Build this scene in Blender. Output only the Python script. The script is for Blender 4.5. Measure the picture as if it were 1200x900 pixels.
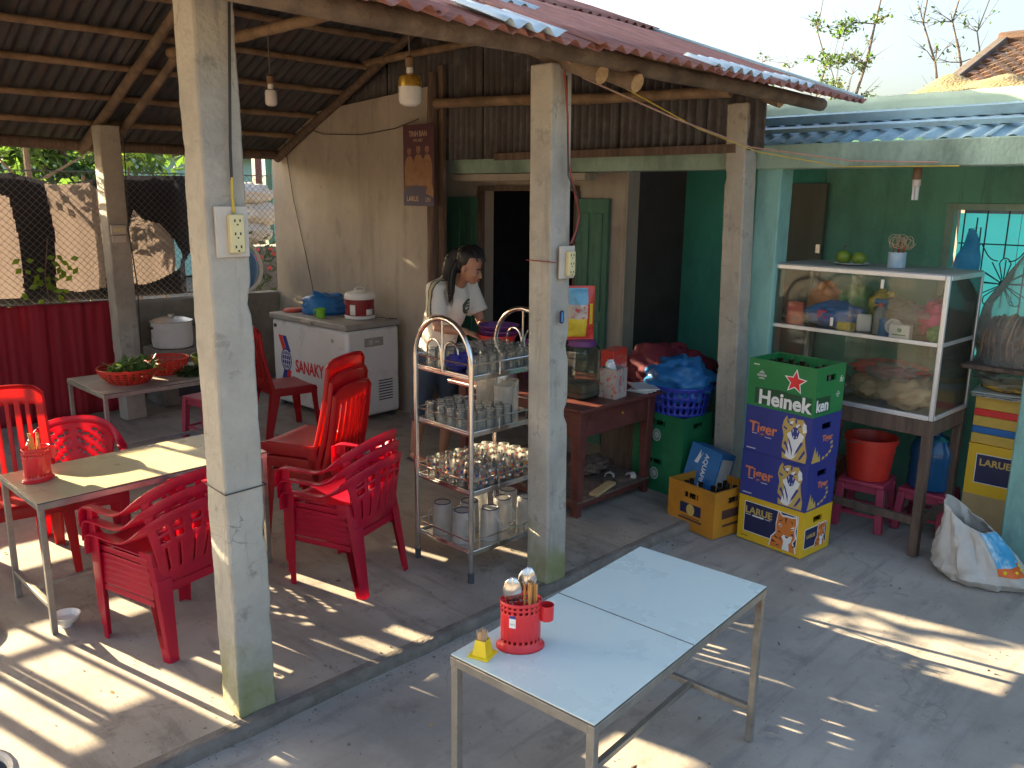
import bpy, bmesh, math, random
from mathutils import Vector, Matrix, Euler, noise
PI = math.pi
R = math.radians
scene = bpy.context.scene
COL = scene.collection
for o in list(bpy.data.objects):
    bpy.data.objects.remove(o)

# ------------------------------------------------------------------ camera
cam_d = bpy.data.cameras.new('camera'); cam = bpy.data.objects.new('camera', cam_d); COL.objects.link(cam)
cam_d.sensor_width = 36.0; cam_d.lens = 29.43; cam_d.clip_start = .05; cam_d.clip_end = 2000
cam.matrix_world = Matrix.Translation((0, 0, 1.948)) @ Matrix.Rotation(R(-45), 4, 'Z') @ Matrix.Rotation(R(90 - 12.572), 4, 'X') @ Matrix.Rotation(R(.7214), 4, 'Z')
scene.camera = cam

# ------------------------------------------------------------------ light
SUN_EL, SUN_AZ = 17.0, -76.5            # elevation; heading in which the light travels
world = bpy.data.worlds.new('World'); scene.world = world; world.use_nodes = True
wn = world.node_tree.nodes; wl = world.node_tree.links
bg = wn['Background']
sky = wn.new('ShaderNodeTexSky'); sky.sky_type = 'NISHITA'; sky.sun_disc = False
sky.sun_elevation = R(SUN_EL); sky.sun_rotation = R(-(90 + SUN_AZ))
sky.dust_density = 6.0; sky.air_density = 1.0; sky.ozone_density = 1.0
wl.new(sky.outputs[0], bg.inputs[0]); bg.inputs[1].default_value = .058
sd = bpy.data.lights.new('sun', 'SUN'); so = bpy.data.objects.new('sun', sd); COL.objects.link(so)
sd.energy = 3.9; sd.angle = R(.3); sd.color = (1.0, .80, .50)
so.rotation_euler = Vector((math.cos(R(SUN_AZ)), math.sin(R(SUN_AZ)), -math.tan(R(SUN_EL)))).to_track_quat('-Z', 'Y').to_euler()
vs = scene.view_settings
vs.view_transform = 'Standard'; vs.look = 'None'; vs.gamma = 1; vs.exposure = 3.3; vs.use_curve_mapping = False
scene.render.engine = 'CYCLES'
try:
    scene.cycles.max_bounces = 10; scene.cycles.transparent_max_bounces = 24
    scene.cycles.sample_clamp_indirect = 6
except Exception:
    pass

# ------------------------------------------------------------------ materials
MATS = {}
def mat(name, col, rough=.6, metal=0., var=.18, scale=9., bump=0., bscale=60., col2=None, fac2=.5, scale2=3., trans=None, spec=.5, stretch=(1, 1, 1), dirt=None, alpha=None, crack=None):
    """Principled with noise-driven tone; optional second colour patches and translucency"""
    if name in MATS: return MATS[name]
    m = bpy.data.materials.new(name); m.use_nodes = True
    n = m.node_tree.nodes; l = m.node_tree.links; b = n['Principled BSDF']
    b.inputs['Roughness'].default_value = rough; b.inputs['Metallic'].default_value = metal
    b.inputs['Specular IOR Level'].default_value = spec
    tc = n.new('ShaderNodeTexCoord'); mp = n.new('ShaderNodeMapping'); mp.inputs['Scale'].default_value = stretch
    l.new(tc.outputs['Object'], mp.inputs[0])
    nz = n.new('ShaderNodeTexNoise'); nz.inputs['Scale'].default_value = scale; nz.inputs['Detail'].default_value = 6; nz.inputs['Roughness'].default_value = .6
    l.new(mp.outputs[0], nz.inputs['Vector'])
    rp = n.new('ShaderNodeValToRGB'); l.new(nz.outputs[0], rp.inputs[0])
    a = [max(0, min(1, c * (1 - var))) for c in col]; c_ = [max(0, min(1, c * (1 + var))) for c in col]
    rp.color_ramp.elements[0].position = .3; rp.color_ramp.elements[1].position = .7
    rp.color_ramp.elements[0].color = (*a, 1); rp.color_ramp.elements[1].color = (*c_, 1)
    out = rp.outputs[0]
    def patch(out, c2, f, s, soft=.1, off=(0, 0, 0), amount=1.0, st=None):
        n2 = n.new('ShaderNodeTexNoise'); n2.inputs['Scale'].default_value = s; n2.inputs['Detail'].default_value = 8; n2.inputs['Roughness'].default_value = .68
        mp2 = n.new('ShaderNodeMapping'); mp2.inputs['Scale'].default_value = st or stretch; mp2.inputs['Location'].default_value = off
        l.new(tc.outputs['Object'], mp2.inputs[0]); l.new(mp2.outputs[0], n2.inputs['Vector'])
        r2 = n.new('ShaderNodeValToRGB'); l.new(n2.outputs[0], r2.inputs[0])
        r2.color_ramp.elements[0].position = max(0, f - soft); r2.color_ramp.elements[1].position = min(1, f + soft)
        r2.color_ramp.elements[1].color = (amount, amount, amount, 1)
        mx = n.new('ShaderNodeMix'); mx.data_type = 'RGBA'
        l.new(r2.outputs[0], mx.inputs['Factor']); l.new(out, mx.inputs['A']); mx.inputs['B'].default_value = (*c2, 1)
        return mx.outputs['Result']
    if col2: out = patch(out, col2, fac2, scale2)
    for k, d in enumerate(dirt or []): out = patch(out, d[0], d[1], d[2], d[3] if len(d) > 3 else .1, (7.3 * (k + 1), 2.1, 5.5), d[4] if len(d) > 4 else 1.0, d[5] if len(d) > 5 else None)
    if crack:
        vo = n.new('ShaderNodeTexVoronoi'); vo.feature = 'DISTANCE_TO_EDGE'; vo.inputs['Scale'].default_value = crack[0]
        wz = n.new('ShaderNodeTexNoise'); wz.inputs['Scale'].default_value = 3.5; wz.inputs['Detail'].default_value = 6; l.new(tc.outputs['Object'], wz.inputs['Vector'])
        av = n.new('ShaderNodeVectorMath'); av.operation = 'MULTIPLY_ADD'; l.new(wz.outputs['Color'], av.inputs[0]); av.inputs[1].default_value = (.5, .5, .5); l.new(tc.outputs['Object'], av.inputs[2]); l.new(av.outputs[0], vo.inputs['Vector'])
        cr_ = n.new('ShaderNodeMapRange'); l.new(vo.outputs['Distance'], cr_.inputs[0]); cr_.inputs['From Min'].default_value = 0; cr_.inputs['From Max'].default_value = crack[1]; cr_.inputs['To Min'].default_value = crack[2]; cr_.inputs['To Max'].default_value = 0
        gate = n.new('ShaderNodeMath'); gate.operation = 'MULTIPLY'; g2 = n.new('ShaderNodeMapRange'); l.new(nz.outputs[0], g2.inputs[0]); g2.inputs['From Min'].default_value = .45; g2.inputs['From Max'].default_value = .6; l.new(cr_.outputs[0], gate.inputs[0]); l.new(g2.outputs[0], gate.inputs[1])
        mx = n.new('ShaderNodeMix'); mx.data_type = 'RGBA'; l.new(gate.outputs[0], mx.inputs['Factor']); l.new(out, mx.inputs['A']); mx.inputs['B'].default_value = (.05, .045, .04, 1); out = mx.outputs['Result']
    l.new(out, b.inputs['Base Color'])
    if bump:
        bn = n.new('ShaderNodeTexNoise'); bn.inputs['Scale'].default_value = bscale; bn.inputs['Detail'].default_value = 5
        l.new(mp.outputs[0], bn.inputs['Vector'])
        bp = n.new('ShaderNodeBump'); bp.inputs['Strength'].default_value = bump; bp.inputs['Distance'].default_value = .01
        l.new(bn.outputs[0], bp.inputs['Height']); l.new(bp.outputs[0], b.inputs['Normal'])
    if rough > .15:
        mr = n.new('ShaderNodeMapRange'); mr.inputs['To Min'].default_value = max(0, rough - .12); mr.inputs['To Max'].default_value = min(1, rough + .12)
        l.new(nz.outputs[0], mr.inputs[0]); l.new(mr.outputs[0], b.inputs['Roughness'])
    if trans:
        t = n.new('ShaderNodeBsdfTranslucent'); t.inputs[0].default_value = (*trans[0], 1)
        ms = n.new('ShaderNodeMixShader'); ms.inputs[0].default_value = trans[1]
        l.new(b.outputs[0], ms.inputs[1]); l.new(t.outputs[0], ms.inputs[2])
        l.new(ms.outputs[0], n['Material Output'].inputs[0])
    if alpha:
        t = n.new('ShaderNodeBsdfTransparent'); ms = n.new('ShaderNodeMixShader'); ms.inputs[0].default_value = alpha
        src = n['Material Output'].inputs[0].links[0].from_socket
        l.new(src, ms.inputs[1]); l.new(t.outputs[0], ms.inputs[2]); l.new(ms.outputs[0], n['Material Output'].inputs[0])
    MATS[name] = m
    return m

def thin_glass(name, tint=(1, 1, 1), haze=0., hcol=(.6, .62, .6), rough=.03, ior=1.45):
    """thin glass: clear by transmission, fresnel reflection, some dusty diffuse haze"""
    if name in MATS: return MATS[name]
    m = bpy.data.materials.new(name); m.use_nodes = True; n = m.node_tree.nodes; l = m.node_tree.links
    n.remove(n['Principled BSDF'])
    t = n.new('ShaderNodeBsdfTransparent'); t.inputs[0].default_value = (*tint, 1)
    g = n.new('ShaderNodeBsdfGlossy'); g.inputs['Roughness'].default_value = rough
    fr = n.new('ShaderNodeFresnel'); fr.inputs[0].default_value = ior
    m1 = n.new('ShaderNodeMixShader'); l.new(fr.outputs[0], m1.inputs[0]); l.new(t.outputs[0], m1.inputs[1]); l.new(g.outputs[0], m1.inputs[2])
    last = m1
    if haze:
        d = n.new('ShaderNodeBsdfDiffuse'); d.inputs[0].default_value = (*hcol, 1)
        tl = n.new('ShaderNodeBsdfTranslucent'); tl.inputs[0].default_value = (*hcol, 1)
        md = n.new('ShaderNodeMixShader'); md.inputs[0].default_value = .45; l.new(d.outputs[0], md.inputs[1]); l.new(tl.outputs[0], md.inputs[2])
        tc = n.new('ShaderNodeTexCoord'); nz = n.new('ShaderNodeTexNoise'); nz.inputs['Scale'].default_value = 5; nz.inputs['Detail'].default_value = 7
        l.new(tc.outputs['Object'], nz.inputs['Vector'])
        mr = n.new('ShaderNodeMapRange'); mr.inputs['From Min'].default_value = .3; mr.inputs['From Max'].default_value = .7
        mr.inputs['To Min'].default_value = haze * .6; mr.inputs['To Max'].default_value = min(1, haze * 1.4); l.new(nz.outputs[0], mr.inputs[0])
        m2 = n.new('ShaderNodeMixShader'); l.new(mr.outputs[0], m2.inputs[0]); l.new(m1.outputs[0], m2.inputs[1]); l.new(md.outputs[0], m2.inputs[2]); last = m2
    l.new(last.outputs[0], n['Material Output'].inputs[0]); MATS[name] = m
    return m

# ------------------------------------------------------------------ mesh helpers
def frame_from(d):
    d = Vector(d).normalized(); a = Vector((0, 0, 1)) if abs(d.z) < .95 else Vector((1, 0, 0))
    x = a.cross(d).normalized(); return x, d.cross(x).normalized()
class MB:
    def __init__(s): s.v = []; s.f = []
    def add(s, vs, fs, M=None):
        k = len(s.v)
        s.v += [tuple(M @ Vector(v)) for v in vs] if M is not None else [tuple(v) for v in vs]
        s.f += [tuple(i + k for i in f) for f in fs]; return s
    def box(s, c, d, M=None, rz=0, rot=None):
        x, y, z = [q / 2 for q in d]
        vs = [Vector(p) for p in ((-x, -y, -z), (x, -y, -z), (x, y, -z), (-x, y, -z), (-x, -y, z), (x, -y, z), (x, y, z), (-x, y, z))]
        L = Matrix.Translation(c) @ (Euler(rot).to_matrix().to_4x4() if rot else Matrix.Rotation(rz, 4, 'Z'))
        if M is not None: L = M @ L
        return s.add(vs, [(0, 3, 2, 1), (4, 5, 6, 7), (0, 1, 5, 4), (1, 2, 6, 5), (2, 3, 7, 6), (3, 0, 4, 7)], L)
    def box2(s, a, b): return s.box([(p + q) / 2 for p, q in zip(a, b)], [abs(q - p) for p, q in zip(a, b)])
    def rings(s, rs, cap=True, close=False):
        n = len(rs[0]); vs = [p for r in rs for p in r]; fs = []
        m = len(rs)
        for i in range(m if close else m - 1):
            j = (i + 1) % m
            for k in range(n):
                fs.append((i * n + k, i * n + (k + 1) % n, j * n + (k + 1) % n, j * n + k))
        if cap and not close: fs += [tuple(reversed(range(n))), tuple(range((m - 1) * n, m * n))]
        return s.add(vs, fs)
    def tube(s, pts, r, seg=8, cap=True, close=False, flat=None):
        pts = [Vector(p) for p in pts]; m = len(pts); rs = []
        rad = r if isinstance(r, (list, tuple)) else [r] * m
        x = None
        for i, p in enumerate(pts):
            a = pts[i - 1] if (i > 0 or close) else p; b = pts[(i + 1) % m] if (i < m - 1 or close) else p
            d = (b - a); d = d.normalized() if d.length > 1e-9 else Vector((0, 0, 1))
            if x is None: x, y = frame_from(d)
            else:
                x = (x - d * x.dot(d)); x = x.normalized() if x.length > 1e-6 else frame_from(d)[0]; y = d.cross(x)
            rs.append([p + x * rad[i] * math.cos(2 * PI * k / seg) + y * rad[i] * (flat or 1) * math.sin(2 * PI * k / seg) for k in range(seg)])
        return s.rings(rs, cap, close)
    def band(s, pts, ups, w, t):
        """sweep of a flat rounded section: w along 'up', t across"""
        pts = [Vector(p) for p in pts]; m = len(pts); rs = []
        W = w if isinstance(w, list) else [w] * m; Tt = t if isinstance(t, list) else [t] * m
        for i, p in enumerate(pts):
            d = (pts[min(i + 1, m - 1)] - pts[max(i - 1, 0)]).normalized()
            u = Vector(ups[i] if isinstance(ups, list) else ups); u = (u - d * u.dot(d)).normalized(); q = d.cross(u)
            sec = [(-.5, -.25), (-.32, -.5), (.32, -.5), (.5, -.25), (.5, .25), (.32, .5), (-.32, .5), (-.5, .25)]
            rs.append([p + u * W[i] * a + q * Tt[i] * b for a, b in sec])
        return s.rings(rs)
    def lathe(s, prof, seg=20, c=(0, 0, 0), cap=True, M=None, sq=None):
        """prof: [(r,z)...]; sq: superellipse exponent for rounded-square bodies"""
        rs = []
        for r, z in prof:
            ring = []
            for k in range(seg):
                a = 2 * PI * k / seg; ca, sa = math.cos(a), math.sin(a)
                if sq: q = (abs(ca) ** sq + abs(sa) ** sq) ** (-1 / sq)
                else: q = 1
                p = Vector((r * ca * q, r * sa * q, z)) + Vector(c); ring.append(M @ p if M is not None else p)
            rs.append(ring)
        return s.rings(rs, cap)
    def grid(s, fn, nu, nv, keep=None, wrap=False):
        vs = [fn(i / nu, j / nv) for j in range(nv + 1) for i in range(nu + 1)]
        fs = [(j * (nu + 1) + i, j * (nu + 1) + i + 1, (j + 1) * (nu + 1) + i + 1, (j + 1) * (nu + 1) + i) for j in range(nv) for i in range(nu) if keep is None or keep((i + .5) / nu, (j + .5) / nv)]
        return s.add(vs, fs)
    def ell(s, c, r, seg=14, rings=9, fn=None, M=None):
        rs = []
        for j in range(rings + 1):
            t = PI * j / rings; z = -math.cos(t); q = max(math.sin(t), .02); ring = []
            for k in range(seg):
                a = 2 * PI * k / seg; p = Vector((q * math.cos(a), q * math.sin(a), z))
                if fn: p = p * fn(p)
                p = Vector((p.x * r[0], p.y * r[1], p.z * r[2]))
                if M is not None: p = M @ p
                ring.append(p + Vector(c))
            rs.append(ring)
        return s.rings(rs)
    def prism(s, poly, o, ux, uy, n, t):
        """polygon (a,b) in frame o,ux,uy extruded from 0 to t along n"""
        o, ux, uy, n = map(Vector, (o, ux, uy, n)); k = len(poly)
        b = [o + ux * a + uy * c for a, c in poly]; tp = [p + n * t for p in b]
        return s.add(b + tp, [tuple(reversed(range(k))), tuple(range(k, 2 * k))] + [(i, (i + 1) % k, k + (i + 1) % k, k + i) for i in range(k)])
    def build(s, name, m, parent=None, smooth=True, bevel=0, angle=38, solid=0, sub=0, loc=None):
        me = bpy.data.meshes.new(name); me.from_pydata(s.v, [], s.f); me.validate(); 
        bm = bmesh.new(); bm.from_mesh(me); bmesh.ops.recalc_face_normals(bm, faces=bm.faces); bm.to_mesh(me); bm.free()
        if smooth:
            me.polygons.foreach_set('use_smooth', [True] * len(me.polygons)); me.set_sharp_from_angle(angle=R(angle))
        o = bpy.data.objects.new(name, me); COL.objects.link(o)
        if isinstance(m, str): m = MATS[m]
        me.materials.append(m)
        if parent: o.parent = parent
        if loc: o.location = loc
        if solid: q = o.modifiers.new('thickness', 'SOLIDIFY'); q.thickness = solid; q.offset = 0
        if bevel: q = o.modifiers.new('bevel', 'BEVEL'); q.width = bevel; q.segments = 2; q.limit_method = 'ANGLE'; q.angle_limit = R(40); q.use_clamp_overlap = True
        if sub: q = o.modifiers.new('subd', 'SUBSURF'); q.levels = sub; q.render_levels = sub
        return o
def tag(o, label=None, cat=None, group=None, kind=None):
    if label: o['label'] = label
    if cat: o['category'] = cat
    if group: o['group'] = group
    if kind: o['kind'] = kind
    return o
def thing(name, label, cat, loc=(0, 0, 0), rz=0, group=None, rot=None):
    o = bpy.data.objects.new(name, None); COL.objects.link(o); o.location = loc; o.empty_display_size = .1
    o.rotation_euler = rot or (0, 0, rz)
    return tag(o, label, cat, group)
def dup(o, loc=None, rz=None, label=None, parent=None, rot=None, group=None):
    c = o.copy(); COL.objects.link(c)
    if parent: c.parent = parent
    if loc is not None: c.location = loc
    if rz is not None: c.rotation_euler = (0, 0, rz)
    if rot is not None: c.rotation_euler = rot
    if label: c['label'] = label
    if group: c['group'] = group
    for ch in list(o.children): dup(ch, parent=c)
    return c
def part(name, m, parent, boxes, **k):
    b = MB()
    for c, d, *r in boxes: b.box(c, d, rot=r[0] if r else None)
    return b.build(name, m, parent, **k)
def text(body, size, M, m, parent, name='lettering', extrude=.0006, squash=1., align='CENTER', shear=0, bold=0):
    """M: 4x4 placing the text plane (x right, y up, z out)"""
    cu = bpy.data.curves.new(name, 'FONT'); cu.body = body; cu.size = size; cu.extrude = extrude; cu.align_x = align; cu.align_y = 'CENTER'; cu.shear = shear; cu.offset = bold
    cu.resolution_u = 3
    t = bpy.data.objects.new(name, cu); COL.objects.link(t)
    bpy.context.view_layer.update()
    me = bpy.data.meshes.new_from_object(t.evaluated_get(bpy.context.evaluated_depsgraph_get()))
    bpy.data.objects.remove(t)
    o = bpy.data.objects.new(name, me); COL.objects.link(o); me.materials.clear(); me.materials.append(MATS[m] if isinstance(m, str) else m)
    me.transform(M @ Matrix.Diagonal((squash, 1, 1, 1)))
    o.parent = parent
    return o
def fmat(o, ux, uy):
    ux, uy = Vector(ux).normalized(), Vector(uy).normalized(); n = ux.cross(uy)
    return Matrix(((ux.x, uy.x, n.x, o[0]), (ux.y, uy.y, n.y, o[1]), (ux.z, uy.z, n.z, o[2]), (0, 0, 0, 1)))
def decal(name, polys, m, parent, o, ux, uy, layer=1, step=.0006):
    """flat print: polygons (a,b) in metres on the face plane, a hair proud of it"""
    b = MB(); n = Vector(ux).cross(Vector(uy))
    for p in polys: b.prism(p, Vector(o) + n * step * (layer - 1), ux, uy, n, step * .95)
    o = b.build(name, m, parent, smooth=False)
    if len(polys) > 1: o['kind'] = 'stuff'
    return o
def rnd(a, b): return random.uniform(a, b)
random.seed(11)
WP = set()
def wparent(o):            # children of this one are built in world coordinates
    WP.add(o.name); return o
_build = MB.build
def _b2(s, name, m, parent=None, **k):
    o = _build(s, name, m, parent, **k)
    if parent is not None and parent.name in WP: o.matrix_parent_inverse = Matrix.Translation(-parent.location)
    return o
MB.build = _b2
# ------------------------------------------------------------------ palette
mat('yard_concrete', (.40, .36, .315), .78, var=.2, scale=1.6, bump=.14, bscale=38, crack=(.5, .004, .35), dirt=[((.21, .193, .175), .57, .8, .12, .55), ((.43, .405, .37), .60, 2.1, .09, .55), ((.15, .14, .13), .62, 5.5, .06, .5), ((.22, .207, .193), .58, 1.3, .06, .55, (1.2, 8, 1)), ((.08, .075, .07), .67, 30, .03, .6), ((.42, .40, .37), .69, 45, .03, .45), ((.05, .045, .04), .745, 15, .012, .8)])
mat('shed_concrete', (.335, .292, .245), .75, var=.2, scale=1.8, bump=.12, bscale=38, crack=(.55, .004, .35), dirt=[((.17, .146, .122), .56, .9, .12, .65), ((.40, .355, .30), .60, 2.4, .09, .5), ((.105, .09, .078), .62, 6, .06, .55), ((.15, .13, .115), .58, 1.4, .06, .5, (8, 1.2, 1)), ((.075, .065, .055), .67, 32, .03, .6), ((.05, .04, .035), .74, 14, .012, .8)])
mat('kerb_concrete', (.19, .165, .14), .85, var=.28, scale=9, bump=.6, bscale=60, dirt=[((.10, .085, .07), .58, 7, .08, .7), ((.06, .05, .042), .66, 24, .04, .6)])
def pillar_mat(name, col, moss):
    m = mat(name, col, .8, var=.13, scale=5, bump=.45, bscale=55, crack=(2.0, .005, .6), dirt=[((.40 * col[0], .40 * col[1], .40 * col[2]), .63, 9, .05, .6), ((.62 * col[0], .62 * col[1], .63 * col[2]), .55, 2.0, .1, .65), ((1.22 * col[0], 1.2 * col[1], 1.15 * col[2]), .62, 4, .08, .5), ((.45 * col[0], .45 * col[1], .45 * col[2]), .62, 3, .06, .5, (6, 6, .5)), ((.22 * col[0], .21 * col[1], .20 * col[2]), .72, 26, .02, .7)])
    if moss:   # moss band low on the post, its own uneven shape
        n = m.node_tree.nodes; l = m.node_tree.links; b = n['Principled BSDF']
        src = b.inputs['Base Color'].links[0].from_socket
        tc = n.new('ShaderNodeTexCoord'); sx = n.new('ShaderNodeSeparateXYZ'); l.new(tc.outputs['Object'], sx.inputs[0])
        nz = n.new('ShaderNodeTexNoise'); nz.inputs['Scale'].default_value = 7; nz.inputs['Detail'].default_value = 7; l.new(tc.outputs['Object'], nz.inputs['Vector'])
        ma = n.new('ShaderNodeMath'); ma.operation = 'MULTIPLY_ADD'; l.new(nz.outputs[0], ma.inputs[0]); ma.inputs[1].default_value = -.9; l.new(sx.outputs['Z'], ma.inputs[2])
        mr = n.new('ShaderNodeMapRange'); l.new(ma.outputs[0], mr.inputs[0]); mr.inputs['From Min'].default_value = -.42; mr.inputs['From Max'].default_value = -.08; mr.inputs['To Min'].default_value = .85; mr.inputs['To Max'].default_value = 0
        mx = n.new('ShaderNodeMix'); mx.data_type = 'RGBA'; l.new(mr.outputs[0], mx.inputs['Factor']); l.new(src, mx.inputs['A']); mx.inputs['B'].default_value = (.20, .21, .06, 1)
        l.new(mx.outputs['Result'], b.inputs['Base Color'])
    return m
pillar_mat('pillar_cement', (.40, .378, .325), True)
pillar_mat('pillar_cement_dry', (.38, .355, .30), False)
mat('beige_plaster', (.395, .35, .295), .85, var=.12, scale=2.5, bump=.3, bscale=40, dirt=[((.275, .243, .205), .55, 1.2, .14, .7), ((.45, .405, .35), .60, 2.6, .08, .5), ((.25, .21, .165), .60, 1.6, .06, .55, (3, 3, .3)), ((.16, .13, .10), .71, 16, .025, .7), ((.20, .17, .14), .62, 5, .05, .4)], stretch=(1, 1, .6))
mat('grey_plaster', (.27, .245, .21), .88, var=.25, scale=4, bump=.5, dirt=[((.12, .11, .095), .55, 3, .12, .8)])
mat('green_plaster', (.13, .37, .275), .8, var=.14, scale=3, bump=.35, dirt=[((.05, .13, .105), .56, 1.6, .12, .6), ((.20, .40, .32), .60, 3.5, .08, .5), ((.05, .10, .085), .62, 2.2, .06, .6, (3, 3, .35)), ((.03, .05, .045), .72, 18, .03, .6)], stretch=(1, 1, .55))
mat('turquoise_plaster', (.045, .29, .225), .75, var=.16, scale=3, bump=.3, dirt=[((.03, .13, .105), .6, 2.4, .12, .8)], stretch=(1, 1, .5))
mat('pale_green_beam', (.29, .41, .335), .85, var=.16, scale=4, bump=.5, dirt=[((.10, .15, .12), .57, 3.2, .12, .75), ((.05, .065, .06), .68, 9, .05, .7)], stretch=(1, 1, .45))
mat('column_teal', (.21, .42, .38), .8, var=.14, scale=4, bump=.4, dirt=[((.09, .17, .16), .58, 3, .1, .7), ((.04, .05, .05), .72, 16, .03, .7)], stretch=(1, 1, .4))
mat('pale_parapet', (.40, .53, .42), .8, var=.12, scale=4, dirt=[((.32, .40, .32), .6, 4, .1, .5)])
mat('mossy_mortar', (.26, .20, .105), .95, var=.35, scale=14, bump=1, dirt=[((.2, .2, .07), .55, 6, .1, .7)])
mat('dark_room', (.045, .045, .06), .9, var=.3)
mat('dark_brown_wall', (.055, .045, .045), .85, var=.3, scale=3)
mat('olive_door', (.095, .10, .075), .7, var=.2, scale=3, stretch=(6, 6, .5))
mat('green_door', (.055, .17, .115), .6, var=.22, scale=5, stretch=(5, 5, .6), dirt=[((.03, .075, .05), .6, 5, .1, .7)])
mat('bamboo', (.23, .155, .092), .7, var=.4, scale=7, bump=.8, bscale=30, dirt=[((.14, .08, .04), .58, 6, .08, .7)])
mat('log', (.18, .13, .09), .85, var=.42, scale=6, bump=1.0, bscale=28, dirt=[((.11, .07, .045), .56, 5, .08, .7)])
mat('log_end', (.42, .27, .13), .8, var=.3, scale=30)
mat('old_wood', (.14, .095, .07), .85, var=.35, scale=6, bump=.6, bscale=30, stretch=(5, 5, .5), dirt=[((.05, .035, .03), .55, 4, .1, .7)])
mat('table_wood', (.115, .032, .026), .42, var=.28, scale=5, bump=.1, stretch=(3, .6, 3), dirt=[((.05, .018, .016), .6, 6, .1, .6)])
mat('stand_wood', (.13, .085, .06), .8, var=.35, scale=7, bump=.6, stretch=(4, 4, .6), dirt=[((.05, .04, .035), .55, 6, .1, .7)])
# corrugated iron: rust weathering streaks along the slope (local Y)
mat('rusty_sheet', (.285, .125, .098), .62, var=.35, scale=5, stretch=(9, .9, 1), dirt=[((.13, .045, .035), .56, 3.4, .08, .75), ((.40, .35, .33), .64, 2.6, .05, .7), ((.38, .15, .09), .62, 6, .06, .6)], spec=.35)
mat('pale_sheet', (.46, .57, .63), .5, var=.16, scale=4, stretch=(8, .9, 1), dirt=[((.34, .15, .09), .62, 3.2, .06, .75)], spec=.5)
mat('grey_sheet', (.085, .080, .084), .62, var=.3, scale=3, stretch=(2.5, 1, 1), dirt=[((.26, .25, .25), .62, 3.4, .08, .7), ((.06, .042, .038), .56, 2.2, .08, .7)])
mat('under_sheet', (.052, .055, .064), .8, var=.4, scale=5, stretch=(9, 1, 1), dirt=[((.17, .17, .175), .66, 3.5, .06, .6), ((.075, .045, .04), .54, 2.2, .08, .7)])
mat('blue_sheet', (.24, .38, .44), .45, var=.18, scale=4, stretch=(6, .8, 1), dirt=[((.15, .21, .24), .60, 5, .08, .65), ((.36, .44, .46), .68, 9, .05, .5)])
mat('roof_tile', (.15, .082, .053), .88, var=.5, scale=5, bump=.5, dirt=[((.065, .042, .032), .52, 4, .1, .8), ((.36, .20, .10), .68, 5, .06, .7)])
mat('tile_rake', (.085, .07, .06), .9, var=.3)
mat('cream_top', (.54, .48, .30), .30, var=.08, scale=3, dirt=[((.38, .34, .25), .60, 4, .1, .5), ((.25, .21, .15), .70, 16, .03, .5), ((.35, .32, .25), .71, 4, .015, .5, (2, 40, 1))])
mat('white_top', (.62, .745, .73), .30, var=.05, scale=2.5, dirt=[((.55, .67, .66), .55, 1.2, .3, .5), ((.50, .60, .59), .68, 90, .08, .3)])
mat('grey_top', (.30, .265, .225), .55, var=.2, scale=5, dirt=[((.17, .145, .12), .58, 5, .1, .6)])
mat('table_steel', (.30, .285, .255), .42, .55, var=.22, scale=12, dirt=[((.19, .12, .075), .63, 14, .06, .75)])
mat('stainless', (.66, .63, .60), .2, .95, var=.1, scale=10)
mat('steel_dull', (.50, .49, .47), .35, .85, var=.15)
mat('aluminium', (.68, .70, .71), .36, .6, var=.1, scale=8, dirt=[((.46, .47, .47), .63, 8, .08, .5)])
mat('rubber', (.05, .06, .07), .7)
RED_T = ((.95, .10, .03), .30)
mat('red_plastic', (.46, .007, .038), .34, var=.12, scale=5, trans=((1.0, .05, .08), .26), dirt=[((.33, .010, .022), .60, 6, .1, .6), ((.52, .06, .065), .68, 14, .05, .4), ((.12, .02, .02), .73, 22, .02, .5)])
mat('crimson_plastic', (.36, .010, .018), .36, var=.14, scale=5, trans=((1.0, .11, .03), .32), dirt=[((.25, .012, .018), .60, 6, .1, .6), ((.42, .06, .06), .68, 14, .05, .4)])
mat('basket_red', (.60, .045, .025), .4, var=.12, trans=((.9, .1, .04), .15))
mat('holder_red', (.66, .028, .035), .32, var=.05)
mat('bucket_red', (.58, .035, .022), .38, var=.1)
mat('pink_plastic', (.40, .045, .09), .5, var=.15)
mat('terracotta_plastic', (.30, .095, .06), .55, var=.15)
mat('purple_plastic', (.16, .045, .19), .35, var=.1, trans=((.3, .08, .4), .15))
mat('blue_plastic', (.03, .05, .42), .4, var=.1)
mat('blue_bag', (.05, .25, .56), .25, var=.2, trans=((.08, .40, .8), .42), bump=.3, bscale=14)
mat('blue_jug', (.012, .08, .20), .2, var=.1)
mat('lime_plastic', (.20, .52, .03), .35, var=.05)
mat('colander_green', (.33, .42, .035), .4, var=.1)
mat('white_enamel', (.74, .73, .70), .3, var=.04, scale=4, dirt=[((.55, .53, .48), .66, 4, .1, .4)])
mat('white_plastic', (.78, .78, .76), .4, var=.04)
mat('offwhite', (.50, .46, .40), .5, var=.08)
mat('ivory_plastic', (.62, .55, .30), .4, var=.05)
mat('lid_grey', (.34, .32, .29), .5, var=.1, scale=5, dirt=[((.22, .20, .18), .62, 7, .1, .5)])
mat('maroon_plastic', (.24, .022, .03), .3, var=.06)
mat('crate_green', (.018, .20, .055), .42, var=.1, scale=5)
mat('crate_green_old', (.013, .165, .065), .5, var=.2, scale=5)
mat('crate_green_dark', (.012, .075, .03), .5)
mat('crate_blue', (.033, .045, .235), .42, var=.1, scale=5)
mat('crate_yellow', (.72, .44, .018), .42, var=.07, scale=5)
mat('crate_orange', (.52, .215, .016), .5, var=.14, scale=5, dirt=[((.36, .17, .03), .63, 7, .1, .6)])
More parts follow.
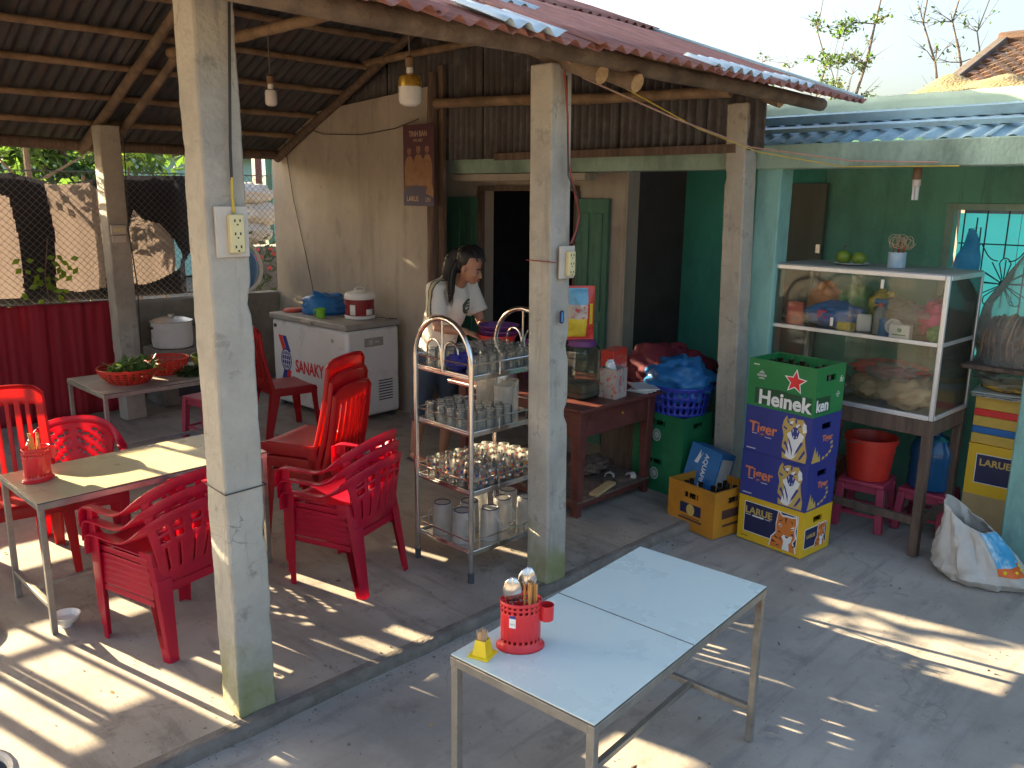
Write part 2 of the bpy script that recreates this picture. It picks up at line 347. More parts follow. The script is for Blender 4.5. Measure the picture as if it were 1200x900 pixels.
mat('ink_navy', (.016, .02, .075), .5, var=.02); mat('ink_white', (.80, .80, .78), .5, var=.02); mat('ink_orange', (.72, .22, .075), .5, var=.03)
mat('ink_gold', (.55, .38, .10), .5, var=.03); mat('ink_red', (.72, .03, .03), .5, var=.03); mat('ink_deep_orange', (.66, .19, .03), .5, var=.05)
mat('ink_brown', (.07, .035, .03), .5, var=.05); mat('ink_blue', (.03, .045, .25), .5, var=.03); mat('slab_blue', (.02, .14, .42), .6, var=.1); mat('joint', (.03, .028, .026), .8); mat('ink_grey', (.42, .45, .42), .5)
mat('bottle_glass', (.035, .018, .010), .12, var=.2); mat('bottle_cap', (.52, .50, .45), .35, .7, var=.1)
mat('aqua_card', (.025, .17, .42), .5, var=.15, col2=(.30, .50, .68), fac2=.68, scale2=5)
mat('cardboard', (.46, .32, .15), .8, var=.1); mat('foam_yellow', (.60, .40, .075), .7, var=.1, bump=.2)
mat('sack_white', (.62, .59, .54), .75, var=.12, bump=.25, bscale=120, dirt=[((.42, .37, .31), .58, 5, .12, .5)], trans=((.6, .57, .5), .2))
mat('sack_blue', (.06, .36, .62), .55, var=.25, scale=8, col2=(.60, .72, .78), fac2=.6, scale2=14)
mat('sack_orange', (.66, .13, .02), .55, var=.1)
mat('leaf_light', (.11, .21, .030), .5, var=.4, scale=3, trans=((.30, .48, .04), .5))
mat('leaf_dark', (.040, .085, .022), .5, var=.4, scale=3, trans=((.12, .24, .03), .38))
mat('veg_leaf', (.10, .20, .045), .5, var=.5, scale=14, trans=((.22, .4, .06), .25))
mat('bark', (.14, .10, .075), .9, var=.3, bump=.5)
mat('twig', (.13, .11, .095), .9, var=.25)
mat('wire_black', (.02, .02, .02), .5); mat('wire_pink', (.45, .26, .20), .5); mat('wire_yellow', (.58, .42, .05), .5); mat('wire_red', (.25, .045, .03), .5); mat('wire_grey', (.16, .15, .14), .5, .5)
mat('shadow_cloth', (.018, .019, .026), .85, var=.25, scale=4, trans=((.018, .018, .024), .2))
mat('tarp', (.34, .29, .26), .8, var=.1, scale=3, trans=((.088, .07, .064), .40), stretch=(1, 1, .4))
mat('red_curtain', (.32, .012, .026), .75, var=.18, scale=3, trans=((.4, .01, .02), .12), stretch=(4, 4, .4))
mat('maroon_cloth', (.14, .012, .028), .8, var=.2)
mat('blue_cloth', (.035, .03, .22), .7, var=.2)
mat('brass', (.58, .36, .06), .3, .75, var=.12); mat('bulb_white', (.78, .77, .74), .35, var=.02, trans=((.8, .8, .78), .3)); mat('socket_brown', (.17, .10, .055), .6)
mat('skin', (.40, .20, .125), .5, var=.06, scale=12); mat('hair', (.009, .008, .009), .55, var=.4, scale=20, stretch=(6, 6, .5)); mat('tee', (.66, .63, .56), .8, var=.04, bump=.2, bscale=18)
mat('jeans', (.035, .055, .085), .8, var=.2, scale=10); mat('stripe_dark', (.06, .06, .04), .7); mat('stripe_gold', (.46, .41, .25), .7); mat('lip', (.34, .10, .085), .5); mat('eye_dark', (.015, .012, .012), .3)
mat('poster_dark', (.075, .018, .028), .5, var=.25, scale=9); mat('poster_tan', (.26, .125, .055), .5, var=.25, scale=18); mat('poster_face', (.22, .105, .06), .5); mat('poster_purple', (.035, .025, .09), .5); mat('poster_text', (.42, .30, .22), .5)
mat('packet_red', (.60, .045, .03), .3, var=.1); mat('packet_yellow', (.66, .50, .04), .3, var=.15); mat('packet_blue', (.16, .42, .60), .3, var=.25)
mat('tin_print', (.46, .42, .37), .35, .2, var=.12, scale=12, dirt=[((.55, .05, .07), .56, 30, .03, .9), ((.08, .10, .30), .66, 26, .03, .9), ((.60, .22, .06), .66, 34, .03, .9)])
mat('paper', (.52, .54, .52), .8, var=.1); mat('newsprint', (.45, .45, .42), .9, var=.5, scale=40, stretch=(1, 1, 4))
mat('rattan', (.45, .31, .14), .7, var=.25, bump=.3); mat('cracker', (.34, .19, .095), .85, var=.35, scale=18, bump=.6, dirt=[((.17, .085, .045), .58, 12, .08, .7)])
mat('bread_bag', (.74, .55, .34), .5, var=.25, scale=7, trans=((.6, .45, .3), .3)); mat('pink_stuff', (.62, .06, .18), .45, var=.2, scale=10); mat('orange_stuff', (.70, .24, .06), .45, var=.15); mat('green_stuff', (.09, .32, .09), .5, var=.2)
mat('blue_stuff', (.05, .20, .56), .35, var=.3, scale=14, bump=.3); mat('red_lid', (.62, .09, .06), .5, var=.15); mat('grey_stuff', (.45, .45, .46), .5, var=.3, scale=9)
mat('citrus', (.16, .24, .02), .5, var=.25, scale=12, bump=.2, bscale=90); mat('incense', (.50, .40, .25), .8); mat('incense_red', (.36, .05, .03), .7); mat('can_paint', (.36, .50, .60), .5, var=.12, scale=9, col2=(.62, .60, .56), fac2=.57, scale2=12)
mat('toothpick', (.66, .46, .26), .7, var=.15); mat('chopstick', (.52, .27, .085), .6, var=.2, scale=14, stretch=(1, 1, .3)); mat('yellow_plastic', (.74, .56, .02), .4)
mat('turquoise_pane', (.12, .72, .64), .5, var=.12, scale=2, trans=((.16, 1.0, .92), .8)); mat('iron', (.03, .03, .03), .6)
mat('neighbour_wall', (.30, .50, .42), .8, var=.1); mat('earth', (.20, .15, .10), .95, var=.35, scale=2); mat('red_flower', (.6, .07, .06), .5)
mat('jar_content', (.16, .155, .12), .5, var=.3)
mat('blue_panel', (.10, .24, .48), .4, var=.1)
thin_glass('glass', (.95, .965, .96), .10, (.75, .75, .72), ior=1.5); thin_glass('glass_dusty', (.97, .98, .965), .055, (.45, .48, .40), .05); thin_glass('glass_jar', (.72, .74, .68), .1, (.3, .3, .26), .04, 1.5)
thin_glass('frosted', (.9, .9, .88), .5, (.76, .74, .70), .3); thin_glass('clear_bag', (.96, .97, .96), .3, (.80, .80, .76), .2); thin_glass('window_film', (.6, .95, .9), .3, (.1, .7, .6), .1)

def glow(m, col, k):
    b = m.node_tree.nodes['Principled BSDF']; b.inputs['Emission Color'].default_value = (*col, 1); b.inputs['Emission Strength'].default_value = k
glow(MATS['turquoise_pane'], (.16, 1.0, .9), .13)      # emission added to the panes in place of daylight from behind
mat('cyan_bag', (.10, .40, .62), .25, var=.2, trans=((.12, .6, .9), .6), bump=.3, bscale=14)
mat('table_edge', (.075, .055, .042), .7, var=.3)
mat('grit', (.17, .15, .125), .9, var=.5, scale=3)
# ------------------------------------------------------------------ ground
def gz(x, y): return .006 * noise.noise(Vector((x * .9, y * .9, 0))) + .003 * noise.noise(Vector((x * 3, y * 3, 4)))
b = MB(); b.grid(lambda u, v: Vector((-3 + 10 * u, -4 + 6.615 * v, gz(-3 + 10 * u, -4 + 6.615 * v) - .006)), 60, 44)
tag(b.build('yard', 'yard_concrete'), kind='structure')
b = MB()
b.add([(-900, -900, -.05), (900, -900, -.05), (900, 900, -.05), (-900, 900, -.05)], [(0, 1, 2, 3)])
tag(b.build('ground', 'earth', smooth=False), kind='structure')
b = MB(); b.box2((-1.5, 2.625, -.2), (7.5, 9.2, .046)); tag(b.build('shed_floor', 'shed_concrete', smooth=False), kind='structure')
b = MB()   # worn lip along the step, uneven
def lip(u, v):
    x = -1.5 + 5.9 * u; y0 = 2.592 + .012 * noise.noise(Vector((x * 5, 0, 0))) + .02 * noise.noise(Vector((x * 1.3, 3, 0)))
    pr = [(y0 + .012, -.03), (y0 + .004, .02), (y0 + .012, .043), (y0 + .022, .0485), (2.65, .0472)]
    a = v * 4; i = min(int(a), 3); f = a - i
    return Vector((x, pr[i][0] * (1 - f) + pr[i + 1][0] * f, pr[i][1] * (1 - f) + pr[i + 1][1] * f + (.004 * noise.noise(Vector((x * 14, v * 9, 0))) if v < .9 else 0)))
b.grid(lip, 260, 8); tag(b.build('kerb', 'kerb_concrete'), kind='structure')

# ------------------------------------------------------------------ shed
def roofF(y): return 2.56 + .37 * (y - 2.3)
def roofB(y): return 3.605 - .42 * (y - 5.0)
RY = 5.06
shed = wparent(thing('shed', 'open shed with rough square cement posts and rusty corrugated iron roof on bamboo poles', 'shed', (2.9, 5.0, .05)))
def rough_post(x, y, z0, z1, s, lean=(0, 0), m='pillar_cement', seed=0, top=None):
    b = MB(); n = 70; rs = []
    for i in range(n + 1):
        t = i / n; z = z0 + (z1 - z0) * t; ox, oy = lean[0] * t, lean[1] * t; ring = []
        for (cx, cy) in ((0, 0), (.5, -.01), (1, 0), (1.01, .5), (1, 1), (.5, 1.01), (0, 1), (-.01, .5)):
            j = .009 * noise.noise(Vector((cx * 3 + seed, cy * 3, z * 3))) + .006 * noise.noise(Vector((cx * 9 + seed, cy * 9, z * 15))) + .004 * noise.noise(Vector((cx * 20 + seed, cy * 20, z * 40)))
            ch = .030 * max(0, noise.noise(Vector((cx * 7 + seed, cy * 7 + seed, z * 6))) - .28) if cx in (0, 1) and cy in (0, 1) else 0
            tp = t * .05; cx_t = cx * (1 - tp) + tp * .5; cy_t = cy * (1 - tp) + tp * .5
            ring.append(Vector((x + ox + cx_t * s + j + (ch if cx == 0 else -ch), y + oy + cy_t * s + j * .8 + (ch if cy == 0 else -ch), z)))
        rs.append(ring)
    b.rings(rs); return b.build('post', m, shed, bevel=.008, loc=None)
P1 = rough_post(1.25, 2.65, .045, 2.60, .148, (-.01, .0), seed=1)
P2 = rough_post(2.885, 2.62, .045, 2.53, .142, (-.02, .02), seed=5)
P3 = rough_post(4.60, 2.60, .0, 2.50, .14, (-.08, .03), m='pillar_cement_dry', seed=9)
P4 = rough_post(2.56, 7.2, .045, 2.47, .17, (-.02, .0), m='pillar_cement_dry', seed=13)
# wider cement collars cast round the posts
def pole(name, pts, r, m='bamboo', parent=shed, knots=0, wob=.012, seed=0, ends=False):
    pts = [Vector(p) for p in pts]; a, c = pts[0], pts[-1]; L = (c - a).length; n = max(6, int(L / .12)); P = []; Rr = []
    for i in range(n + 1):
        t = i / n; q = a.lerp(c, t)
        if len(pts) == 3: q = (a * (1 - t) + pts[1] * t) * (1 - t) + (pts[1] * (1 - t) + c * t) * t
        q = q + Vector((noise.noise(Vector((t * L * .9, seed, 0))), noise.noise(Vector((t * L * .9, seed, 5))), noise.noise(Vector((t * L * .9, seed, 9))))) * wob
        P.append(q); rr = r * (1 - .18 * t) * (1 + .06 * noise.noise(Vector((t * L * 3, seed, 2))))
        if knots and i % knots == 0: rr *= 1.13
        Rr.append(rr)
    o = MB().tube(P, Rr, 9).build(name, m, parent, angle=60)
    if ends:
        d = (P[-1] - P[-2]).normalized(); MB().tube([P[-1] - d * .002, P[-1] + d * .002], [Rr[-1] * .96] * 2, 10).build('log_end', 'log_end', parent)
    return o
# purlins under the back slope
for k, y in enumerate((5.45, 5.86, 6.27, 6.68, 7.115, 7.5)):
    pole('purlin', [(-1.2, y, roofB(y) - .045 - .002 * k), (4.75, y + .02, roofB(y) - .05)], .027, knots=3, seed=k)
for k, y in enumerate((3.0, 3.5, 4.0, 4.5)):
    pole('purlin', [(-1.2, y, roofF(y) - .045), (4.95, y, roofF(y) - .05)], .027, knots=3, seed=k + 20)
pole('eave_log', [(-1.2, 2.40, roofF(2.40) - .058), (4.98, 2.42, roofF(2.42) - .085)], .046, 'log', seed=31, wob=.02, ends=True)
pole('eave_log', [(-1.2, 7.82, roofB(7.82) - .06), (4.55, 7.86, roofB(7.86) - .07)], .055, 'old_wood', seed=33, wob=.02)
# trusses: rafter pairs and collar ties
for k, (xb, xf) in enumerate(((2.62, 2.95), (4.47, 4.50), (1.25, 1.33))):
    pole('rafter', [(xb, 7.86, roofB(7.86) - .105), (xb + .04, RY - .1, roofB(RY - .1) - .09)], .042, 'old_wood' if k == 1 else 'log', seed=40 + k)
    pole('rafter', [(xb + .17, 7.55, roofB(7.55) - .17), (xb + .19, RY - .05, roofB(RY) - .14)], .036, 'old_wood' if k == 1 else 'log', seed=44 + k)
    if k != 1:
        pole('rafter', [(xf - .02, RY, roofF(RY) - .1), (xf - .0, 2.42 if k == 0 else 2.62, roofF(2.42) - .135 if k == 0 else roofF(2.62) - .09)], .052, 'log', seed=48 + k, ends=True)
        pole('rafter', [(xf + .15, RY, roofF(RY) - .12), (xf + .17, 2.36 if k == 0 else 2.55, roofF(2.36) - .145 if k == 0 else roofF(2.55) - .085)], .052, 'log', seed=52 + k, ends=True)
    else:
        pole('rafter', [(xf, RY, roofF(RY) - .1), (xf + .06, 2.44, roofF(2.44) - .115)], .05, 'log', seed=60, ends=True)
pole('collar_tie', [(2.75, 6.25, 2.925), (2.77, 3.45, 2.915)], .036, 'bamboo', knots=3, seed=70, wob=.015)
pole('collar_tie', [(4.47, 6.7, 3.05), (4.48, 4.2, 3.09)], .034, 'bamboo', seed=71)
pole('tie_pole', [(4.44, 5.32, 2.66), (4.44, 2.7, 2.55)], .038, 'bamboo', knots=4, seed=72)
pole('ridge_pole', [(-1.2, RY, 3.50), (5.0, RY, 3.48)], .035, 'log', seed=73)
# corrugated iron sheets, each laid over its neighbour
def sheet(name, m, parent, o, ux, uy, w, L, amp=.0135, per=.092, nl=5, bow=.0, seed=0, cut=None):
    ux = Vector(ux).normalized(); uy = Vector(uy).normalized(); nrm = ux.cross(uy); n = int(w / per * 8); b = MB()
    def fn(u, v):
        x = u * w; y = v * L
        e = .012 * noise.noise(Vector((seed * 3.1, x * 4, 0))) * (1 if v < .01 else 0)
        if cut: y = cut(x, v)
        return Vector((x, y + e, amp * math.sin(2 * PI * x / per) + bow * math.sin(PI * v) + .006 * noise.noise(Vector((x * 2, y * 2, seed)))))
    b.grid(fn, n, nl)
    me = b.build(name, m, None); me.parent = parent
    M = Matrix(((ux.x, uy.x, nrm.x, o[0]), (ux.y, uy.y, nrm.y, o[1]), (ux.z, uy.z, nrm.z, o[2]), (0, 0, 0, 1)))
    me.matrix_basis = Matrix.Translation(-parent.location) @ M
    q = me.modifiers.new('thickness', 'SOLIDIFY'); q.thickness = .0015; q.offset = 0
    return me
mF = ['rusty_sheet', 'rusty_sheet', 'rusty_sheet', 'rusty_sheet', 'rusty_sheet', 'rusty_sheet']
slopeF = Vector((0, 1, .37)).normalized(); slopeB = Vector((0, -1, .42)).normalized()
for k in range(-2, 6):
    x0 = .2 + k * .785; w = .86
    dz = .006 * (k % 2)
    sheet('roof_sheet', mF[k % 6], shed, (x0, 2.13 + rnd(-.02, .02), roofF(2.13) + dz), (1, 0, 0), slopeF, w, 1.7, seed=k)
    sheet('roof_sheet', 'rusty_sheet', shed, (x0, 3.6, roofF(3.6) + .016 + dz), (1, 0, 0), slopeF, w, 1.62, seed=k + 10)
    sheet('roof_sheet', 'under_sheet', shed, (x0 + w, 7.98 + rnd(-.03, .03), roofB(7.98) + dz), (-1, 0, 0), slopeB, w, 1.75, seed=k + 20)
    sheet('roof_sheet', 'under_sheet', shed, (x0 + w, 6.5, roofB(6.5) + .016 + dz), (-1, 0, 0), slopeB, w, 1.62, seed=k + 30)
# pale strips and scraps of sheeting patched on the front slope
for (x, y, w, L, m) in ((2.05, 2.10, .30, .34, 'pale_sheet'), (3.35, 2.12, .5, .18, 'pale_sheet'), (4.02, 2.14, .36, .14, 'pale_sheet'), (2.75, 2.9, .3, .7, 'pale_sheet')):
    sheet('patch_sheet', m, shed, (x, y, roofF(y) + .024), (1, 0, 0), slopeF, w, L, seed=int(x * 9))
b = MB(); b.box((4.96, 3.6, roofF(3.6) + .022), (.10, 3.05, .012), rot=(math.atan(.37), 0, 0)); b.build('rake_flashing', 'blue_sheet', shed)
# gable wall of upright sheets above the beam
gx = 4.56
def gable_cut(y0, zb, dirn):
    def cut(x, v):
        y = y0 + dirn * x; top = min(roofF(y), roofB(y)) - .05 - zb
        return v * top
    return cut
for k in range(5):
    y0 = 5.62 - k * .66; zb = 2.235
    sheet('gable_sheet', 'grey_sheet', shed, (gx + .004 * (k % 2), y0, zb), (0, -1, 0), (0, 0, 1), .71 if k < 4 else .46, 1, seed=60 + k, cut=gable_cut(y0, zb, -1), nl=3, per=.064, amp=.020)
for k in range(4):
    y0 = 8.0 - k * .6; zb = 2.40 if k == 0 else 2.66
    sheet('gable_sheet', 'grey_sheet', shed, (gx + .03 + .004 * (k % 2), y0, zb), (0, -1, 0), (0, 0, 1), .66, 1, seed=70 + k, cut=gable_cut(y0, zb, -1), nl=3, per=.064, amp=.020)
part('base_plank', 'old_wood', shed, [((4.535 - shed.location.x + shed.location.x, 3.72, 2.245), (.03, 2.05, .05))])

# ------------------------------------------------------------------ house
house = wparent(thing('house', 'low plastered house with green walls, pale beam and blue corrugated porch roof', 'house', (6.0, 3.0, 0)))
def wall_poly(name, m, pts, axis, at, t, parent=house):
    """upright slab; pts (h,z) in the plane axis=at"""
    b = MB()
    if axis == 'X': b.prism(pts, (at, 0, 0), (0, 1, 0), (0, 0, 1), (1, 0, 0), t)
    else: b.prism(pts, (0, at, 0), (1, 0, 0), (0, 0, 1), (0, 1, 0), t)
    return b.build(name, m, parent, smooth=False, bevel=.006)
wall_poly('wall', 'beige_plaster', [(5.47, .03), (8.02, .03), (8.02, 2.42), (7.82, 2.62), (7.75, 2.68), (5.47, 2.81)], 'X', 4.50, .16)
wall_poly('wall', 'beige_plaster', [(4.66, .03), (5.03, .03), (5.03, 2.5), (4.66, 2.5)], 'Y', 5.95, .12)
# door wall behind the beam
DX = 5.03
wall_poly('wall', 'beige_plaster', [(5.42, .0), (6.3, .0), (6.3, 2.5), (3.87, 2.5), (3.87, .0), (4.33, .0), (4.33, 2.0), (5.42, 2.0)], 'X', DX, .14)
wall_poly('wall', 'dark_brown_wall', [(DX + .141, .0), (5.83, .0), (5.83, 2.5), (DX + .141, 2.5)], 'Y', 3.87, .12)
part('wall_end', 'beige_plaster', house, [((DX + .07, 3.862, 1.25), (.138, .012, 2.5))])
# green back wall with a window opening
WY0, WY1, WZ0, WZ1 = .75, 1.90, .95, 1.925
BX = 5.80
for p in ([(WY1, 0), (3.95, 0), (3.95, 2.5), (WY1, 2.5)],):
    wall_poly('wall', 'turquoise_plaster', [(2.72, 0), (3.95, 0), (3.95, 2.5), (2.72, 2.5)], 'X', BX, .15)
wall_poly('wall', 'green_plaster', [(-2.5, 0), (2.72, 0), (2.72, 2.5), (-2.5, 2.5), (-2.5, WZ1 + .02), (WY1, WZ1 + .02), (WY1, WZ0), (-2.5, WZ0)], 'X', BX, .15)
wall_poly('wall', 'green_plaster', [(-2.5, WZ0), (WY0, WZ0), (WY0, WZ1 + .02), (-2.5, WZ1 + .02)], 'X', BX, .15)
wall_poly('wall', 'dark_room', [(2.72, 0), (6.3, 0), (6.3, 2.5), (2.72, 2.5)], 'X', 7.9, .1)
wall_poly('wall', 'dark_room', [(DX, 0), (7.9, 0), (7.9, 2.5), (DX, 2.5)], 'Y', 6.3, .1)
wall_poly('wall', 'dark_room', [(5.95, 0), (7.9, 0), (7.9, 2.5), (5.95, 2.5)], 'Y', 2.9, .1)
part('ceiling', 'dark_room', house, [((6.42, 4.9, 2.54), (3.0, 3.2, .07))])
# floor of the porch and rooms
part('lintel_beam', 'pale_green_beam', house, [((4.76, 1.45, 2.199), (.16, 8.0, .138))], bevel=.008)
part('lintel_beam', 'beige_plaster', house, [((4.76, 4.72, 2.10), (.13, 1.46, .05))])
def column(x, y, w, d):
    b = MB(); rs = []
    for i in range(16):
        z = 2.14 * i / 15; ring = []
        for cx, cy in ((0, 0), (.5, 0), (1, 0), (1, .5), (1, 1), (.5, 1), (0, 1), (0, .5)):
            j = .005 * noise.noise(Vector((cx * 5 + x, cy * 5 + y, z * 5))); ring.append(Vector((x + cx * w + j, y + cy * d + j, z)))
        rs.append(ring)
    return b.rings(rs).build('column', 'column_teal', house, bevel=.008)
column(4.70, 2.48, .15, .16); column(4.92, .955, .15, .185)
# olive plank door standing beside the green wall
dr = part('door', 'olive_door', house, [((5.775, 2.84, 1.04), (.04, .30, 2.06))], bevel=.004)
part('latch', 'steel_dull', dr, [((5.75, 2.71, 1.62), (.02, .03, .06))])
# green panelled double door, both leaves folded back on the wall
for (y0, y1) in ((5.44, 5.83), (4.0, 4.31)):
    lf = part('door_leaf', 'green_door', house, [((DX - .025, (y0 + y1) / 2, .98), (.035, y1 - y0, 1.93))], bevel=.003)
    w = y1 - y0
    for (z0, z1) in ((.12, .62), (.70, 1.02), (1.10, 1.84)):
        part('panel', 'green_door', lf, [((DX - .047, (y0 + y1) / 2 + s * w * .21, (z0 + z1) / 2), (.012, w * .28, z1 - z0)) for s in (-1, 1)], bevel=.004)
part('door_frame', 'old_wood', house, [((DX - .01, 5.43, 1.0), (.06, .04, 2.0)), ((DX - .01, 4.325, 1.0), (.06, .03, 2.0)), ((DX - .012, 4.88, 2.02), (.06, 1.12, .04))])
part('jamb_post', 'steel_dull', house, [((6.3, 6.0, 1.0), (.03, .03, 2.0))])
# window: turquoise shutters of film behind a wrought iron grille
def wpart(name, m, b, parent=house, **k): return b.build(name, m, parent, **k)
wf = MB()
for y in (WY0 + .02, WY1 - .02): wf.box((BX + .03, y, (WZ0 + WZ1) / 2), (.08, .045, WZ1 - WZ0))
wf.box((BX + .03, (WY0 + WY1) / 2, WZ1 - .0), (.082, WY1 - WY0, .04)); wf.box((BX + .03, (WY0 + WY1) / 2, WZ0 + .02), (.082, WY1 - WY0, .04))
win = wf.build('window', 'pale_green_beam', house, smooth=False)
def sub(b, name, m, **k):
    return b.build(name, m, win, **k)
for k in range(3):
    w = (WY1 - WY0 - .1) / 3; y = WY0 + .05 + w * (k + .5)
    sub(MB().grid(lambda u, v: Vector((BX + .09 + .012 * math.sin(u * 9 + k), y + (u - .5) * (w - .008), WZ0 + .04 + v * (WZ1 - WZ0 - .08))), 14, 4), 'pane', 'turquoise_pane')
gi = BX + .02
def bar(pts, r=.0045): return sub(MB().tube(pts, r, 6), 'grille_bar', 'iron')
for y in (1.80, 1.67, 1.55, 1.43, 1.30, 1.17, 1.04, .9): 
    bar([(gi, y, WZ1), (gi, y, WZ0 if y not in (1.55,) else 1.62)])
bar([(gi, WY0, 1.70), (gi, 1.82, 1.70)]); bar([(gi, WY0, 1.20), (gi, WY1, 1.20)])
bar([(gi, 1.765, 1.56), (gi, 1.765, 1.79), (gi, 1.70, 1.80), (gi, 1.695, 1.57), (gi, 1.765, 1.56)]); bar([(gi, 1.73, 1.40), (gi, 1.725, 1.86)])
cy, cz = 1.535, 1.46
for k in range(12):
    a = 2 * PI * k / 12; bar([(gi, cy, cz), (gi, cy + .15 * math.cos(a), cz + .15 * math.sin(a))], .0035)
for k in range(5):
    a = 2 * PI * k / 5 + .3; bar([(gi, cy + .03 * math.cos(a - .25), cz + .03 * math.sin(a - .25))] + [(gi, cy + (.13 + .03 * math.sin(PI * t / 6)) * math.cos(a - .25 + .5 * t / 6), cz + (.13 + .03 * math.sin(PI * t / 6)) * math.sin(a - .25 + .5 * t / 6)) for t in range(7)] + [(gi, cy + .03 * math.cos(a + .25), cz + .03 * math.sin(a + .25))], .0035)
sub(MB().ell((gi, cy, cz), (.012, .026, .026)), 'grille_boss', 'iron')
for s in (-1, 1): bar([(gi, 1.55 + s * .13 + s * .03 * math.cos(t), 1.64 + .06 * math.sin(t)) for t in (0, .5, 1, 1.5)] + [(gi, 1.55 + s * (.13 - .1 * t / 5), 1.70 - .03 * math.sin(PI * t / 5) - .10 * (t / 5)) for t in range(1, 6)], .0035)
# blue porch roof, flashings and parapet
for k in range(6):
    y0 = 2.98 - k * .78
    sheet('roof_sheet', 'blue_sheet', house, (4.73 + .012 * (k % 2), y0 + .02, 2.268 + .004 * (k % 2)), (0, -1, 0), (1, 0, .30), .83, .95, amp=.011, per=.115, seed=80 + k)
part('flashing', 'blue_sheet', house, [((4.98, .55, 2.372), (.06, 4.9, .026), (0, -.29, 0)), ((5.22, .55, 2.452), (.09, 4.9, .05), (0, -.2, 0))])
b = MB(); b.grid(lambda u, v: Vector((5.56, 3.3 - 6 * u, 2.46 + v * .135 + .012 * noise.noise(Vector((u * 30, v, 0))) * v)), 90, 3)
b.build('parapet', 'pale_parapet', house, solid=.09)
b = MB(); b.grid(lambda u, v: Vector((5.66 + .55 * v, 3.25 - 6 * u, 2.565 + .19 * math.sin(PI * v) * (.2 + .8 * min(1, max(0, (u - .14) / .05))) * (.7 + .5 * noise.noise(Vector((u * 22, v * 2, 3)))))), 160, 8)
b.build('mortar_ridge', 'mossy_mortar', house)

# tiled house behind
th = wparent(thing('tiled_house', 'house behind with weathered brown clay tile roof and dark rake', 'house', (8.5, .6, 0)))
b = MB(); b.box2((7.9, -4.0, 0), (10.2, 2.45, 2.7)); b.build('wall', 'grey_plaster', th, smooth=False)
b = MB(); sl = math.atan2(.62, 1.55); us = Vector((math.cos(sl), 0, math.sin(sl)))
nrow, ncol = 16, 52
for r in range(nrow):
    for c in range(ncol):
        o = Vector((7.35, 2.62 - c * .125 - (.06 if r % 2 else 0), 2.74)) + us * (r * .104)
        o += Vector((0, rnd(-.006, .006), rnd(-.006, .01)))
        n = Vector((-us.z, 0, us.x)); w = .12; L = .15
        a = [o + n * .018, o + n * .018 + Vector((0, -w, 0)), o + us * L + Vector((0, -w, 0)), o + us * L, o, o + Vector((0, -w, 0)), o + Vector((0, -w / 2, 0)) + n * .034, o + us * L + Vector((0, -w / 2, 0)) + n * .016]
        b.add(a, [(0, 6, 7, 3), (6, 1, 2, 7), (4, 5, 1, 6, 0)])
tag(b.build('roof_tiles', 'roof_tile', th, smooth=False), kind='stuff')
b = MB(); b.box((8.16, 2.64, 3.075), (1.80, .10, .09), rot=(0, -sl, 0)); b.build('rake_board', 'tile_rake', th, bevel=.015)
b = MB(); b.tube([(9.0, 2.68, 3.42), (9.0, -4, 3.42)], .07, 8); b.build('ridge_cap', 'roof_tile', th)
b = MB(); b.prism([(7.4, 2.7), (10.6, 2.7), (9.0, 3.36)], (0, -4, 0), (1, 0, 0), (0, 0, 1), (0, 1, 0), 6.5); b.build('gable', 'grey_plaster', th, smooth=False)

# ------------------------------------------------------------------ boundary: low wall, chain link, cloths
lw = MB(); lw.box2((2.78, 7.98, .03), (4.49, 8.16, .95)); lw.box2((1.79, 8.00, .03), (2.78, 8.16, .96)); o = lw.build('low_wall', 'grey_plaster', bevel=.01, smooth=False)
tag(o, 'sooty grey cement half wall below the chain link fence', 'wall')
fence = wparent(thing('chain_link_fence', 'chain link wire fence on thin posts along the back of the shed', 'fence', (3.0, 8.2, 0)))
b = MB(); fx0, fx1, fz0, fz1 = 1.75, 5.5, .93, 2.13; sp = .062; wr = .0021; H = fz1 - fz0
def seg3(b, p, q, r):
    b.tube([p, q], r, 3, cap=False)
k = -int(H / sp) - 1
while fx0 + k * sp < fx1:
    for s in (1, -1):
        a0 = fx0 + k * sp if s == 1 else fx0 + k * sp + H; a1 = a0 + s * H; z0, z1 = fz0, fz1
        lo, hi = (a0, a1) if s == 1 else (a1, a0)
        t0 = max(0, (fx0 - a0) / (a1 - a0) if s == 1 else (fx1 - a0) / (a1 - a0)); t1 = min(1, (fx1 - a0) / (a1 - a0) if s == 1 else (fx0 - a0) / (a1 - a0))
        if t1 - t0 > .01: seg3(b, (a0 + (a1 - a0) * t0, 8.19 + .003 * s, z0 + H * t0), (a0 + (a1 - a0) * t1, 8.19 + .003 * s, z0 + H * t1), wr)
    k += 1
b.build('wire_mesh', 'wire_grey', fence, smooth=False)
for x in (1.76, 3.05, 4.25, 5.48): MB().tube([(x, 8.2, 0), (x, 8.2, 2.2)], .02, 8).build('post', 'steel_dull', fence)
MB().tube([(1.76, 8.2, 2.12), (5.48, 8.2, 2.14)], .006, 6).build('top_wire', 'wire_grey', fence)
def inpoly(x, y, P):
    c = False; j = len(P) - 1
    for i in range(len(P)):
        if (P[i][1] > y) != (P[j][1] > y) and x < (P[j][0] - P[i][0]) * (y - P[i][1]) / (P[j][1] - P[i][1]) + P[i][0]: c = not c
        j = i
    return c
def cloth_top(x): return 2.10 - .07 * math.sin(PI * max(0, min(1, (x - 2.16) / .80))) + .02 * max(0, x - 3) if x > 2.16 else 2.10 - .05 * (2.16 - x)
tp = MB(); tp.grid(lambda u, v: Vector((1.80 + 1.75 * u, 8.30 + .015 * math.sin(u * 19) + .01 * math.sin(u * 41), 1.0 + v * (cloth_top(1.8 + 1.75 * u) - 1.02))), 60, 20)
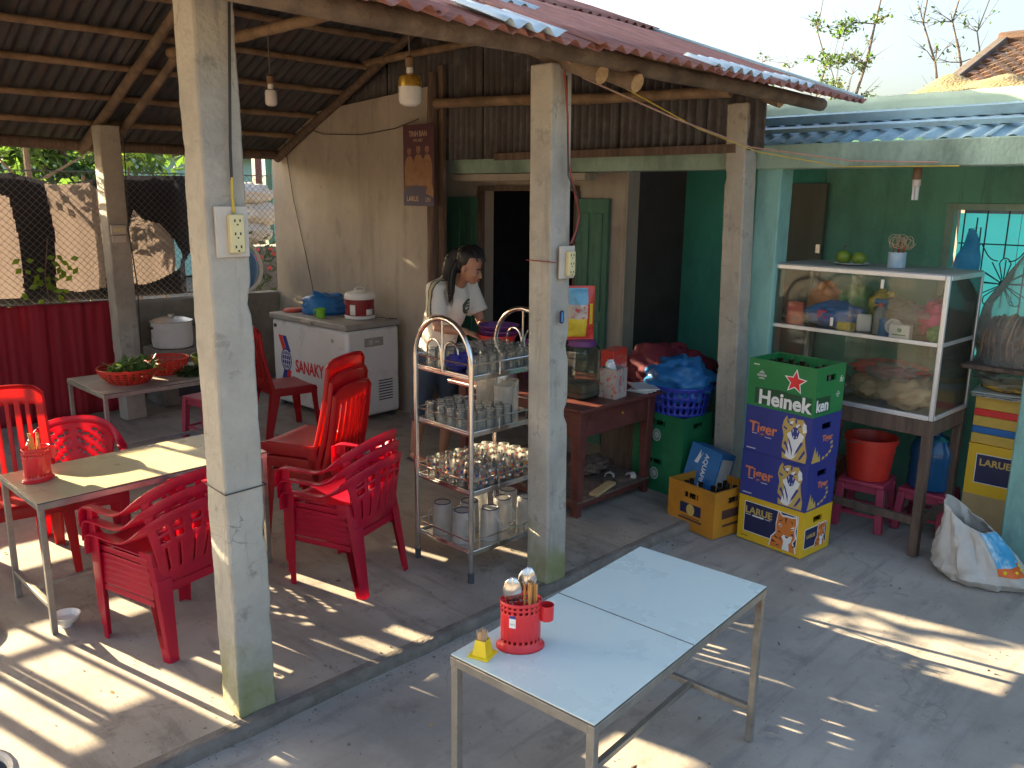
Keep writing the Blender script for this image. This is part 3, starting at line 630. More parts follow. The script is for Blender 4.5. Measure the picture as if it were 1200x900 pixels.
tag(tp.build('tarpaulin', 'tarp'), 'pale beige tarpaulin glowing with sunlight behind the chain link', 'tarpaulin')
holes = [[(1.78, 1.02), (2.15, 1.04), (2.16, 1.5), (2.12, 1.9), (1.78, 1.98)], [(2.42, 1.10), (2.46, 1.6), (2.41, 2.02), (2.78, 2.03), (2.88, 1.95), (2.86, 1.4), (2.84, 1.08), (2.6, 1.05)],
         [(3.10, 1.10), (3.10, 1.6), (3.16, 1.80), (3.24, 1.70), (3.38, 1.66), (3.52, 1.50), (3.60, 1.36), (3.56, 1.22), (3.36, 1.13), (3.2, 1.08)],
         [(3.62, .98), (3.62, 1.28), (3.74, 1.45), (3.92, 1.45), (3.92, .98)]]
dc = MB(); dc.grid(lambda u, v: Vector((1.80 + 2.12 * u, 8.235 + .02 * math.sin(u * 23) + .012 * noise.noise(Vector((u * 9, v * 3, 0))), .97 + v * (cloth_top(1.8 + 2.12 * u) - .97))), 190, 90,
    keep=lambda u, v: not any(inpoly(1.8 + 2.12 * u + .006 * noise.noise(Vector((v * 30, u * 30, 1))), .97 + v * (cloth_top(1.8 + 2.12 * u) - .97), P) for P in holes))
tag(dc.build('shadow_cloth', 'shadow_cloth'), 'dark netting with ragged gaps, standing in for shadows on the tarpaulin', 'netting')  # dark sheet stands in for shadow bands on the backlit tarpaulin
rc = MB(); rc.grid(lambda u, v: Vector((1.70 + .99 * u, 7.60 + .016 * noise.noise(Vector((u * 7, v * .5, 1))) * 2.4 + .008 * noise.noise(Vector((u * 22, v * .8, 5))) * 2 + .02 * (1 - v), .05 + (.995 - .02 * u + .01 * noise.noise(Vector((u * 9, 0, 0)))) * v)), 150, 14)
tag(rc.build('red_curtain', 'red_curtain', solid=.002), 'dark red cloth curtain hung below the dark netting', 'curtain')
MB().tube([(1.68, 7.6, 1.045), (2.72, 7.6, 1.03)], .006, 6).build('curtain_wire', 'wire_grey', bpy.data.objects['red_curtain'])
# unseen plank screen past the netting, slots shaped to cast the floor's sun patches
scr = wparent(thing('sun_slot_screen', 'unseen plank screen with slots shaped to let sun patches onto the floor', 'fence', (.4, 8.2, 0)))
SL = [(-.72, -.60, 1.45, 1.75), (-.54, -.44, 1.48, 1.72), (-.405, -.355, 1.45, 1.68), (-.32, -.165, 1.38, 1.67), (-.135, -.02, 1.38, 1.82), (.10, .28, 1.38, 1.84), (.36, .50, 1.38, 1.84), (.57, .64, 1.40, 1.80), (.73, .80, 1.40, 1.95), (.88, .95, 1.45, 1.66), (1.10, 1.15, 1.95, 2.30), (1.49, 1.53, 1.45, 1.75)]
UP = [(.05, .42, 1.93, 2.20), (.46, .70, 1.90, 2.14), (.98, 1.34, 1.95, 2.24), (1.38, 1.72, 1.95, 2.25)]
LOWS = [(.12, .62, 1.06, 1.18)]
xs = sorted({-1.6, 1.79, *[s[0] for s in SL + UP + LOWS], *[s[1] for s in SL + UP + LOWS]})
for x0, x1 in zip(xs, xs[1:]):
    m_ = (x0 + x1) / 2; gaps = sorted([(s[2], s[3]) for s in SL + UP + LOWS if s[0] < m_ < s[1]]); z = 0.0
    b = MB()
    for g0, g1 in gaps + [(2.40, 9)]:
        if g0 > z: b.box2((x0 + .0005, 8.18 + rnd(-.006, .006), z), (x1 - .0005, 8.20, g0))
        z = g1
    b.build('plank', 'old_wood', scr, smooth=False)
part('rail', 'old_wood', scr, [((.1, 8.22, 1.475), (3.4, .03, .028)), ((.1, 8.22, .5), (3.4, .03, .06))])
# far side of the boundary
nh = wparent(thing('neighbour_house', 'pale green neighbouring house far behind the boundary fence', 'house', (8, 21.5, 0)))
b = MB(); b.box2((2, 20, 0), (16, 23, 2.85)); b.build('wall', 'neighbour_wall', nh, smooth=False)
b = MB(); b.prism([(19.6, 2.8), (23.4, 2.8), (21.5, 3.5)], (1.6, 0, 0), (0, 1, 0), (0, 0, 1), (1, 0, 0), 14.8); b.build('roof', 'roof_tile', nh, smooth=False)
for x in (6.45, 6.62):
    tag(MB().box2((x, 12, 0), (x + .1, 12.1, 2.75)).build('boundary_post', 'table_wood' if x < 6.5 else 'green_door', smooth=False), 'dark red painted wooden post beyond the fence' if x < 6.5 else 'green painted wooden post beyond the fence', 'post')
MB_pale = MB().tube([(4.20, 8.5, 0), (4.16, 8.5, 2.25)], .03, 8).build('pale_pipe', 'blue_sheet'); tag(MB_pale, 'pale blue pipe standing behind the chain link', 'pipe')
# ------------------------------------------------------------------ plants
def leaf(b, p, d, up, L, W):
    d = Vector(d).normalized(); s = d.cross(Vector(up)); s = s.normalized() if s.length > 1e-4 else Vector((1, 0, 0)); n = s.cross(d)
    p = Vector(p); m = p + d * L * .45
    b.add([p, m + s * W - n * W * .3, p + d * L - n * L * .12, m - s * W - n * W * .3, m], [(0, 1, 2, 4), (0, 4, 2, 3)])
def rvec(): 
    while True:
        v = Vector((rnd(-1, 1), rnd(-1, 1), rnd(-1, 1)))
        if .05 < v.length < 1: return v
def leaf_tree(name, label, base, limbs, clumps, nleaf, L, W, m, group=None, cat='tree'):
    t = wparent(thing(name, label, cat, base, group=group)); tb = MB()
    for pts, r in limbs: tb.tube(pts, [r * (1 - .75 * i / (len(pts) - 1)) for i in range(len(pts))], 7)
    tb.build('trunk', 'bark', t)
    cb = MB()
    for c, rad, k in clumps:
        for _ in range(int(nleaf * k)):
            v = rvec(); p = Vector(c) + Vector((v.x * rad[0], v.y * rad[1], v.z * rad[2]))
            leaf(cb, p, Vector((rnd(-1, 1), rnd(-1, 1), rnd(-.9, .2))), (rnd(-.4, .4), rnd(-.4, .4), 1), L * rnd(.6, 1.25), W * rnd(.7, 1.2))
    cb.build('crown', m, t, smooth=False)
    return t
# broad-leaved tree and vine behind the boundary; its leaves show between netting and eave
random.seed(5)
cl = [((2.0 + .5 * k + rnd(-.1, .1), 9.0 + rnd(-.25, .5), 2.40 + rnd(-.05, .22)), (.30, .3, .13), 1) for k in range(5)]
leaf_tree('broadleaf_tree', 'broad leaved green tree showing between dark netting and eave', (2.55, 9.3, 0), [([(2.62, 9.3, 0), (2.60, 9.3, 1.4), (2.58, 9.28, 2.6), (2.5, 9.3, 3.6)], .05), ([(2.6, 9.3, 1.9), (2.2, 9.15, 2.4)], .02), ([(2.6, 9.3, 2.0), (3.2, 9.15, 2.38)], .02)], cl, 46, .13, .045, 'leaf_light')
random.seed(8)
leaf_tree('dark_shrub', 'dark leafy shrub with drooping leaves beside the pale house wall', (3.8, 10.0, 0), [([(3.8, 10.0, 0), (3.85, 10.0, 1.5), (3.8, 10.0, 2.4)], .03)], [((3.75, 9.9, 2.35), (.45, .35, .16), 1), ((4.4, 10.4, 2.2), (.4, .3, .3), .7), ((2.9, 10.4, 2.45), (.5, .3, .25), 1)], 130, .15, .04, 'leaf_dark', cat='shrub')
random.seed(12)  # tree added to keep the sun off the beige wall
leaf_tree('sun_block_tree', 'dense dark leafy tree added beyond the boundary to block sun from the beige wall', (3.6, 11.6, 0), [([(3.6, 11.6, 0), (3.65, 11.6, 2.0), (3.6, 11.6, 4.0)], .09), ([(3.6, 11.6, 1.6), (4.1, 11.7, 2.6)], .04), ([(3.6, 11.6, 1.8), (3.2, 11.5, 2.8)], .04)], [((3.50 + rnd(-.62, .55), 11.6 + rnd(-.3, .3), z_ + rnd(-.2, .2)), (.42, .4, .35), 1.1) for z_ in (.9, 1.2, 1.5, 1.8, 2.1, 2.4, 2.7, 3.0, 3.3, 3.6, 3.9, 4.2, 4.5) for _ in range(3)], 150, .17, .055, 'leaf_dark')
random.seed(3)   # stems of a climber against the tarpaulin
for k, (x, zz) in enumerate(((2.80, 2.0), (3.50, 1.6))):
    t = wparent(thing('climber', ('thin climbing stem with a few leaves behind the tarpaulin', 'short crooked climbing stem behind the ragged netting gap')[k], 'vine', (x, 8.42, 0)))
    MB().tube([(x - .04, 8.42, 0), (x - .03, 8.42, 1.1), (x + .03, 8.42, 1.45), (x - .03, 8.42, 1.75), (x, 8.42, zz + .1)], .014, 6).build('stem', 'bark', t)
    lb = MB()
    for _ in range(26): leaf(lb, (x - .28 + rnd(-.26, .26), 8.45 + rnd(0, .1), zz - .02 + rnd(-.14, .12)), (rnd(-1, 1), rnd(-.2, .2), rnd(-1, .1)), (0, 1, .2), rnd(.08, .13), .03)
    lb.build('leaves', 'leaf_dark', t, smooth=False)
t = wparent(thing('potted_climber', 'small leafy climber growing at the foot of the chain link', 'plant', (2.3, 8.1, .05)))
MB().tube([(2.32, 8.1, .05), (2.34, 8.12, .8), (2.3, 8.12, 1.2), (2.36, 8.13, 1.55)], .006, 5).build('stem', 'bark', t); lb = MB()
for _ in range(34): leaf(lb, (2.30 + rnd(-.22, .25), 8.11 + rnd(-.04, .04), rnd(.98, 1.42)), (rnd(-1, 1), rnd(-.5, .1), rnd(-1, .3)), (0, -1, .3), rnd(.05, .10), .025)
lb.build('leaves', 'leaf_light', t, smooth=False)
t = wparent(thing('flowering_plant', 'leafy plant with red flowers beyond the chain link gap', 'plant', (4.9, 9.2, 0)))
MB().tube([(4.9, 9.2, 0), (4.88, 9.2, 1.2)], .012, 5).build('stem', 'bark', t); lb = MB(); fb = MB()
for _ in range(120): leaf(lb, (4.88 + rnd(-.3, .3), 9.15 + rnd(-.2, .2), rnd(.8, 1.5)), (rnd(-1, 1), rnd(-1, .3), rnd(-.6, .8)), (0, -.3, 1), rnd(.08, .15), .03)
for _ in range(8): fb.ell((4.88 + rnd(-.25, .25), 8.95, rnd(1.1, 1.4)), (.03, .03, .025), 8, 5)
lb.build('leaves', 'leaf_dark', t, smooth=False); fb.build('flowers', 'red_flower', t)
# thin trees against the sky
def wispy(name, label, base, stems, nl, L, seed, m='leaf_dark', lo=.45):
    random.seed(seed); t = wparent(thing(name, label, 'tree', base)); tb = MB(); cb = MB()
    for top, r in stems:
        a = Vector(base); c = Vector(top); n = 10; P = []
        for i in range(n + 1):
            q = a.lerp(c, i / n); q += Vector((noise.noise(Vector((i * .7, seed, 1))), noise.noise(Vector((i * .7, seed, 4))), 0)) * .22 * (i / n); P.append(q)
        tb.tube(P, [r * (1 - .85 * i / n) for i in range(n + 1)], 6)
        for i in range(int(n * lo), n + 1):
            for _ in range(4):
                d = Vector((rnd(-1, 1), rnd(-1, 1), rnd(.1, .9))).normalized(); l = rnd(.35, .95) * (1.25 - i / n); e = P[i] + d * l; md = P[i] + d * l * .5 + Vector((0, 0, rnd(-.05, .06)))
                tb.tube([P[i], md, e], [r * .22, r * .14, r * .05], 4)
                for _ in range(3):
                    d2 = (d + rvec() * .8).normalized(); tb.tube([md, md + d2 * rnd(.15, .4)], [r * .1, r * .03], 3)
                for _ in range(nl):
                    f = rnd(.35, 1.05); leaf(cb, P[i] + d * l * f + rvec() * .09, rvec(), (rnd(-1, 1), rnd(-1, 1), 1), L * rnd(.6, 1.3), L * .35)
    tb.build('trunk', 'twig', t)
    if cb.v: cb.build('crown', m, t, smooth=False)
wispy('slender_tree', 'slender tree with small leaf tufts behind the rusty roof end', (13.0, 6.35, 0), [((13.0, 6.4, 5.0), .04), ((13.1, 6.15, 4.4), .025)], 13, .065, 21, lo=.62)
wispy('leaning_tree', 'taller leaning tree with leafy twigs above the blue porch roof', (12.6, 6.25, 0), [((13.0, 5.35, 5.6), .05), ((12.8, 5.9, 4.4), .025)], 20, .068, 23, lo=.55)
wispy('bare_tree', 'sparse spindly tree with bare fanning branches behind the tiled house', (13.6, 4.1, 0), [((13.2, 5.1, 5.6), .04), ((13.5, 4.7, 5.6), .04), ((13.6, 4.3, 5.4), .03)], 4, .07, 29, lo=.6)
wispy('bare_shrub', 'leafless twiggy shrub beyond the rusty roof end', (12.2, 6.9, 0), [((12.2, 6.9, 4.0), .025), ((12.3, 6.5, 3.9), .025), ((12.9, 5.6, 4.2), .025)], 2, .07, 33, lo=.6)
random.seed(17)
# ------------------------------------------------------------------ steel tables
def steel_table(label, loc, rz, L, W, Hh, topm, panels):
    """origin at the floor below one corner; L along x, W along y"""
    t = thing('table', label, 'table', loc, rz)
    for i in range(panels):
        w = L / panels
        tpn = part('top_panel', topm, t, [((w * (i + .5), W / 2, Hh - .002), (w - .0035, W - .004, .004))], bevel=.001); part('core_edge', 'table_edge', tpn, [((w * (i + .5), W / 2, Hh - .0062), (w - .003, W - .003, .0042))])
    if panels > 1: part('joint', 'joint', t, [((L / 2, W / 2, Hh - .0015), (.0034, W - .006, .0036))])
    fr = [((L / 2, .011, Hh - .0225), (L, .022, .028)), ((L / 2, W - .011, Hh - .0225), (L, .022, .028)), ((.011, W / 2, Hh - .0225), (.022, W - .044, .028)), ((L - .011, W / 2, Hh - .0225), (.022, W - .044, .028))]
    part('frame', 'table_steel', t, fr, bevel=.002)
    for x in (.0145, L - .0145):
        for y in (.0145, W - .0145): part('leg', 'table_steel', t, [((x, y, (Hh - .0365) / 2), (.025, .025, Hh - .0365))], bevel=.002)
    for x in (.0145, L - .0145): part('stretcher', 'table_steel', t, [((x, W / 2, .13), (.022, W - .054, .022))], bevel=.002)
    part('stretcher', 'table_steel', t, [((L / 2, W / 2, .13), (L - .051, .022, .021))], bevel=.002)
    return t
front = steel_table('pale blue topped steel frame table standing in the open yard', (1.522, 1.203, .0), R(4.8), 1.066, .525, .614, 'white_top', 2)
left = steel_table('cream topped steel table with chopstick holder under the shed roof', (.945, 3.775, .046), R(1.2), 1.08, .525, .614, 'cream_top', 1)
vegt = steel_table('low grey steel table carrying baskets of greens by the red curtain', (1.89, 5.70, .046), R(1), 1.10, .68, .60, 'grey_top', 1)

# utensil holder
def holder(label, loc, rz, sticker=True):
    t = thing('utensil_holder', label, 'utensil holder', loc, rz)
    b = MB(); n = 44; H = .155
    def ring(r0, z, k=1): return [Vector((r0 * 1.18 * math.cos(2 * PI * i / n), r0 * .88 * math.sin(2 * PI * i / n), z)) for i in range(n)]
    rows = [(.062, .0), (.062, .006), (.055, .012), (.0515, .017), (.051, .024), (.051, .034), (.051, .112), (.0515, .121), (.052, .130), (.052, .137), (.052, .144), (.053, H)]
    vs = [p for r0, z in rows for p in ring(r0, z)]; fs = []
    for j in range(len(rows) - 1):
        for i in range(n):
            if j in (4, 6 + 1, 9 - 0) and i % 2 == 0 and not (i % 11 == 0): continue
            if j == 7 and i % 2 == 0: continue
            fs.append((j * n + i, j * n + (i + 1) % n, (j + 1) * n + (i + 1) % n, (j + 1) * n + i))
    b.add(vs, fs); b.build('cup', 'holder_red', t, solid=.0022)
    b = MB(); b.prism([(p.x, p.y) for p in ring(.060, 0)], (0, 0, .001), (1, 0, 0), (0, 1, 0), (0, 0, 1), .004); b.build('base', 'holder_red', t)
    b = MB(); c = (.078, -.004); m2 = 18
    b.lathe([(.019, .085), (.022, .088), (.0225, .135), (.021, .135), (.0205, .09)], m2, (c[0], c[1], 0)); b.build('side_cup', 'holder_red', t)
    if sticker:
        Mx = fmat((-.0285, -.0402, .098), (.92, -.40, 0), (0, 0, 1))
        decal('label', [[(-.010, -.018), (.010, -.018), (.010, .012), (-.010, .012)]], 'ink_white', t, Mx.translation, (.92, -.40, 0), (0, 0, 1), 1, .0015)
        decal('label_top', [[(-.010, .012), (.010, .012), (.010, .018), (.006, .021), (-.006, .021), (-.010, .018)]], 'ink_blue', t, Mx.translation, (.92, -.40, 0), (0, 0, 1), 1, .0015)
        text('AB 8', .008, Mx @ Matrix.Translation((0, -.006, .0018)), 'ink_grey', t)
    return t
def chopstick(p, d, L=.225, label='', group=None, i=0):
    o = MB().tube([Vector((0, 0, 0)), Vector(d).normalized() * L], [.0024, .0036], 6).build('chopstick', 'chopstick', loc=p)
    return tag(o, label, 'chopstick', group)
hl = (1.665, 1.615, .615)
holder('red perforated plastic utensil holder with price sticker on the pale yard table', hl, R(-40))
def hw(x, y, z, H, a): c, s = math.cos(a), math.sin(a); return (H[0] + x * c - y * s, H[1] + x * s + y * c, H[2] + z)
random.seed(2)
for k in range(14):
    a = rnd(0, 6.28); r = rnd(0, .016); p = hw(.028 + r * math.cos(a), -.002 + r * math.sin(a) * .9, .007, hl, R(-40))
    chopstick(p, (rnd(-.03, .05), rnd(-.06, .05), 1), rnd(.19, .202), 'wooden chopstick standing in the stickered red holder with spoons', 'chopsticks in the yard table holder')
def spoon(p, d, face, label):
    t = thing('spoon', label, 'spoon', p); d = Vector(d).normalized(); f = Vector(face); f = (f - d * f.dot(d)).normalized(); s = d.cross(f)
    MB().band([d * z for z in (0, .06, .12, .15)], f, .003, [.010, .007, .006, .007]).build('handle', 'stainless', t)
    b = MB()
    def fn(u, v):
        a = v * 2 * PI; r = u; x = r * math.cos(a) * .040; y = r * math.sin(a) * .029 * (1 - .12 * math.cos(a))
        return d * (.185 + x) + s * y + f * (.011 * (1 - r * r))
    b.grid(fn, 8, 22); b.build('bowl', 'stainless', t, solid=.0015); return t
spoon(hw(-.026, -.008, .008, hl, R(-40)), (-.03, -.02, 1), (-.75, -.62, .35), 'steel spoon bowl up standing in the red holder, lower of two')
spoon(hw(-.002, .012, .026, hl, R(-40)), (.10, -.06, 1), (-.62, -.75, .30), 'steel spoon tilted beside chopsticks in the red holder, taller of two')
h2 = (1.045, 4.10, .661)
holder('plain red plastic chopstick holder on the cream topped table', h2, R(25), False)
for k in range(12):
    a = rnd(0, 6.28); r = rnd(0, .026); p = hw(r * math.cos(a), r * math.sin(a), .007, h2, 0)
    chopstick(p, (rnd(-.12, .12), rnd(-.12, .12), 1), rnd(.19, .215), 'wooden chopstick standing in the holder on the cream table', 'chopsticks in the cream table holder')
# toothpick holder
t = thing('toothpick_holder', 'small yellow tapered toothpick box on the pale yard table', 'toothpick box', (1.545, 1.655, .615), R(20))
b = MB(); b.rings([[Vector((sx * r, sy * r, z)) for sx, sy in ((-1, -1), (1, -1), (1, 1), (-1, 1))] for r, z in ((.034, 0), (.034, .004), (.0235, .005), (.016, .052), (.0145, .052), (.021, .008))]); b.build('box', 'yellow_plastic', t, smooth=False, bevel=.001)
decal('sticker', [[(-.008, -.01), (.008, -.01), (.007, .008), (-.007, .008)]], 'ink_brown', t, (.0215, 0, .024), (0, 1, 0), (-.16, 0, .98), 1)
b = MB()
for k in range(60): x, y = rnd(-.012, .012), rnd(-.012, .012); b.tube([(x, y, .012), (x * 1.25, y * 1.25, rnd(.070, .08))], .0011, 4)
o = b.build('toothpicks', 'toothpick', smooth=False, loc=(1.545, 1.655, .615)); tag(o, 'bunch of wooden toothpicks in the yellow box', 'toothpicks', kind='stuff')

# ------------------------------------------------------------------ plastic chairs
def sweep_leg(b, a, c, w0, w1, inx, iny):
    """moulded L-section leg from a (top) to c (foot); arms of the L point inwards"""
    a, c = Vector(a), Vector(c); rs = []; t = .006
    for k in range(7):
        f = k / 6; p = a.lerp(c, f); w = w0 + (w1 - w0) * f; r = w * .35
        sec = [(0, w), (0, r), (r * .3, r * .3), (r, 0), (w, 0), (w, t), (r + t * .4, t), (r * .4 + t * .8, r * .4 + t * .8), (t, r + t * .4), (t, w)]
        rs.append([p + Vector((inx * x, iny * y, 0)) for x, y in sec])
    b.rings(rs)
def armchair(m='red_plastic', slant=False):
    """low moulded armchair facing +Y, origin on the floor"""
    t = thing('armchair', 'x', 'chair'); SZ = .33
    b = MB()   # dished seat with front lip
    def seat(u, v):
        x = (u - .5) * (.40 + .02 * v); y = -.17 + .37 * v; z = SZ - .018 * math.sin(PI * u) * math.sin(PI * min(1, v * 1.1)) + .008 * v - (.03 * ((v - .9) / .1) ** 2 if v > .9 else 0)
        return Vector((x, y, z))
    b.grid(seat, 16, 18); b.build('seat', m, t, solid=.006)
    b = MB()
    for s in (-1, 1):
        for dz in (.018, .050, .082): b.band([(s * .203, -.165, SZ - dz), (s * .213, .19, SZ + .004 - dz)], (0, 0, 1), .026, .006)
    b.band([(-.2, -.172, SZ - .025), (.2, -.172, SZ - .025)], (0, 0, 1), .05, .006); b.band([(-.2, .195, SZ - .035), (.2, .195, SZ - .035)], (0, 0, 1), .045, .006)
    b.build('apron', m, t)
    for s in (-1, 1):
        b = MB(); sweep_leg(b, (s * .232, .20, .49), (s * .215, .205, .0), .055, .038, -s, -1); b.build('leg', m, t)
        b = MB(); sweep_leg(b, (s * .205, -.185, SZ + .02), (s * .205, -.235, .0), .075, .045, -s, 1); b.build('leg', m, t)
    # rim that runs from the arms up over the back
    rim = [(-.226, .213, .40), (-.227, .212, .45), (-.228, .198, .482), (-.230, .165, .496), (-.232, .10, .500), (-.234, -.02, .502), (-.228, -.09, .525), (-.205, -.16, .575), (-.16, -.215, .62), (-.09, -.245, .645), (0, -.255, .652)]
    rim = rim + [(-x, y, z) for x, y, z in reversed(rim[:-1])]
    def cr(P, n):
        P = [Vector(p) for p in P]; out = []
        for i in range(len(P) - 1):
            p0, p1, p2, p3 = P[max(i - 1, 0)], P[i], P[i + 1], P[min(i + 2, len(P) - 1)]
            for k in range(n):
                q = k / n; out.append(.5 * ((2 * p1) + (-p0 + p2) * q + (2 * p0 - 5 * p1 + 4 * p2 - p3) * q * q + (-p0 + 3 * p1 - 3 * p2 + p3) * q ** 3))
        return out + [P[-1]]
    RP = cr(rim, 4); ups = []
    for p in RP:
        k = max(0, min(1, (p.z - .505) / .10)); ups.append(Vector((p.x * (1 - .0) * 4 * (1 - k), -.15 * k, .05 + k)).normalized())
    b = MB(); b.band(RP, ups, [.048 if p.z < .52 else .042 for p in RP], .012); b.build('arm_rim', m, t)
    # back shell: panel with two rows of slots under the rim, then tall slots
    b = MB(); NU, NV = 44, 22
    def back(u, v):
        a = (u - .5) * 2; f = .345 + .31 * u; i = f * (len(RP) - 1); k = int(i); q = RP[k].lerp(RP[min(k + 1, len(RP) - 1)], i - k)
        bot = Vector((a * .165, -.168 - .01 * (1 - a * a), SZ - .01)); p = bot.lerp(q, v); p.y -= .012 * math.sin(PI * v); return p
    def keep(u, v):
        if not .06 < u < .94 or not .14 < v < .93: return True
        if slant:
            w = abs(u - .5); return not (((v * 6 + w * 5) % 1) < .26 and .05 < w < .36 and .2 < v < .85)
        k = (u - .06) / .88 * 6
        if v > .80: return not (.16 < k % 1 < .80) or not .84 < v < .92
        if v > .66: return not (.16 < k % 1 < .80) or not .70 < v < .77
        return not (.36 < k % 1 < .52) or v < .24 or v > .60
    b.grid(back, NU, NV, keep); b.build('backrest', m, t, solid=.006)
    return t
def sidechair(m='crimson_plastic'):
    """high-backed moulded side chair facing +Y"""
    t = thing('side_chair', 'x', 'chair'); SZ = .40
    b = MB()
    b.grid(lambda u, v: Vector(((u - .5) * (.37 + .03 * v), -.17 + .36 * v, SZ - .012 * math.sin(PI * u) * math.sin(PI * v) - (.028 * ((v - .9) / .1) ** 2 if v > .9 else 0))), 14, 16); b.build('seat', m, t, solid=.007)
    b = MB()
    for s in (-1, 1): b.band([(s * .188, -.17, SZ - .03), (s * .2, .18, SZ - .03)], (0, 0, 1), .06, .006)
    b.band([(-.19, .19, SZ - .04), (.19, .19, SZ - .04)], (0, 0, 1), .05, .006); b.band([(-.185, -.172, SZ - .03), (.185, -.172, SZ - .03)], (0, 0, 1), .05, .006); b.build('apron', m, t)
    for s in (-1, 1):
        b = MB(); sweep_leg(b, (s * .202, .19, SZ - .01), (s * .21, .215, 0), .06, .036, -s, -1); b.build('leg', m, t)
        b = MB(); sweep_leg(b, (s * .195, -.18, SZ + .01), (s * .195, -.25, 0), .07, .042, -s, 1); b.build('leg', m, t)
    b = MB()
    def back(u, v):
        a = (u - .5) * 2; w = .185 - .012 * v; z = SZ - .02 + (.50 + .022 * (1 - a * a) - (.03 * max(0, abs(a) - .8) / .2)) * v
        return Vector((a * w, -.168 - .095 * v - .02 * (1 - a * a) - .012 * math.sin(PI * v), z))
    def keep(u, v):
        if u < .10 or u > .90: return True
        if v < .14 or v > .82: return True
        k = (u - .10) / .80 * 6
        return not (.2 < k % 1 < .72)
    b.grid(back, 50, 28, keep); b.build('backrest', m, t, solid=.008)
    b = MB(); b.band([back(u, 1.0) for u in [i / 16 for i in range(17)]], (0, -.9, .3), .03, .014); 
    for u in (0, 1): b.band([back(u, v) for v in [i / 10 for i in range(11)]], (0, 1, .2), .026, .010)
    b.build('back_frame', m, t)
    return t
ac = armchair(); sc = sidechair(); acs = armchair('red_plastic', True)
def stack(proto, loc, rz, n, dz, back, labels):
    fx, fy = -math.sin(rz), math.cos(rz); out = []
    for k in range(n):
        p = (loc[0] - fx * back * k, loc[1] - fy * back * k, loc[2] + dz * k)
        out.append(dup(proto, p, rz, labels[k]))
    return out
stack(ac, (2.235, 3.40, .046), R(20), 3, .058, -.012, ['bottom red armchair of the stack beside the glass trolley', 'middle red armchair of the stack beside the glass trolley', 'top red armchair of the stack beside the glass trolley'])
stack(ac, (1.36, 3.47, .046), R(14), 3, .058, -.012, ['bottom red armchair of the stack tucked at the cream table', 'middle red armchair of the stack tucked at the cream table', 'top red armchair of the stack tucked at the cream table'])
stack(sc, (2.46, 4.05, .046), R(23), 3, .075, -.02, ['bottom dark red high backed chair stacked before the white freezer', 'middle dark red high backed chair stacked before the white freezer', 'top dark red high backed chair stacked before the white freezer'])
dup(sc, (1.09, 4.60, .046), R(172), 'single high backed red chair pulled up to the cream table')
dup(sc, (3.40, 6.02, .046), R(-96), 'high backed red chair beside the freezer and greens table')
acs.location = (1.40, 4.72, .046); acs.rotation_euler = (0, 0, R(165)); acs['label'] = 'single red armchair with slanted back slots behind the cream table'
for proto in (ac, sc):
    for ch in list(proto.children): bpy.data.objects.remove(ch)
    bpy.data.objects.remove(proto)
# ------------------------------------------------------------------ freezer and what stands on it
fz = thing('freezer', 'white chest freezer with red and blue globe logo against the beige wall', 'freezer', (3.86, 5.80, .046), R(2.5))
FW, FL, FH = .56, 1.13, .80
part('body', 'white_enamel', fz, [((FW / 2, FL / 2, FH / 2 + .02), (FW, FL, FH - .04))], bevel=.028)
lid = part('lid', 'lid_grey', fz, [((FW / 2 - .006, FL / 2, FH + .03), (FW + .03, FL + .02, .05))], bevel=.01)
part('gasket', 'rubber', fz, [((FW / 2, FL / 2, FH + .002), (FW - .02, FL - .02, .008))])
part('lid_handle', 'lid_grey', lid, [((-.025, FL * .47, FH + .022), (.03, .16, .035))], bevel=.008)
for (x, y) in ((.06, .06), (FW - .06, .06), (.06, FL - .06), (FW - .06, FL - .06)): part('foot', 'rubber', fz, [((x, y, .012), (.05, .05, .024))])
part('badge', 'ink_navy', fz, [((-.002, FL - .06, FH - .06), (.006, .035, .03))]); part('lock', 'steel_dull', fz, [((-.003, .20, FH - .10), (.008, .03, .03))], bevel=.003)
cp_ = part('control_panel', 'lid_grey', fz, [((FW * .50, -.002, FH - .115), (.20, .006, .075))], bevel=.002)
part('control_dial', 'offwhite', cp_, [((FW * .44, -.006, FH - .115), (.04, .006, .04)), ((FW * .56, -.006, FH - .115), (.05, .004, .02))])
vsl = part('vent_slot', 'rubber', fz, [((0, 0, 0), (.15, .005, .009))])
for s in (0, 1):
    for k in range(8):
        if s + k: c = vsl.copy(); COL.objects.link(c)
        else: c = vsl
        c.location = (.15 + .25 * s, -.001, .17 + k * .024)
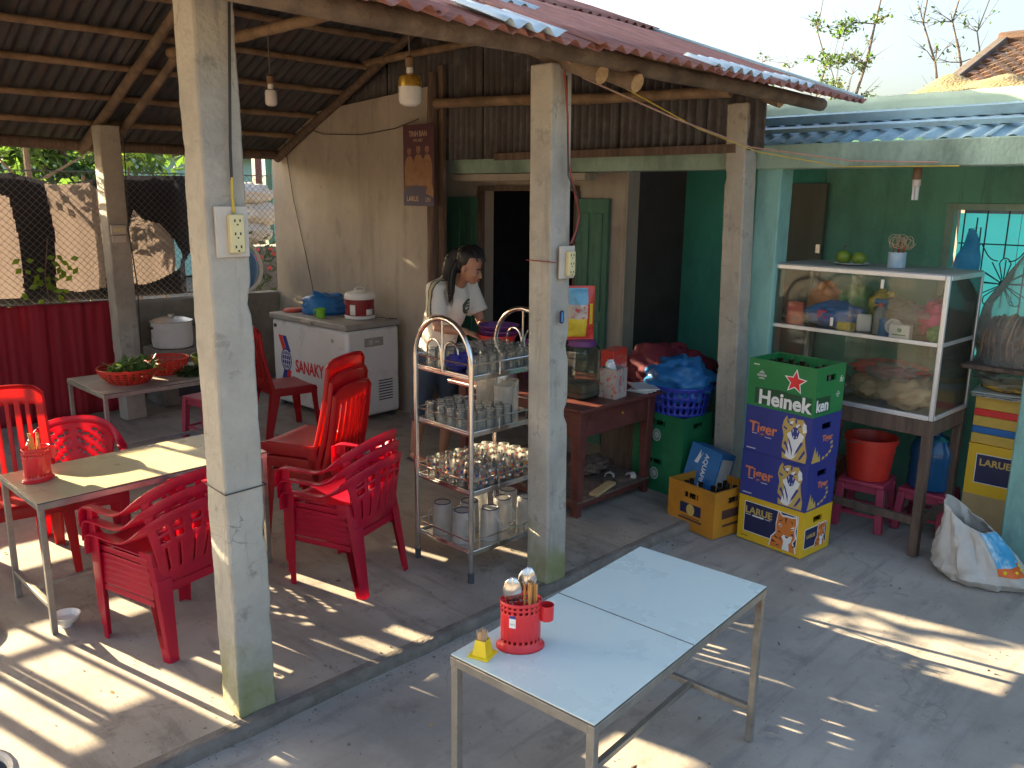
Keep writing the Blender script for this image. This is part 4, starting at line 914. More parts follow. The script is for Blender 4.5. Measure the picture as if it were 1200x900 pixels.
# print on the long front face (faces -X); print right = -Y
ux, uy = Vector((0, -1, 0)), Vector((0, 0, 1)); o0 = Vector((-.0005, FL, .02))
def fdec(n, P, m, l=1): return decal(n, P, m, fz, o0, ux, uy, l)
fdec('logo_stripe_red', [[(.10, .64), (.16, .64), (.225, .50), (.165, .50)], [(.20, .22), (.26, .22), (.29, .33), (.235, .33)]], 'ink_red')
fdec('logo_stripe_blue', [[(.165, .64), (.225, .64), (.29, .50), (.23, .50)], [(.135, .24), (.195, .22), (.235, .33), (.175, .34)]], 'ink_blue')
circ = lambda cx, cy, rx, ry, n=28, a0=0, a1=2 * PI: [(cx + rx * math.cos(a0 + (a1 - a0) * i / n), cy + ry * math.sin(a0 + (a1 - a0) * i / n)) for i in range(n + (1 if a1 - a0 < 6.2 else 0))]
def ringpoly(cx, cy, rx, ry, w, n=28):
    return [[(cx + rx * math.cos(2 * PI * i / n), cy + ry * math.sin(2 * PI * i / n)), (cx + rx * math.cos(2 * PI * (i + 1) / n), cy + ry * math.sin(2 * PI * (i + 1) / n)), (cx + (rx - w) * math.cos(2 * PI * (i + 1) / n), cy + (ry - w) * math.sin(2 * PI * (i + 1) / n)), (cx + (rx - w) * math.cos(2 * PI * i / n), cy + (ry - w) * math.sin(2 * PI * i / n))] for i in range(n)]
fdec('logo_globe', [circ(.215, .42, .085, .105)], 'ink_blue', 2)
gl = ringpoly(.215, .42, .072, .092, .007) + ringpoly(.215, .42, .035, .092, .006) + [[(.145, .418), (.285, .418), (.285, .425), (.145, .425)], [(.155, .462), (.275, .462), (.275, .468), (.155, .468)], [(.155, .374), (.275, .374), (.275, .38), (.155, .38)], [(.212, .33), (.218, .33), (.218, .51), (.212, .51)]]
fdec('logo_grid', gl, 'ink_white', 3)
text('SANAKY', .155, fmat((-.002, FL - .36, .40), ux, uy), 'ink_red', fz, squash=.72, align='LEFT', bold=.004)
def fw(x, y, z=.85): a = R(2.5); return (3.86 + x * math.cos(a) - y * math.sin(a), 5.80 + x * math.sin(a) + y * math.cos(a), .046 + z + .005)
def crumple(amp, seed, f=3.): return lambda p: 1 + amp * noise.noise(p * f + Vector((seed, seed, 0))) + amp * .5 * noise.noise(p * f * 2.7 + Vector((0, seed, 2)))
def blob(name, label, cat, c, r, m, seed=0, amp=.25, knot=False, f=3., seg=30, group=None):
    """crumpled bag or heap, flat at the base; c is the centre of its base"""
    seg = max(seg, 44); b = MB(); fn0 = crumple(amp, seed, f); b.ell((0, 0, r[2]), r, seg, 30, lambda p: fn0(p) + .07 * abs(noise.noise(p * 7.5 + Vector((seed, 1, 2)))) + .035 * noise.noise(p * 15 + Vector((3, seed, 2)))); zm = .12 * r[2]
    b.v = [(x, y, max(z, zm * 0 + .0) if z > 0 else z * .0) for x, y, z in b.v]
    o = b.build(name, m, angle=120, loc=c); tag(o, label, cat, group)
    if knot:
        k = MB(); k.tube([(0, 0, r[2] * 1.75), (.01, .01, r[2] * 2.15), (.03, .02, r[2] * 2.5)], [.02, .008, .03], 9); k.build('knot', m, o)
    return o
# blue water bag, folded
b = MB(); b.lathe([(.10, 0), (.155, .004), (.165, .03), (.15, .05), (.16, .075), (.145, .10), (.15, .125), (.13, .15), (.02, .165)], 36, sq=2.8)
b.v = [(x * (1.25 + .10 * noise.noise(Vector((x * 9, y * 9, z * 14)))), y * (.95 + .2 * noise.noise(Vector((x * 8, y * 8, z * 12 + 5)))), z * (1 + .5 * max(0, noise.noise(Vector((x * 7, y * 7, 3)))))) for x, y, z in b.v]
bag = tag(b.build('plastic_bag', 'blue_bag', loc=fw(.30, .74), angle=60), 'crumpled blue plastic bag of goods on the freezer lid', 'bag'); bag.rotation_euler = (0, 0, 1.9)
MB().band([(.0, -.14, .10), (.02, -.2, .16), (.03, -.26, .14), (.0, -.29, .12)], (1, 0, 0), [.12, .09, .1, .05], .006).build('bag_neck', 'blue_bag', bag)
MB().band([(.0, .05, .14), (.02, .07, .19), (.03, .10, .21)], (1, 0, .2), [.16, .1, .04], .006).build('bag_ear', 'blue_bag', bag)
t = thing('mug', 'lime green plastic mug on the freezer lid', 'mug', fw(.10, .50))
MB().lathe([(.033, 0), (.036, .002), (.041, .085), (.038, .085), (.034, .005)], 22).build('cup', 'lime_plastic', t)
MB().band([(-.02 + .0, .036, .07), (-.03, .062, .068), (-.03, .066, .04), (-.02, .036, .02)], (1, 0, 0), .012, .006).build('handle', 'lime_plastic', t)
t = thing('rice_cooker', 'white and maroon rice cooker with carry handle on the freezer', 'rice cooker', fw(.34, .26), R(20))
MB().lathe([(.105, 0), (.13, .006), (.134, .028), (.125, .034)], 36).build('base_ring', 'white_plastic', t)
MB().lathe([(.122, .03), (.125, .04), (.125, .175), (.12, .18)], 36).build('body', 'maroon_plastic', t)
MB().lathe([(.128, .172), (.132, .18), (.132, .2), (.12, .225), (.06, .24), (.001, .242)], 36).build('lid', 'white_plastic', t)
MB().tube([(-.075, 0, .225), (-.07, 0, .255), (-.035, 0, .272), (.035, 0, .272), (.07, 0, .255), (.075, 0, .225)], .009, 8).build('handle', 'white_plastic', t)
b = MB()
for a0, a1 in ((3.05, 3.45), (4.2, 4.75)): b.grid(lambda u, v: Vector((.1268 * math.cos(a0 + (a1 - a0) * u), .1268 * math.sin(a0 + (a1 - a0) * u), .04 + v * (.09 if a0 < 4 else .05))), 8, 2)
b.build('front_panel', 'white_plastic', t, solid=.003)
o = MB().tube([fw(.44, .22, .851), fw(.50, .12, .853), fw(.46, .04, .855), fw(.52, .03, .853), fw(.53, .10, .853), fw(.50, .05, .857), fw(.54, -.0, .853)], .004, 6).build('coiled_cable', 'wire_black'); tag(o, 'black power cord coiled beside the rice cooker', 'cord')
o = MB().lathe([(.085, 0), (.095, .012), (.08, .028), (.03, .034), (.002, .034)], 24).build('round_tin', 'red_lid', loc=fw(.16, 1.02)); tag(o, 'flat round reddish tin at the end of the freezer lid', 'tin')

# ------------------------------------------------------------------ greens table
def basket(name, label, c, r, h, m, holes=True, r0=.62, sq=None):
    b = MB(); n = 48; rows = 12
    prof = [(r * (r0 + (1 - r0) * math.sin(PI / 2 * (j / rows))), h * j / rows) for j in range(rows + 1)]
    vs = [Vector((rr * math.cos(2 * PI * i / n), rr * math.sin(2 * PI * i / n), z)) for rr, z in prof for i in range(n)]; fs = []
    for j in range(rows):
        for i in range(n):
            if holes and 1 <= j <= rows - 3 and i % 2 == 0 and j % 2 == 1: continue
            fs.append((j * n + i, j * n + (i + 1) % n, (j + 1) * n + (i + 1) % n, (j + 1) * n + i))
    fs.append(tuple(range(n)))
    b.add(vs, fs); t = thing(name, label, 'basket', c)
    b.build('bowl', m, t, solid=.003); MB().tube([(r * math.cos(2 * PI * i / n), r * math.sin(2 * PI * i / n), h) for i in range(n)], .006, 6, close=True).build('rim', m, t)
    return t
VZ = .046 + .60
def greens(label, c, rx, ry, h, n, seed, m='veg_leaf'):
    random.seed(seed); b = MB()
    for _ in range(n):
        a = rnd(0, 6.28); q = math.sqrt(rnd(0, 1)); x, y = rx * q * math.cos(a), ry * q * math.sin(a); z = h * (1 - q * q) * rnd(.3, 1) + .004
        leaf(b, (x, y, z), (rnd(-1, 1), rnd(-1, 1), rnd(-.3, .6)), (0, 0, 1), rnd(.05, .11), rnd(.012, .024))
    for _ in range(n // 6):
        a = rnd(0, 6.28); x, y = rx * .6 * math.cos(a), ry * .6 * math.sin(a); b.tube([(x, y, h * .4), (x * .2 + rnd(-.06, .06), y * .2 + rnd(-.05, .05), h * rnd(.6, 1.05))], .003, 4)
    return tag(b.build('leafy_greens', m, smooth=False, loc=c), label, 'vegetables')
basket('round_basket', 'large red plastic basket of greens on the grey table', (2.16, 5.97, VZ), .20, .105, 'basket_red')
greens('heap of leafy greens in the large red basket', (2.18, 5.96, VZ + .06), .17, .15, .10, 230, 4)
basket('round_basket', 'smaller red plastic basket behind the greens', (2.48, 6.10, VZ), .16, .115, 'basket_red')
basket('colander', 'yellow green plastic colander with vegetables', (2.80, 6.02, VZ), .15, .11, 'colander_green')
greens('loose greens spilled between the baskets on the table', (2.62, 5.94, VZ), .13, .12, .035, 110, 6, 'leaf_dark')
greens('bright greens heaped in the colander', (2.80, 6.02, VZ + .07), .12, .12, .06, 80, 9)
# stool under the table, pot, misc
def stool(label, loc, rz=0, m='pink_plastic', s=.27, h=.28):
    t = thing('stool', label, 'stool', loc, rz); w = s / 2
    part('seat', m, t, [((0, 0, h - .012), (s, s, .024))], bevel=.006); part('apron', m, t, [((0, y, h - .045), (s - .03, .008, .045)) for y in (-w + .02, w - .02)] + [((x, 0, h - .045), (.008, s - .05, .045)) for x in (-w + .02, w - .02)])
    for sx in (-1, 1):
        for sy in (-1, 1):
            b = MB(); b.rings([[Vector((sx * (w - .02 + .015 * (1 - f)) + dx, sy * (w - .02 + .015 * (1 - f)) + dy, (h - .025) * f)) for dx, dy in ((-.022, -.022), (.022, -.022), (.022, .022), (-.022, .022))] for f in (0, .5, 1)]); b.build('leg', m, t, bevel=.004)
    for z in (.09,):
        part('crossbar', m, t, [((0, y, z), (s - .06, .008, .02)) for y in (-w + .015, w - .015)] + [((x, 0, z), (.008, s - .06, .02)) for x in (-w + .015, w - .015)])
    return t
stool('pink plastic stool under the greens table', (2.86, 6.28, .046), .2, h=.34)
st = thing('cooking_stove', 'low blackened brick hearth between post and half wall', 'stove', (3.25, 7.62, .046)); part('block', 'grey_plaster', st, [((0, 0, .26), (.55, .42, .52))], bevel=.02); part('opening', 'dark_room', st, [((0, -.2105, .2), (.28, .006, .22))])
t = thing('cooking_pot', 'large white enamel pot with lid on the hearth', 'pot', (3.16, 7.58, .568)); MB().lathe([(.15, 0), (.17, .01), (.178, .05), (.178, .235), (.186, .24)], 32).build('body', 'white_enamel', t); MB().lathe([(.188, .238), (.188, .246), (.12, .268), (.03, .278), (.03, .30), (.001, .302)], 32).build('lid', 'steel_dull', t)
for s in (-1, 1): part('handle', 'wire_black', t, [((s * .19, 0, .19), (.025, .05, .02))], bevel=.004)
blob('plastic_bag', 'blue plastic bag lying on the floor beyond the cream table', 'bag', (2.66, 6.0, .046), (.19, .14, .05), 'blue_stuff', 5)
t = thing('bowl', 'small white ceramic bowl on the floor by the table leg', 'bowl', (1.02, 3.83, .046)); MB().lathe([(.025, 0), (.026, .008), (.05, .03), (.062, .055), (.059, .055), (.045, .03), (.001, .012)], 26).build('body', 'white_enamel', t)
# blue and white scoop shape hanging beyond the half wall
t = wparent(thing('plastic_baby_bath', 'blue plastic tub with white rim hung beyond the half wall', 'tub', (4.05, 8.05, .95)))
b = MB(); b.ell((4.06, 8.05, 1.23), (.24, .05, .26), 26, 14, lambda p: 1 - .12 * p.z); b.build('shell', 'blue_panel', t)
MB().tube([(4.06 + .25 * (1 - .12 * math.sin(a)) * math.cos(a), 8.0, 1.23 + .27 * math.sin(a)) for a in [2 * PI * i / 28 for i in range(28)]], .02, 7, close=True).build('rim', 'white_plastic', t)
for k, (x, z, r) in enumerate(((4.9, 1.95, .16), (4.98, 1.72, .2), (4.86, 1.50, .19))):
    blob('sack', ('topmost pale sack of the pile beyond the chain link', 'middle pale sack of the pile beyond the chain link', 'lowest pale sack of the pile beyond the chain link')[k], 'sack', (x + .1, 9.5, z - r * .75), (.30, .2, r * .75), 'sack_white', k + 20, .2)
sh = MB(); sh.box2((4.5, 9.3, 0), (5.6, 9.75, 1.33)); tag(sh.build('brick_ledge', 'grey_plaster', smooth=False), 'grey ledge carrying pale sacks beyond the chain link', 'ledge')
# ------------------------------------------------------------------ stainless trolley
RX0, RX1, RY0, RY1 = 2.625, 3.19, 2.90, 3.325
tr = wparent(thing('trolley', 'four tier stainless steel trolley with hooped ends holding glassware', 'trolley', ((RX0 + RX1) / 2, (RY0 + RY1) / 2, .046)))
rr = (RY1 - RY0) / 2; ym = (RY0 + RY1) / 2
for x in (RX0, RX1):
    pts = [(x, RY0, .09), (x, RY0, .6), (x, RY0, 1.155)] + [(x, ym - rr * math.cos(PI * k / 14), 1.155 + rr * math.sin(PI * k / 14)) for k in range(1, 14)] + [(x, RY1, 1.155), (x, RY1, .6), (x, RY1, .09)]
    MB().tube(pts, .0135, 12).build('hoop', 'stainless', tr)
    for y in (RY0, RY1): MB().tube([(x, y, .046), (x, y, .10)], .0165, 10).build('foot', 'rubber', tr)
    # scroll hooks and centre bar inside the hoop
    MB().tube([(x, ym, 1.10), (x, ym, 1.36)], .006, 8).build('centre_bar', 'stainless', tr)
    for s in (-1, 1):
        MB().tube([(x, ym + s * .006, 1.13), (x, ym + s * .012, 1.18)] + [(x, ym + s * (.066 - .052 * math.cos(a)), 1.20 + .058 * math.sin(a)) for a in [.1 + .3 * q for q in range(11)]], .005, 7).build('scroll', 'stainless', tr)
TZ = (.20, .515, .82, 1.10)
for z in TZ:
    s = MB(); s.box2((RX0 + .004, RY0 + .004, z - .012), (RX1 - .004, RY1 - .004, z)); sh_ = s.build('shelf', 'stainless', tr, bevel=.003)
    e = MB()
    for y in (RY0 + .006, RY1 - .006): e.box(((RX0 + RX1) / 2, y, z - .004), (RX1 - RX0 - .03, .010, .028))
    for x in (RX0 + .012, RX1 - .012): e.box((x, ym, z - .004), (.010, RY1 - RY0 - .03, .0275))
    e.build('shelf_edge', 'stainless', tr, bevel=.003)
    for y in (RY0, RY1):
        MB().tube([(RX0, y, z + .062), (RX1, y, z + .062)], .004, 6).build('guard_rail', 'stainless', tr)
        for x in (RX0 + .19, RX0 + .38): MB().tube([(x, y, z - .004), (x, y, z + .062)], .0032, 6).build('rail_pin', 'stainless', tr)
    for x in (RX0, RX1): 
        MB().tube([(x, RY0, z + .062), (x, RY1, z + .062)], .004, 6).build('guard_rail', 'stainless', tr)
# glassware
def glass_proto(name, prof, m, parts=None):
    return MB().lathe(prof, 16, cap=True).build(name, m)
g_tumbler = glass_proto('tumbler', [(.024, .0), (.026, .002), (.030, .095), (.0285, .095), (.0245, .012), (.001, .011)], 'glass')
g_small = glass_proto('shot_glass', [(.021, .0), (.023, .002), (.027, .07), (.0255, .07), (.0215, .010), (.001, .009)], 'glass')
random.seed(31)
def place(proto, x, y, z, flip, label, cat, group):
    c = proto.copy(); COL.objects.link(c); c.location = (x, y, z + (.0955 if flip and proto is g_tumbler else (.0705 if flip else .0))); c.rotation_euler = (PI if flip else 0, 0, rnd(0, 6))
    return tag(c, label, cat, group)
z = TZ[3]
for i in range(8):
    for j in range(5):
        x = RX0 + .055 + i * .0645 + rnd(-.004, .004); y = RY0 + .05 + j * .079 + rnd(-.004, .004)
        if i < 3 and j in (1, 2): continue
        place(g_tumbler, x, y, z + .001, True, 'clear tumbler upside down on the top tier of the trolley', 'glass', 'tumblers on the top trolley tier')
for i in range(5):
    for j in range(5):
        x = RX0 + .05 + i * .06 + rnd(-.004, .004); y = RY0 + .05 + j * .078 + rnd(-.005, .005)
        if i == 4 and j > 1: continue
        place(g_tumbler, x, y, TZ[2] + .001, True, 'clear tumbler upside down beside frosted jugs on the second tier', 'glass', 'tumblers on the second trolley tier')
# patterned tumblers: flower dots red, yellow, blue on the glass
def patterned():
    t = thing('patterned_tumbler', 'x', 'glass'); MB().lathe([(.024, .0), (.026, .002), (.030, .098), (.0285, .098), (.0245, .012), (.001, .011)], 16).build('cup', 'glass', t)
    for m, off in (('ink_red', 0), ('ink_gold', .9), ('ink_white', 1.9), ('ink_orange', 2.6), ('ink_blue', 3.3)):
        b = MB()
        for k in range(5):
            a = off + k * 1.256 + rnd(-.15, .15); zz = .028 + .013 * ((k * 2 + int(off * 3)) % 5); r = .0272 + zz * .042
            c = Vector((r * math.cos(a), r * math.sin(a), zz)); tx = Vector((-math.sin(a), math.cos(a), 0)); tz = Vector((0, 0, 1)); n = tx.cross(tz)
            b.prism([(.0075 * math.cos(q * PI / 4), .0075 * math.sin(q * PI / 4)) for q in range(8)], c, tx, tz, n, .0008)
        b.build('flower_print', m, t, smooth=False)['kind'] = 'stuff'
    return t
pt = patterned()
for i in range(8):
    for j in range(5):
        if i == 7 and j == 4: continue
        dup(pt, (RX0 + .055 + i * .0645 + rnd(-.004, .004), RY0 + .05 + j * .079 + rnd(-.004, .004), TZ[1] + .001), rnd(0, 6), 'tumbler printed with red and yellow flowers on the third trolley tier', group='patterned tumblers on the trolley')
for ch in list(pt.children): bpy.data.objects.remove(ch)
bpy.data.objects.remove(pt)
# frosted jugs on tier two, mugs on the bottom tier
def jug(loc, rz, label, h=.19, r=.052, group=None, ring=False):
    t = thing('jug', label, 'jug', loc, rz, group)
    MB().lathe([(r * .9, 0), (r * .94, .003), (r, h), (r - .003, h), (r * .88, .006), (.001, .005)] if not ring else [(r, 0), (r * .94, h - .004), (r * .9, h), (.001, h)], 24).build('body', 'frosted', t)
    if ring: MB().tube([(r * .8 * math.cos(2 * PI * i / 24), r * .8 * math.sin(2 * PI * i / 24), h + .002) for i in range(24)], .003, 6, close=True).build('base_ring', 'ink_navy', t)
    MB().band([(r * .95, 0, h * .22), (r * 1.5, 0, h * .30), (r * 1.6, 0, h * .62), (r * .97, 0, h * .80)], (0, 1, 0), .014, .008).build('handle', 'frosted', t)
    return t
for k, (x, y) in enumerate(((2.99, 3.05), (3.00, 3.20), (3.10, 3.12))): jug((x, y, TZ[2] + .001), (1.6, 2.4, .4)[k], ('frosted plastic jug on the second tier, handle towards the shed', 'frosted plastic jug at the back of the second tier', 'frosted plastic jug on the second tier by the cement post')[k], .17)
for k, (x, y) in enumerate(((2.71, 3.22), (2.71, 3.06), (2.83, 3.14), (2.84, 2.99), (2.97, 3.22), (2.99, 3.05), (3.11, 3.13), (3.10, 2.98))):
    jug((x, y, TZ[0] + .001), (2, -1.8, 1, -1.6, 2.2, -1.5, .5, -1.2)[k], 'frosted beer mug upside down on the bottom trolley tier', .165, .053, 'frosted mugs on the bottom tier', True)
blob('folded_cloth', 'dark blue cloth bundle on the top trolley tier', 'cloth', (2.74, 3.10, TZ[3] + .001), (.085, .07, .042), 'blue_cloth', 2, .3)
for g in (g_tumbler, g_small): bpy.data.objects.remove(g)

# ------------------------------------------------------------------ brown wooden table and what is on it
BT = .046
bt = wparent(thing('wooden_table', 'dark red brown wooden table behind the cement post', 'table', (4.0, 3.6, BT)))
bx0, bx1, by0, by1, bz = 3.60, 4.46, 3.03, 4.22, .745
part('top', 'table_wood', bt, [(((bx0 + bx1) / 2, (by0 + by1) / 2, bz - .0125), (bx1 - bx0, by1 - by0, .025))], bevel=.006)
part('apron', 'table_wood', bt, [(((bx0 + bx1) / 2, by0 + .08, bz - .11), (bx1 - bx0 - .16, .02, .17)), (((bx0 + bx1) / 2, by1 - .08, bz - .11), (bx1 - bx0 - .16, .02, .17)), ((bx0 + .08, (by0 + by1) / 2, bz - .11), (.02, by1 - by0 - .18, .17)), ((bx1 - .08, (by0 + by1) / 2, bz - .11), (.02, by1 - by0 - .18, .17))])
part('drawer_knob', 'brass', bt, [((4.07, by0 + .062, bz - .10), (.016, .018, .016))], bevel=.004)
for x in (bx0 + .09, bx1 - .09):
    for y in (by0 + .09, by1 - .09):
        b = MB(); b.rings([[Vector((x + sx * r, y + sy * r, z)) for sx, sy in ((-1, -1), (1, -1), (1, 1), (-1, 1))] for r, z in ((.022, BT), (.024, .12), (.036, .62), (.036, bz - .026))]); b.build('leg', 'table_wood', bt, bevel=.004)
part('stretcher', 'table_wood', bt, [((x, (by0 + by1) / 2, .12), (.03, by1 - by0 - .22, .04)) for x in (bx0 + .09, bx1 - .09)] + [(((bx0 + bx1) / 2, y, .118), (bx1 - bx0 - .22, .03, .04)) for y in (by0 + .09, by1 - .09)])
low = part('plank_shelf', 'old_wood', bt, [(((bx0 + bx1) / 2, (by0 + by1) / 2, .146), (bx1 - bx0 - .12, by1 - by0 - .12, .014))])
# big glass jar
t = thing('glass_jar', 'big square shouldered glass jar with lid on the wooden table', 'jar', (3.88, 3.28, bz))
MB().lathe([(.08, 0), (.094, .006), (.098, .02), (.098, .285), (.092, .31), (.078, .325)], 40, sq=5).build('body', 'glass_jar', t); MB().lathe([(.078, .008), (.088, .014), (.09, .03), (.09, .09), (.02, .10)], 32, sq=5).build('contents', 'jar_content', t)
for zz in (.04, .11, .18, .25): MB().lathe([(.098, zz), (.102, zz + .003), (.098, zz + .006)], 40, sq=5, cap=False).build('moulded_ring', 'glass_jar', t)
MB().lathe([(.082, .32), (.088, .324), (.088, .355), (.08, .36), (.001, .362)], 30).build('lid', 'purple_plastic', t)
pk = wparent(thing('snack_packet', 'puffed red, yellow and blue foil packet standing on the jar', 'packet', (3.88, 3.25, bz + .361)))
px_, py_, pz_ = 3.865, 3.285, bz + .358
nx = Vector((-.62, -.78, 0)); sx = Vector((.78, -.62, 0))
def pillow(w, h, th, n=16):
    b = MB()
    for s in (-1, 1): b.grid(lambda u, v: Vector((px_, py_, pz_)) + sx * ((u - .5) * w) + Vector((0, 0, v * h)) + nx * (s * th * max(0, math.sin(PI * u) * math.sin(PI * min(1, max(0, (v - .06) / .88)))) ** .6 * (1 + .25 * noise.noise(Vector((u * 5, v * 5, s))))), n, n)
    return b
pillow(.17, .33, .036).build('pouch', 'packet_red', pk)
def pskin(u0, u1, v0, v1, m, name):
    b = MB(); b.grid(lambda a, c: (lambda u, v: Vector((px_, py_, pz_)) + sx * ((u - .5) * .17) + Vector((0, 0, v * .33)) + nx * (.003 + .038 * max(0, math.sin(PI * u) * math.sin(PI * min(1, max(0, (v - .06) / .88)))) ** .6 * (1 + .25 * noise.noise(Vector((u * 5, v * 5, 1))))))(u0 + (u1 - u0) * a, v0 + (v1 - v0) * c), 14, 14); return b.build(name, m, pk)
pskin(.03, .70, .06, .40, 'packet_yellow', 'print_yellow'); pskin(.03, .72, .40, .66, 'tin_print', 'print_picture'); pskin(.05, .74, .66, .96, 'packet_blue', 'print_blue'); pskin(.80, .92, .30, .68, 'packet_yellow', 'print_side')
pillow(.172, .012, .004, 6).build('crimp', 'packet_red', pk)
# printed square tin
t = thing('square_tin', 'open square tin with faded flower print on the wooden table', 'tin', (4.03, 3.15, bz), R(8))
b = MB(); s = .066; hh = .185
b.rings([[Vector((a * q, c * q, z)) for a, c in ((-1, -1), (1, -1), (1, 1), (-1, 1))] for q, z in ((s, 0), (s, hh), (s - .003, hh), (s - .003, .01))], cap=True); b.build('body', 'tin_print', t, smooth=False)
part('inner_dark', 'dark_room', t, [((0, 0, hh - .05), (2 * s - .008, 2 * s - .008, .004))])
o = blob('bag_twist', 'white knotted plastic twist in the square tin', 'bag', (4.02, 3.16, bz + hh - .047), (.03, .03, .045), 'white_plastic', 4, .4)
t = thing('gift_box', 'bright red gift box with gold characters behind the square tin', 'box', (4.27, 3.33, bz), R(12))
part('carton', 'packet_red', t, [((0, 0, .125), (.20, .09, .25))], bevel=.003)
for k in range(4):
    zz = .19 - k * .045; c = Vector((.08, -.0455, zz))
    decal('gold_character', [[(-.012, -.002), (.012, -.002), (.012, .002), (-.012, .002)], [(-.002, -.014), (.002, -.014), (.002, .014), (-.002, .014)], [(-.012, -.014), (-.002, -.008), (-.004, -.006), (-.014, -.011)], [(.012, -.014), (.002, -.008), (.004, -.006), (.014, -.011)]], 'ink_gold', t, c, (1, 0, 0), (0, 0, 1), 1)
decal('gold_script', [[(-.05 + .012 * k, .20 + .008 * (k % 2)), (-.042 + .012 * k, .20 + .008 * ((k + 1) % 2)), (-.042 + .012 * k, .204 + .008 * ((k + 1) % 2)), (-.05 + .012 * k, .204 + .008 * (k % 2))] for k in range(7)], 'ink_gold', t, (0, -.0455, 0), (1, 0, 0), (0, 0, 1), 1)
for k in range(4):
    o = MB().box((0, 0, 0), (.21, .15, .006)).build('paper_sheet', 'paper' if k % 2 else 'newsprint', loc=(4.33, 3.13, bz + .0035 + .0065 * k)); o.rotation_euler = (0, 0, .2 + .25 * k); tag(o, ('bottom folded paper of the pile at the wooden table end', 'second folded paper of the pile at the wooden table end', 'third folded paper of the pile at the wooden table end', 'top folded paper of the pile at the wooden table end')[k], 'paper')
# bowls by the girl
def basin(name, label, c, r, h, m, fl=0):
    t = thing(name, label, 'basin', c); b = MB(); n = 40
    def pr(q): return [(r * .70, 0), (r * .74, .004), (r * .97, h), (r * 1.03, h + .004), (r * 1.03, h + .009), (r * .94, h + .006), (r * .70, .008), (.001, .007)]
    b.lathe(pr(0), n)
    if fl: b.v = [(x * (1 + fl * math.cos(20 * math.atan2(y, x)) * (1 if math.hypot(x, y) > r * .6 else 0)), y * (1 + fl * math.cos(20 * math.atan2(y, x)) * (1 if math.hypot(x, y) > r * .6 else 0)), z) for x, y, z in b.v]
    b.build('bowl', m, t); return t
def stand_box(x, y): pass
t = thing('cooking_pot', 'upturned steel pot under the red basin on the wooden table', 'pot', (3.76, 3.90, bz)); MB().lathe([(.14, 0), (.135, .004), (.12, .20), (.11, .218), (.001, .22)], 28).build('body', 'steel_dull', t)
BZ = bz + .221
basin('basin', 'red plastic basin below the girl\'s hands', (3.76, 3.90, BZ), .125, .10, 'bucket_red', .012)
basin('basin', 'purple ribbed plastic basin held by the girl, lower of two', (3.78, 3.90, BZ + .070), .135, .06, 'purple_plastic', .02)
basin('basin', 'purple ribbed plastic basin stacked on top by the girl', (3.78, 3.91, BZ + .095), .132, .065, 'purple_plastic', .02)
basin('basin', 'purple plastic basin on the wooden table beside the stacked ones', (4.08, 3.80, bz + .001), .16, .24, 'purple_plastic', .02)
# things under and beside the table
MB().box
o = blob('rag', 'dark crumpled rag under the wooden table', 'rag', (4.15, 3.42, .155), (.16, .10, .05), 'old_wood', 7, .4); 
for k, (x, y, rz, lab) in enumerate(((4.12, 3.22, .5, 'worn tan sandal on the shelf under the wooden table'), (4.22, 3.15, -.3, 'second worn sandal on the shelf under the wooden table'))):
    t = thing('sandal', lab, 'sandal', (x, y, .154), rz)
    b = MB(); b.prism([(.09 * math.cos(a) , .034 * math.sin(a) * (1 - .2 * math.cos(a))) for a in [2 * PI * i / 20 for i in range(20)]], (0, 0, 0), (1, 0, 0), (0, 1, 0), (0, 0, 1), .02); b.build('sole', 'stand_wood', t)
    MB().band([(.03, -.03, .015), (.035, -.025, .035), (.04, 0, .045), (.035, .025, .035), (.03, .03, .015)], (1, 0, 0), .04, .005).build('strap', 'offwhite', t)
o = MB().box((0, 0, 0), (.28, .06, .02)).build('wood_offcut', 'cardboard', loc=(3.95, 3.13, .164), bevel=.004); o.rotation_euler = (0, 0, .25); tag(o, 'pale wood offcut under the wooden table', 'wood')
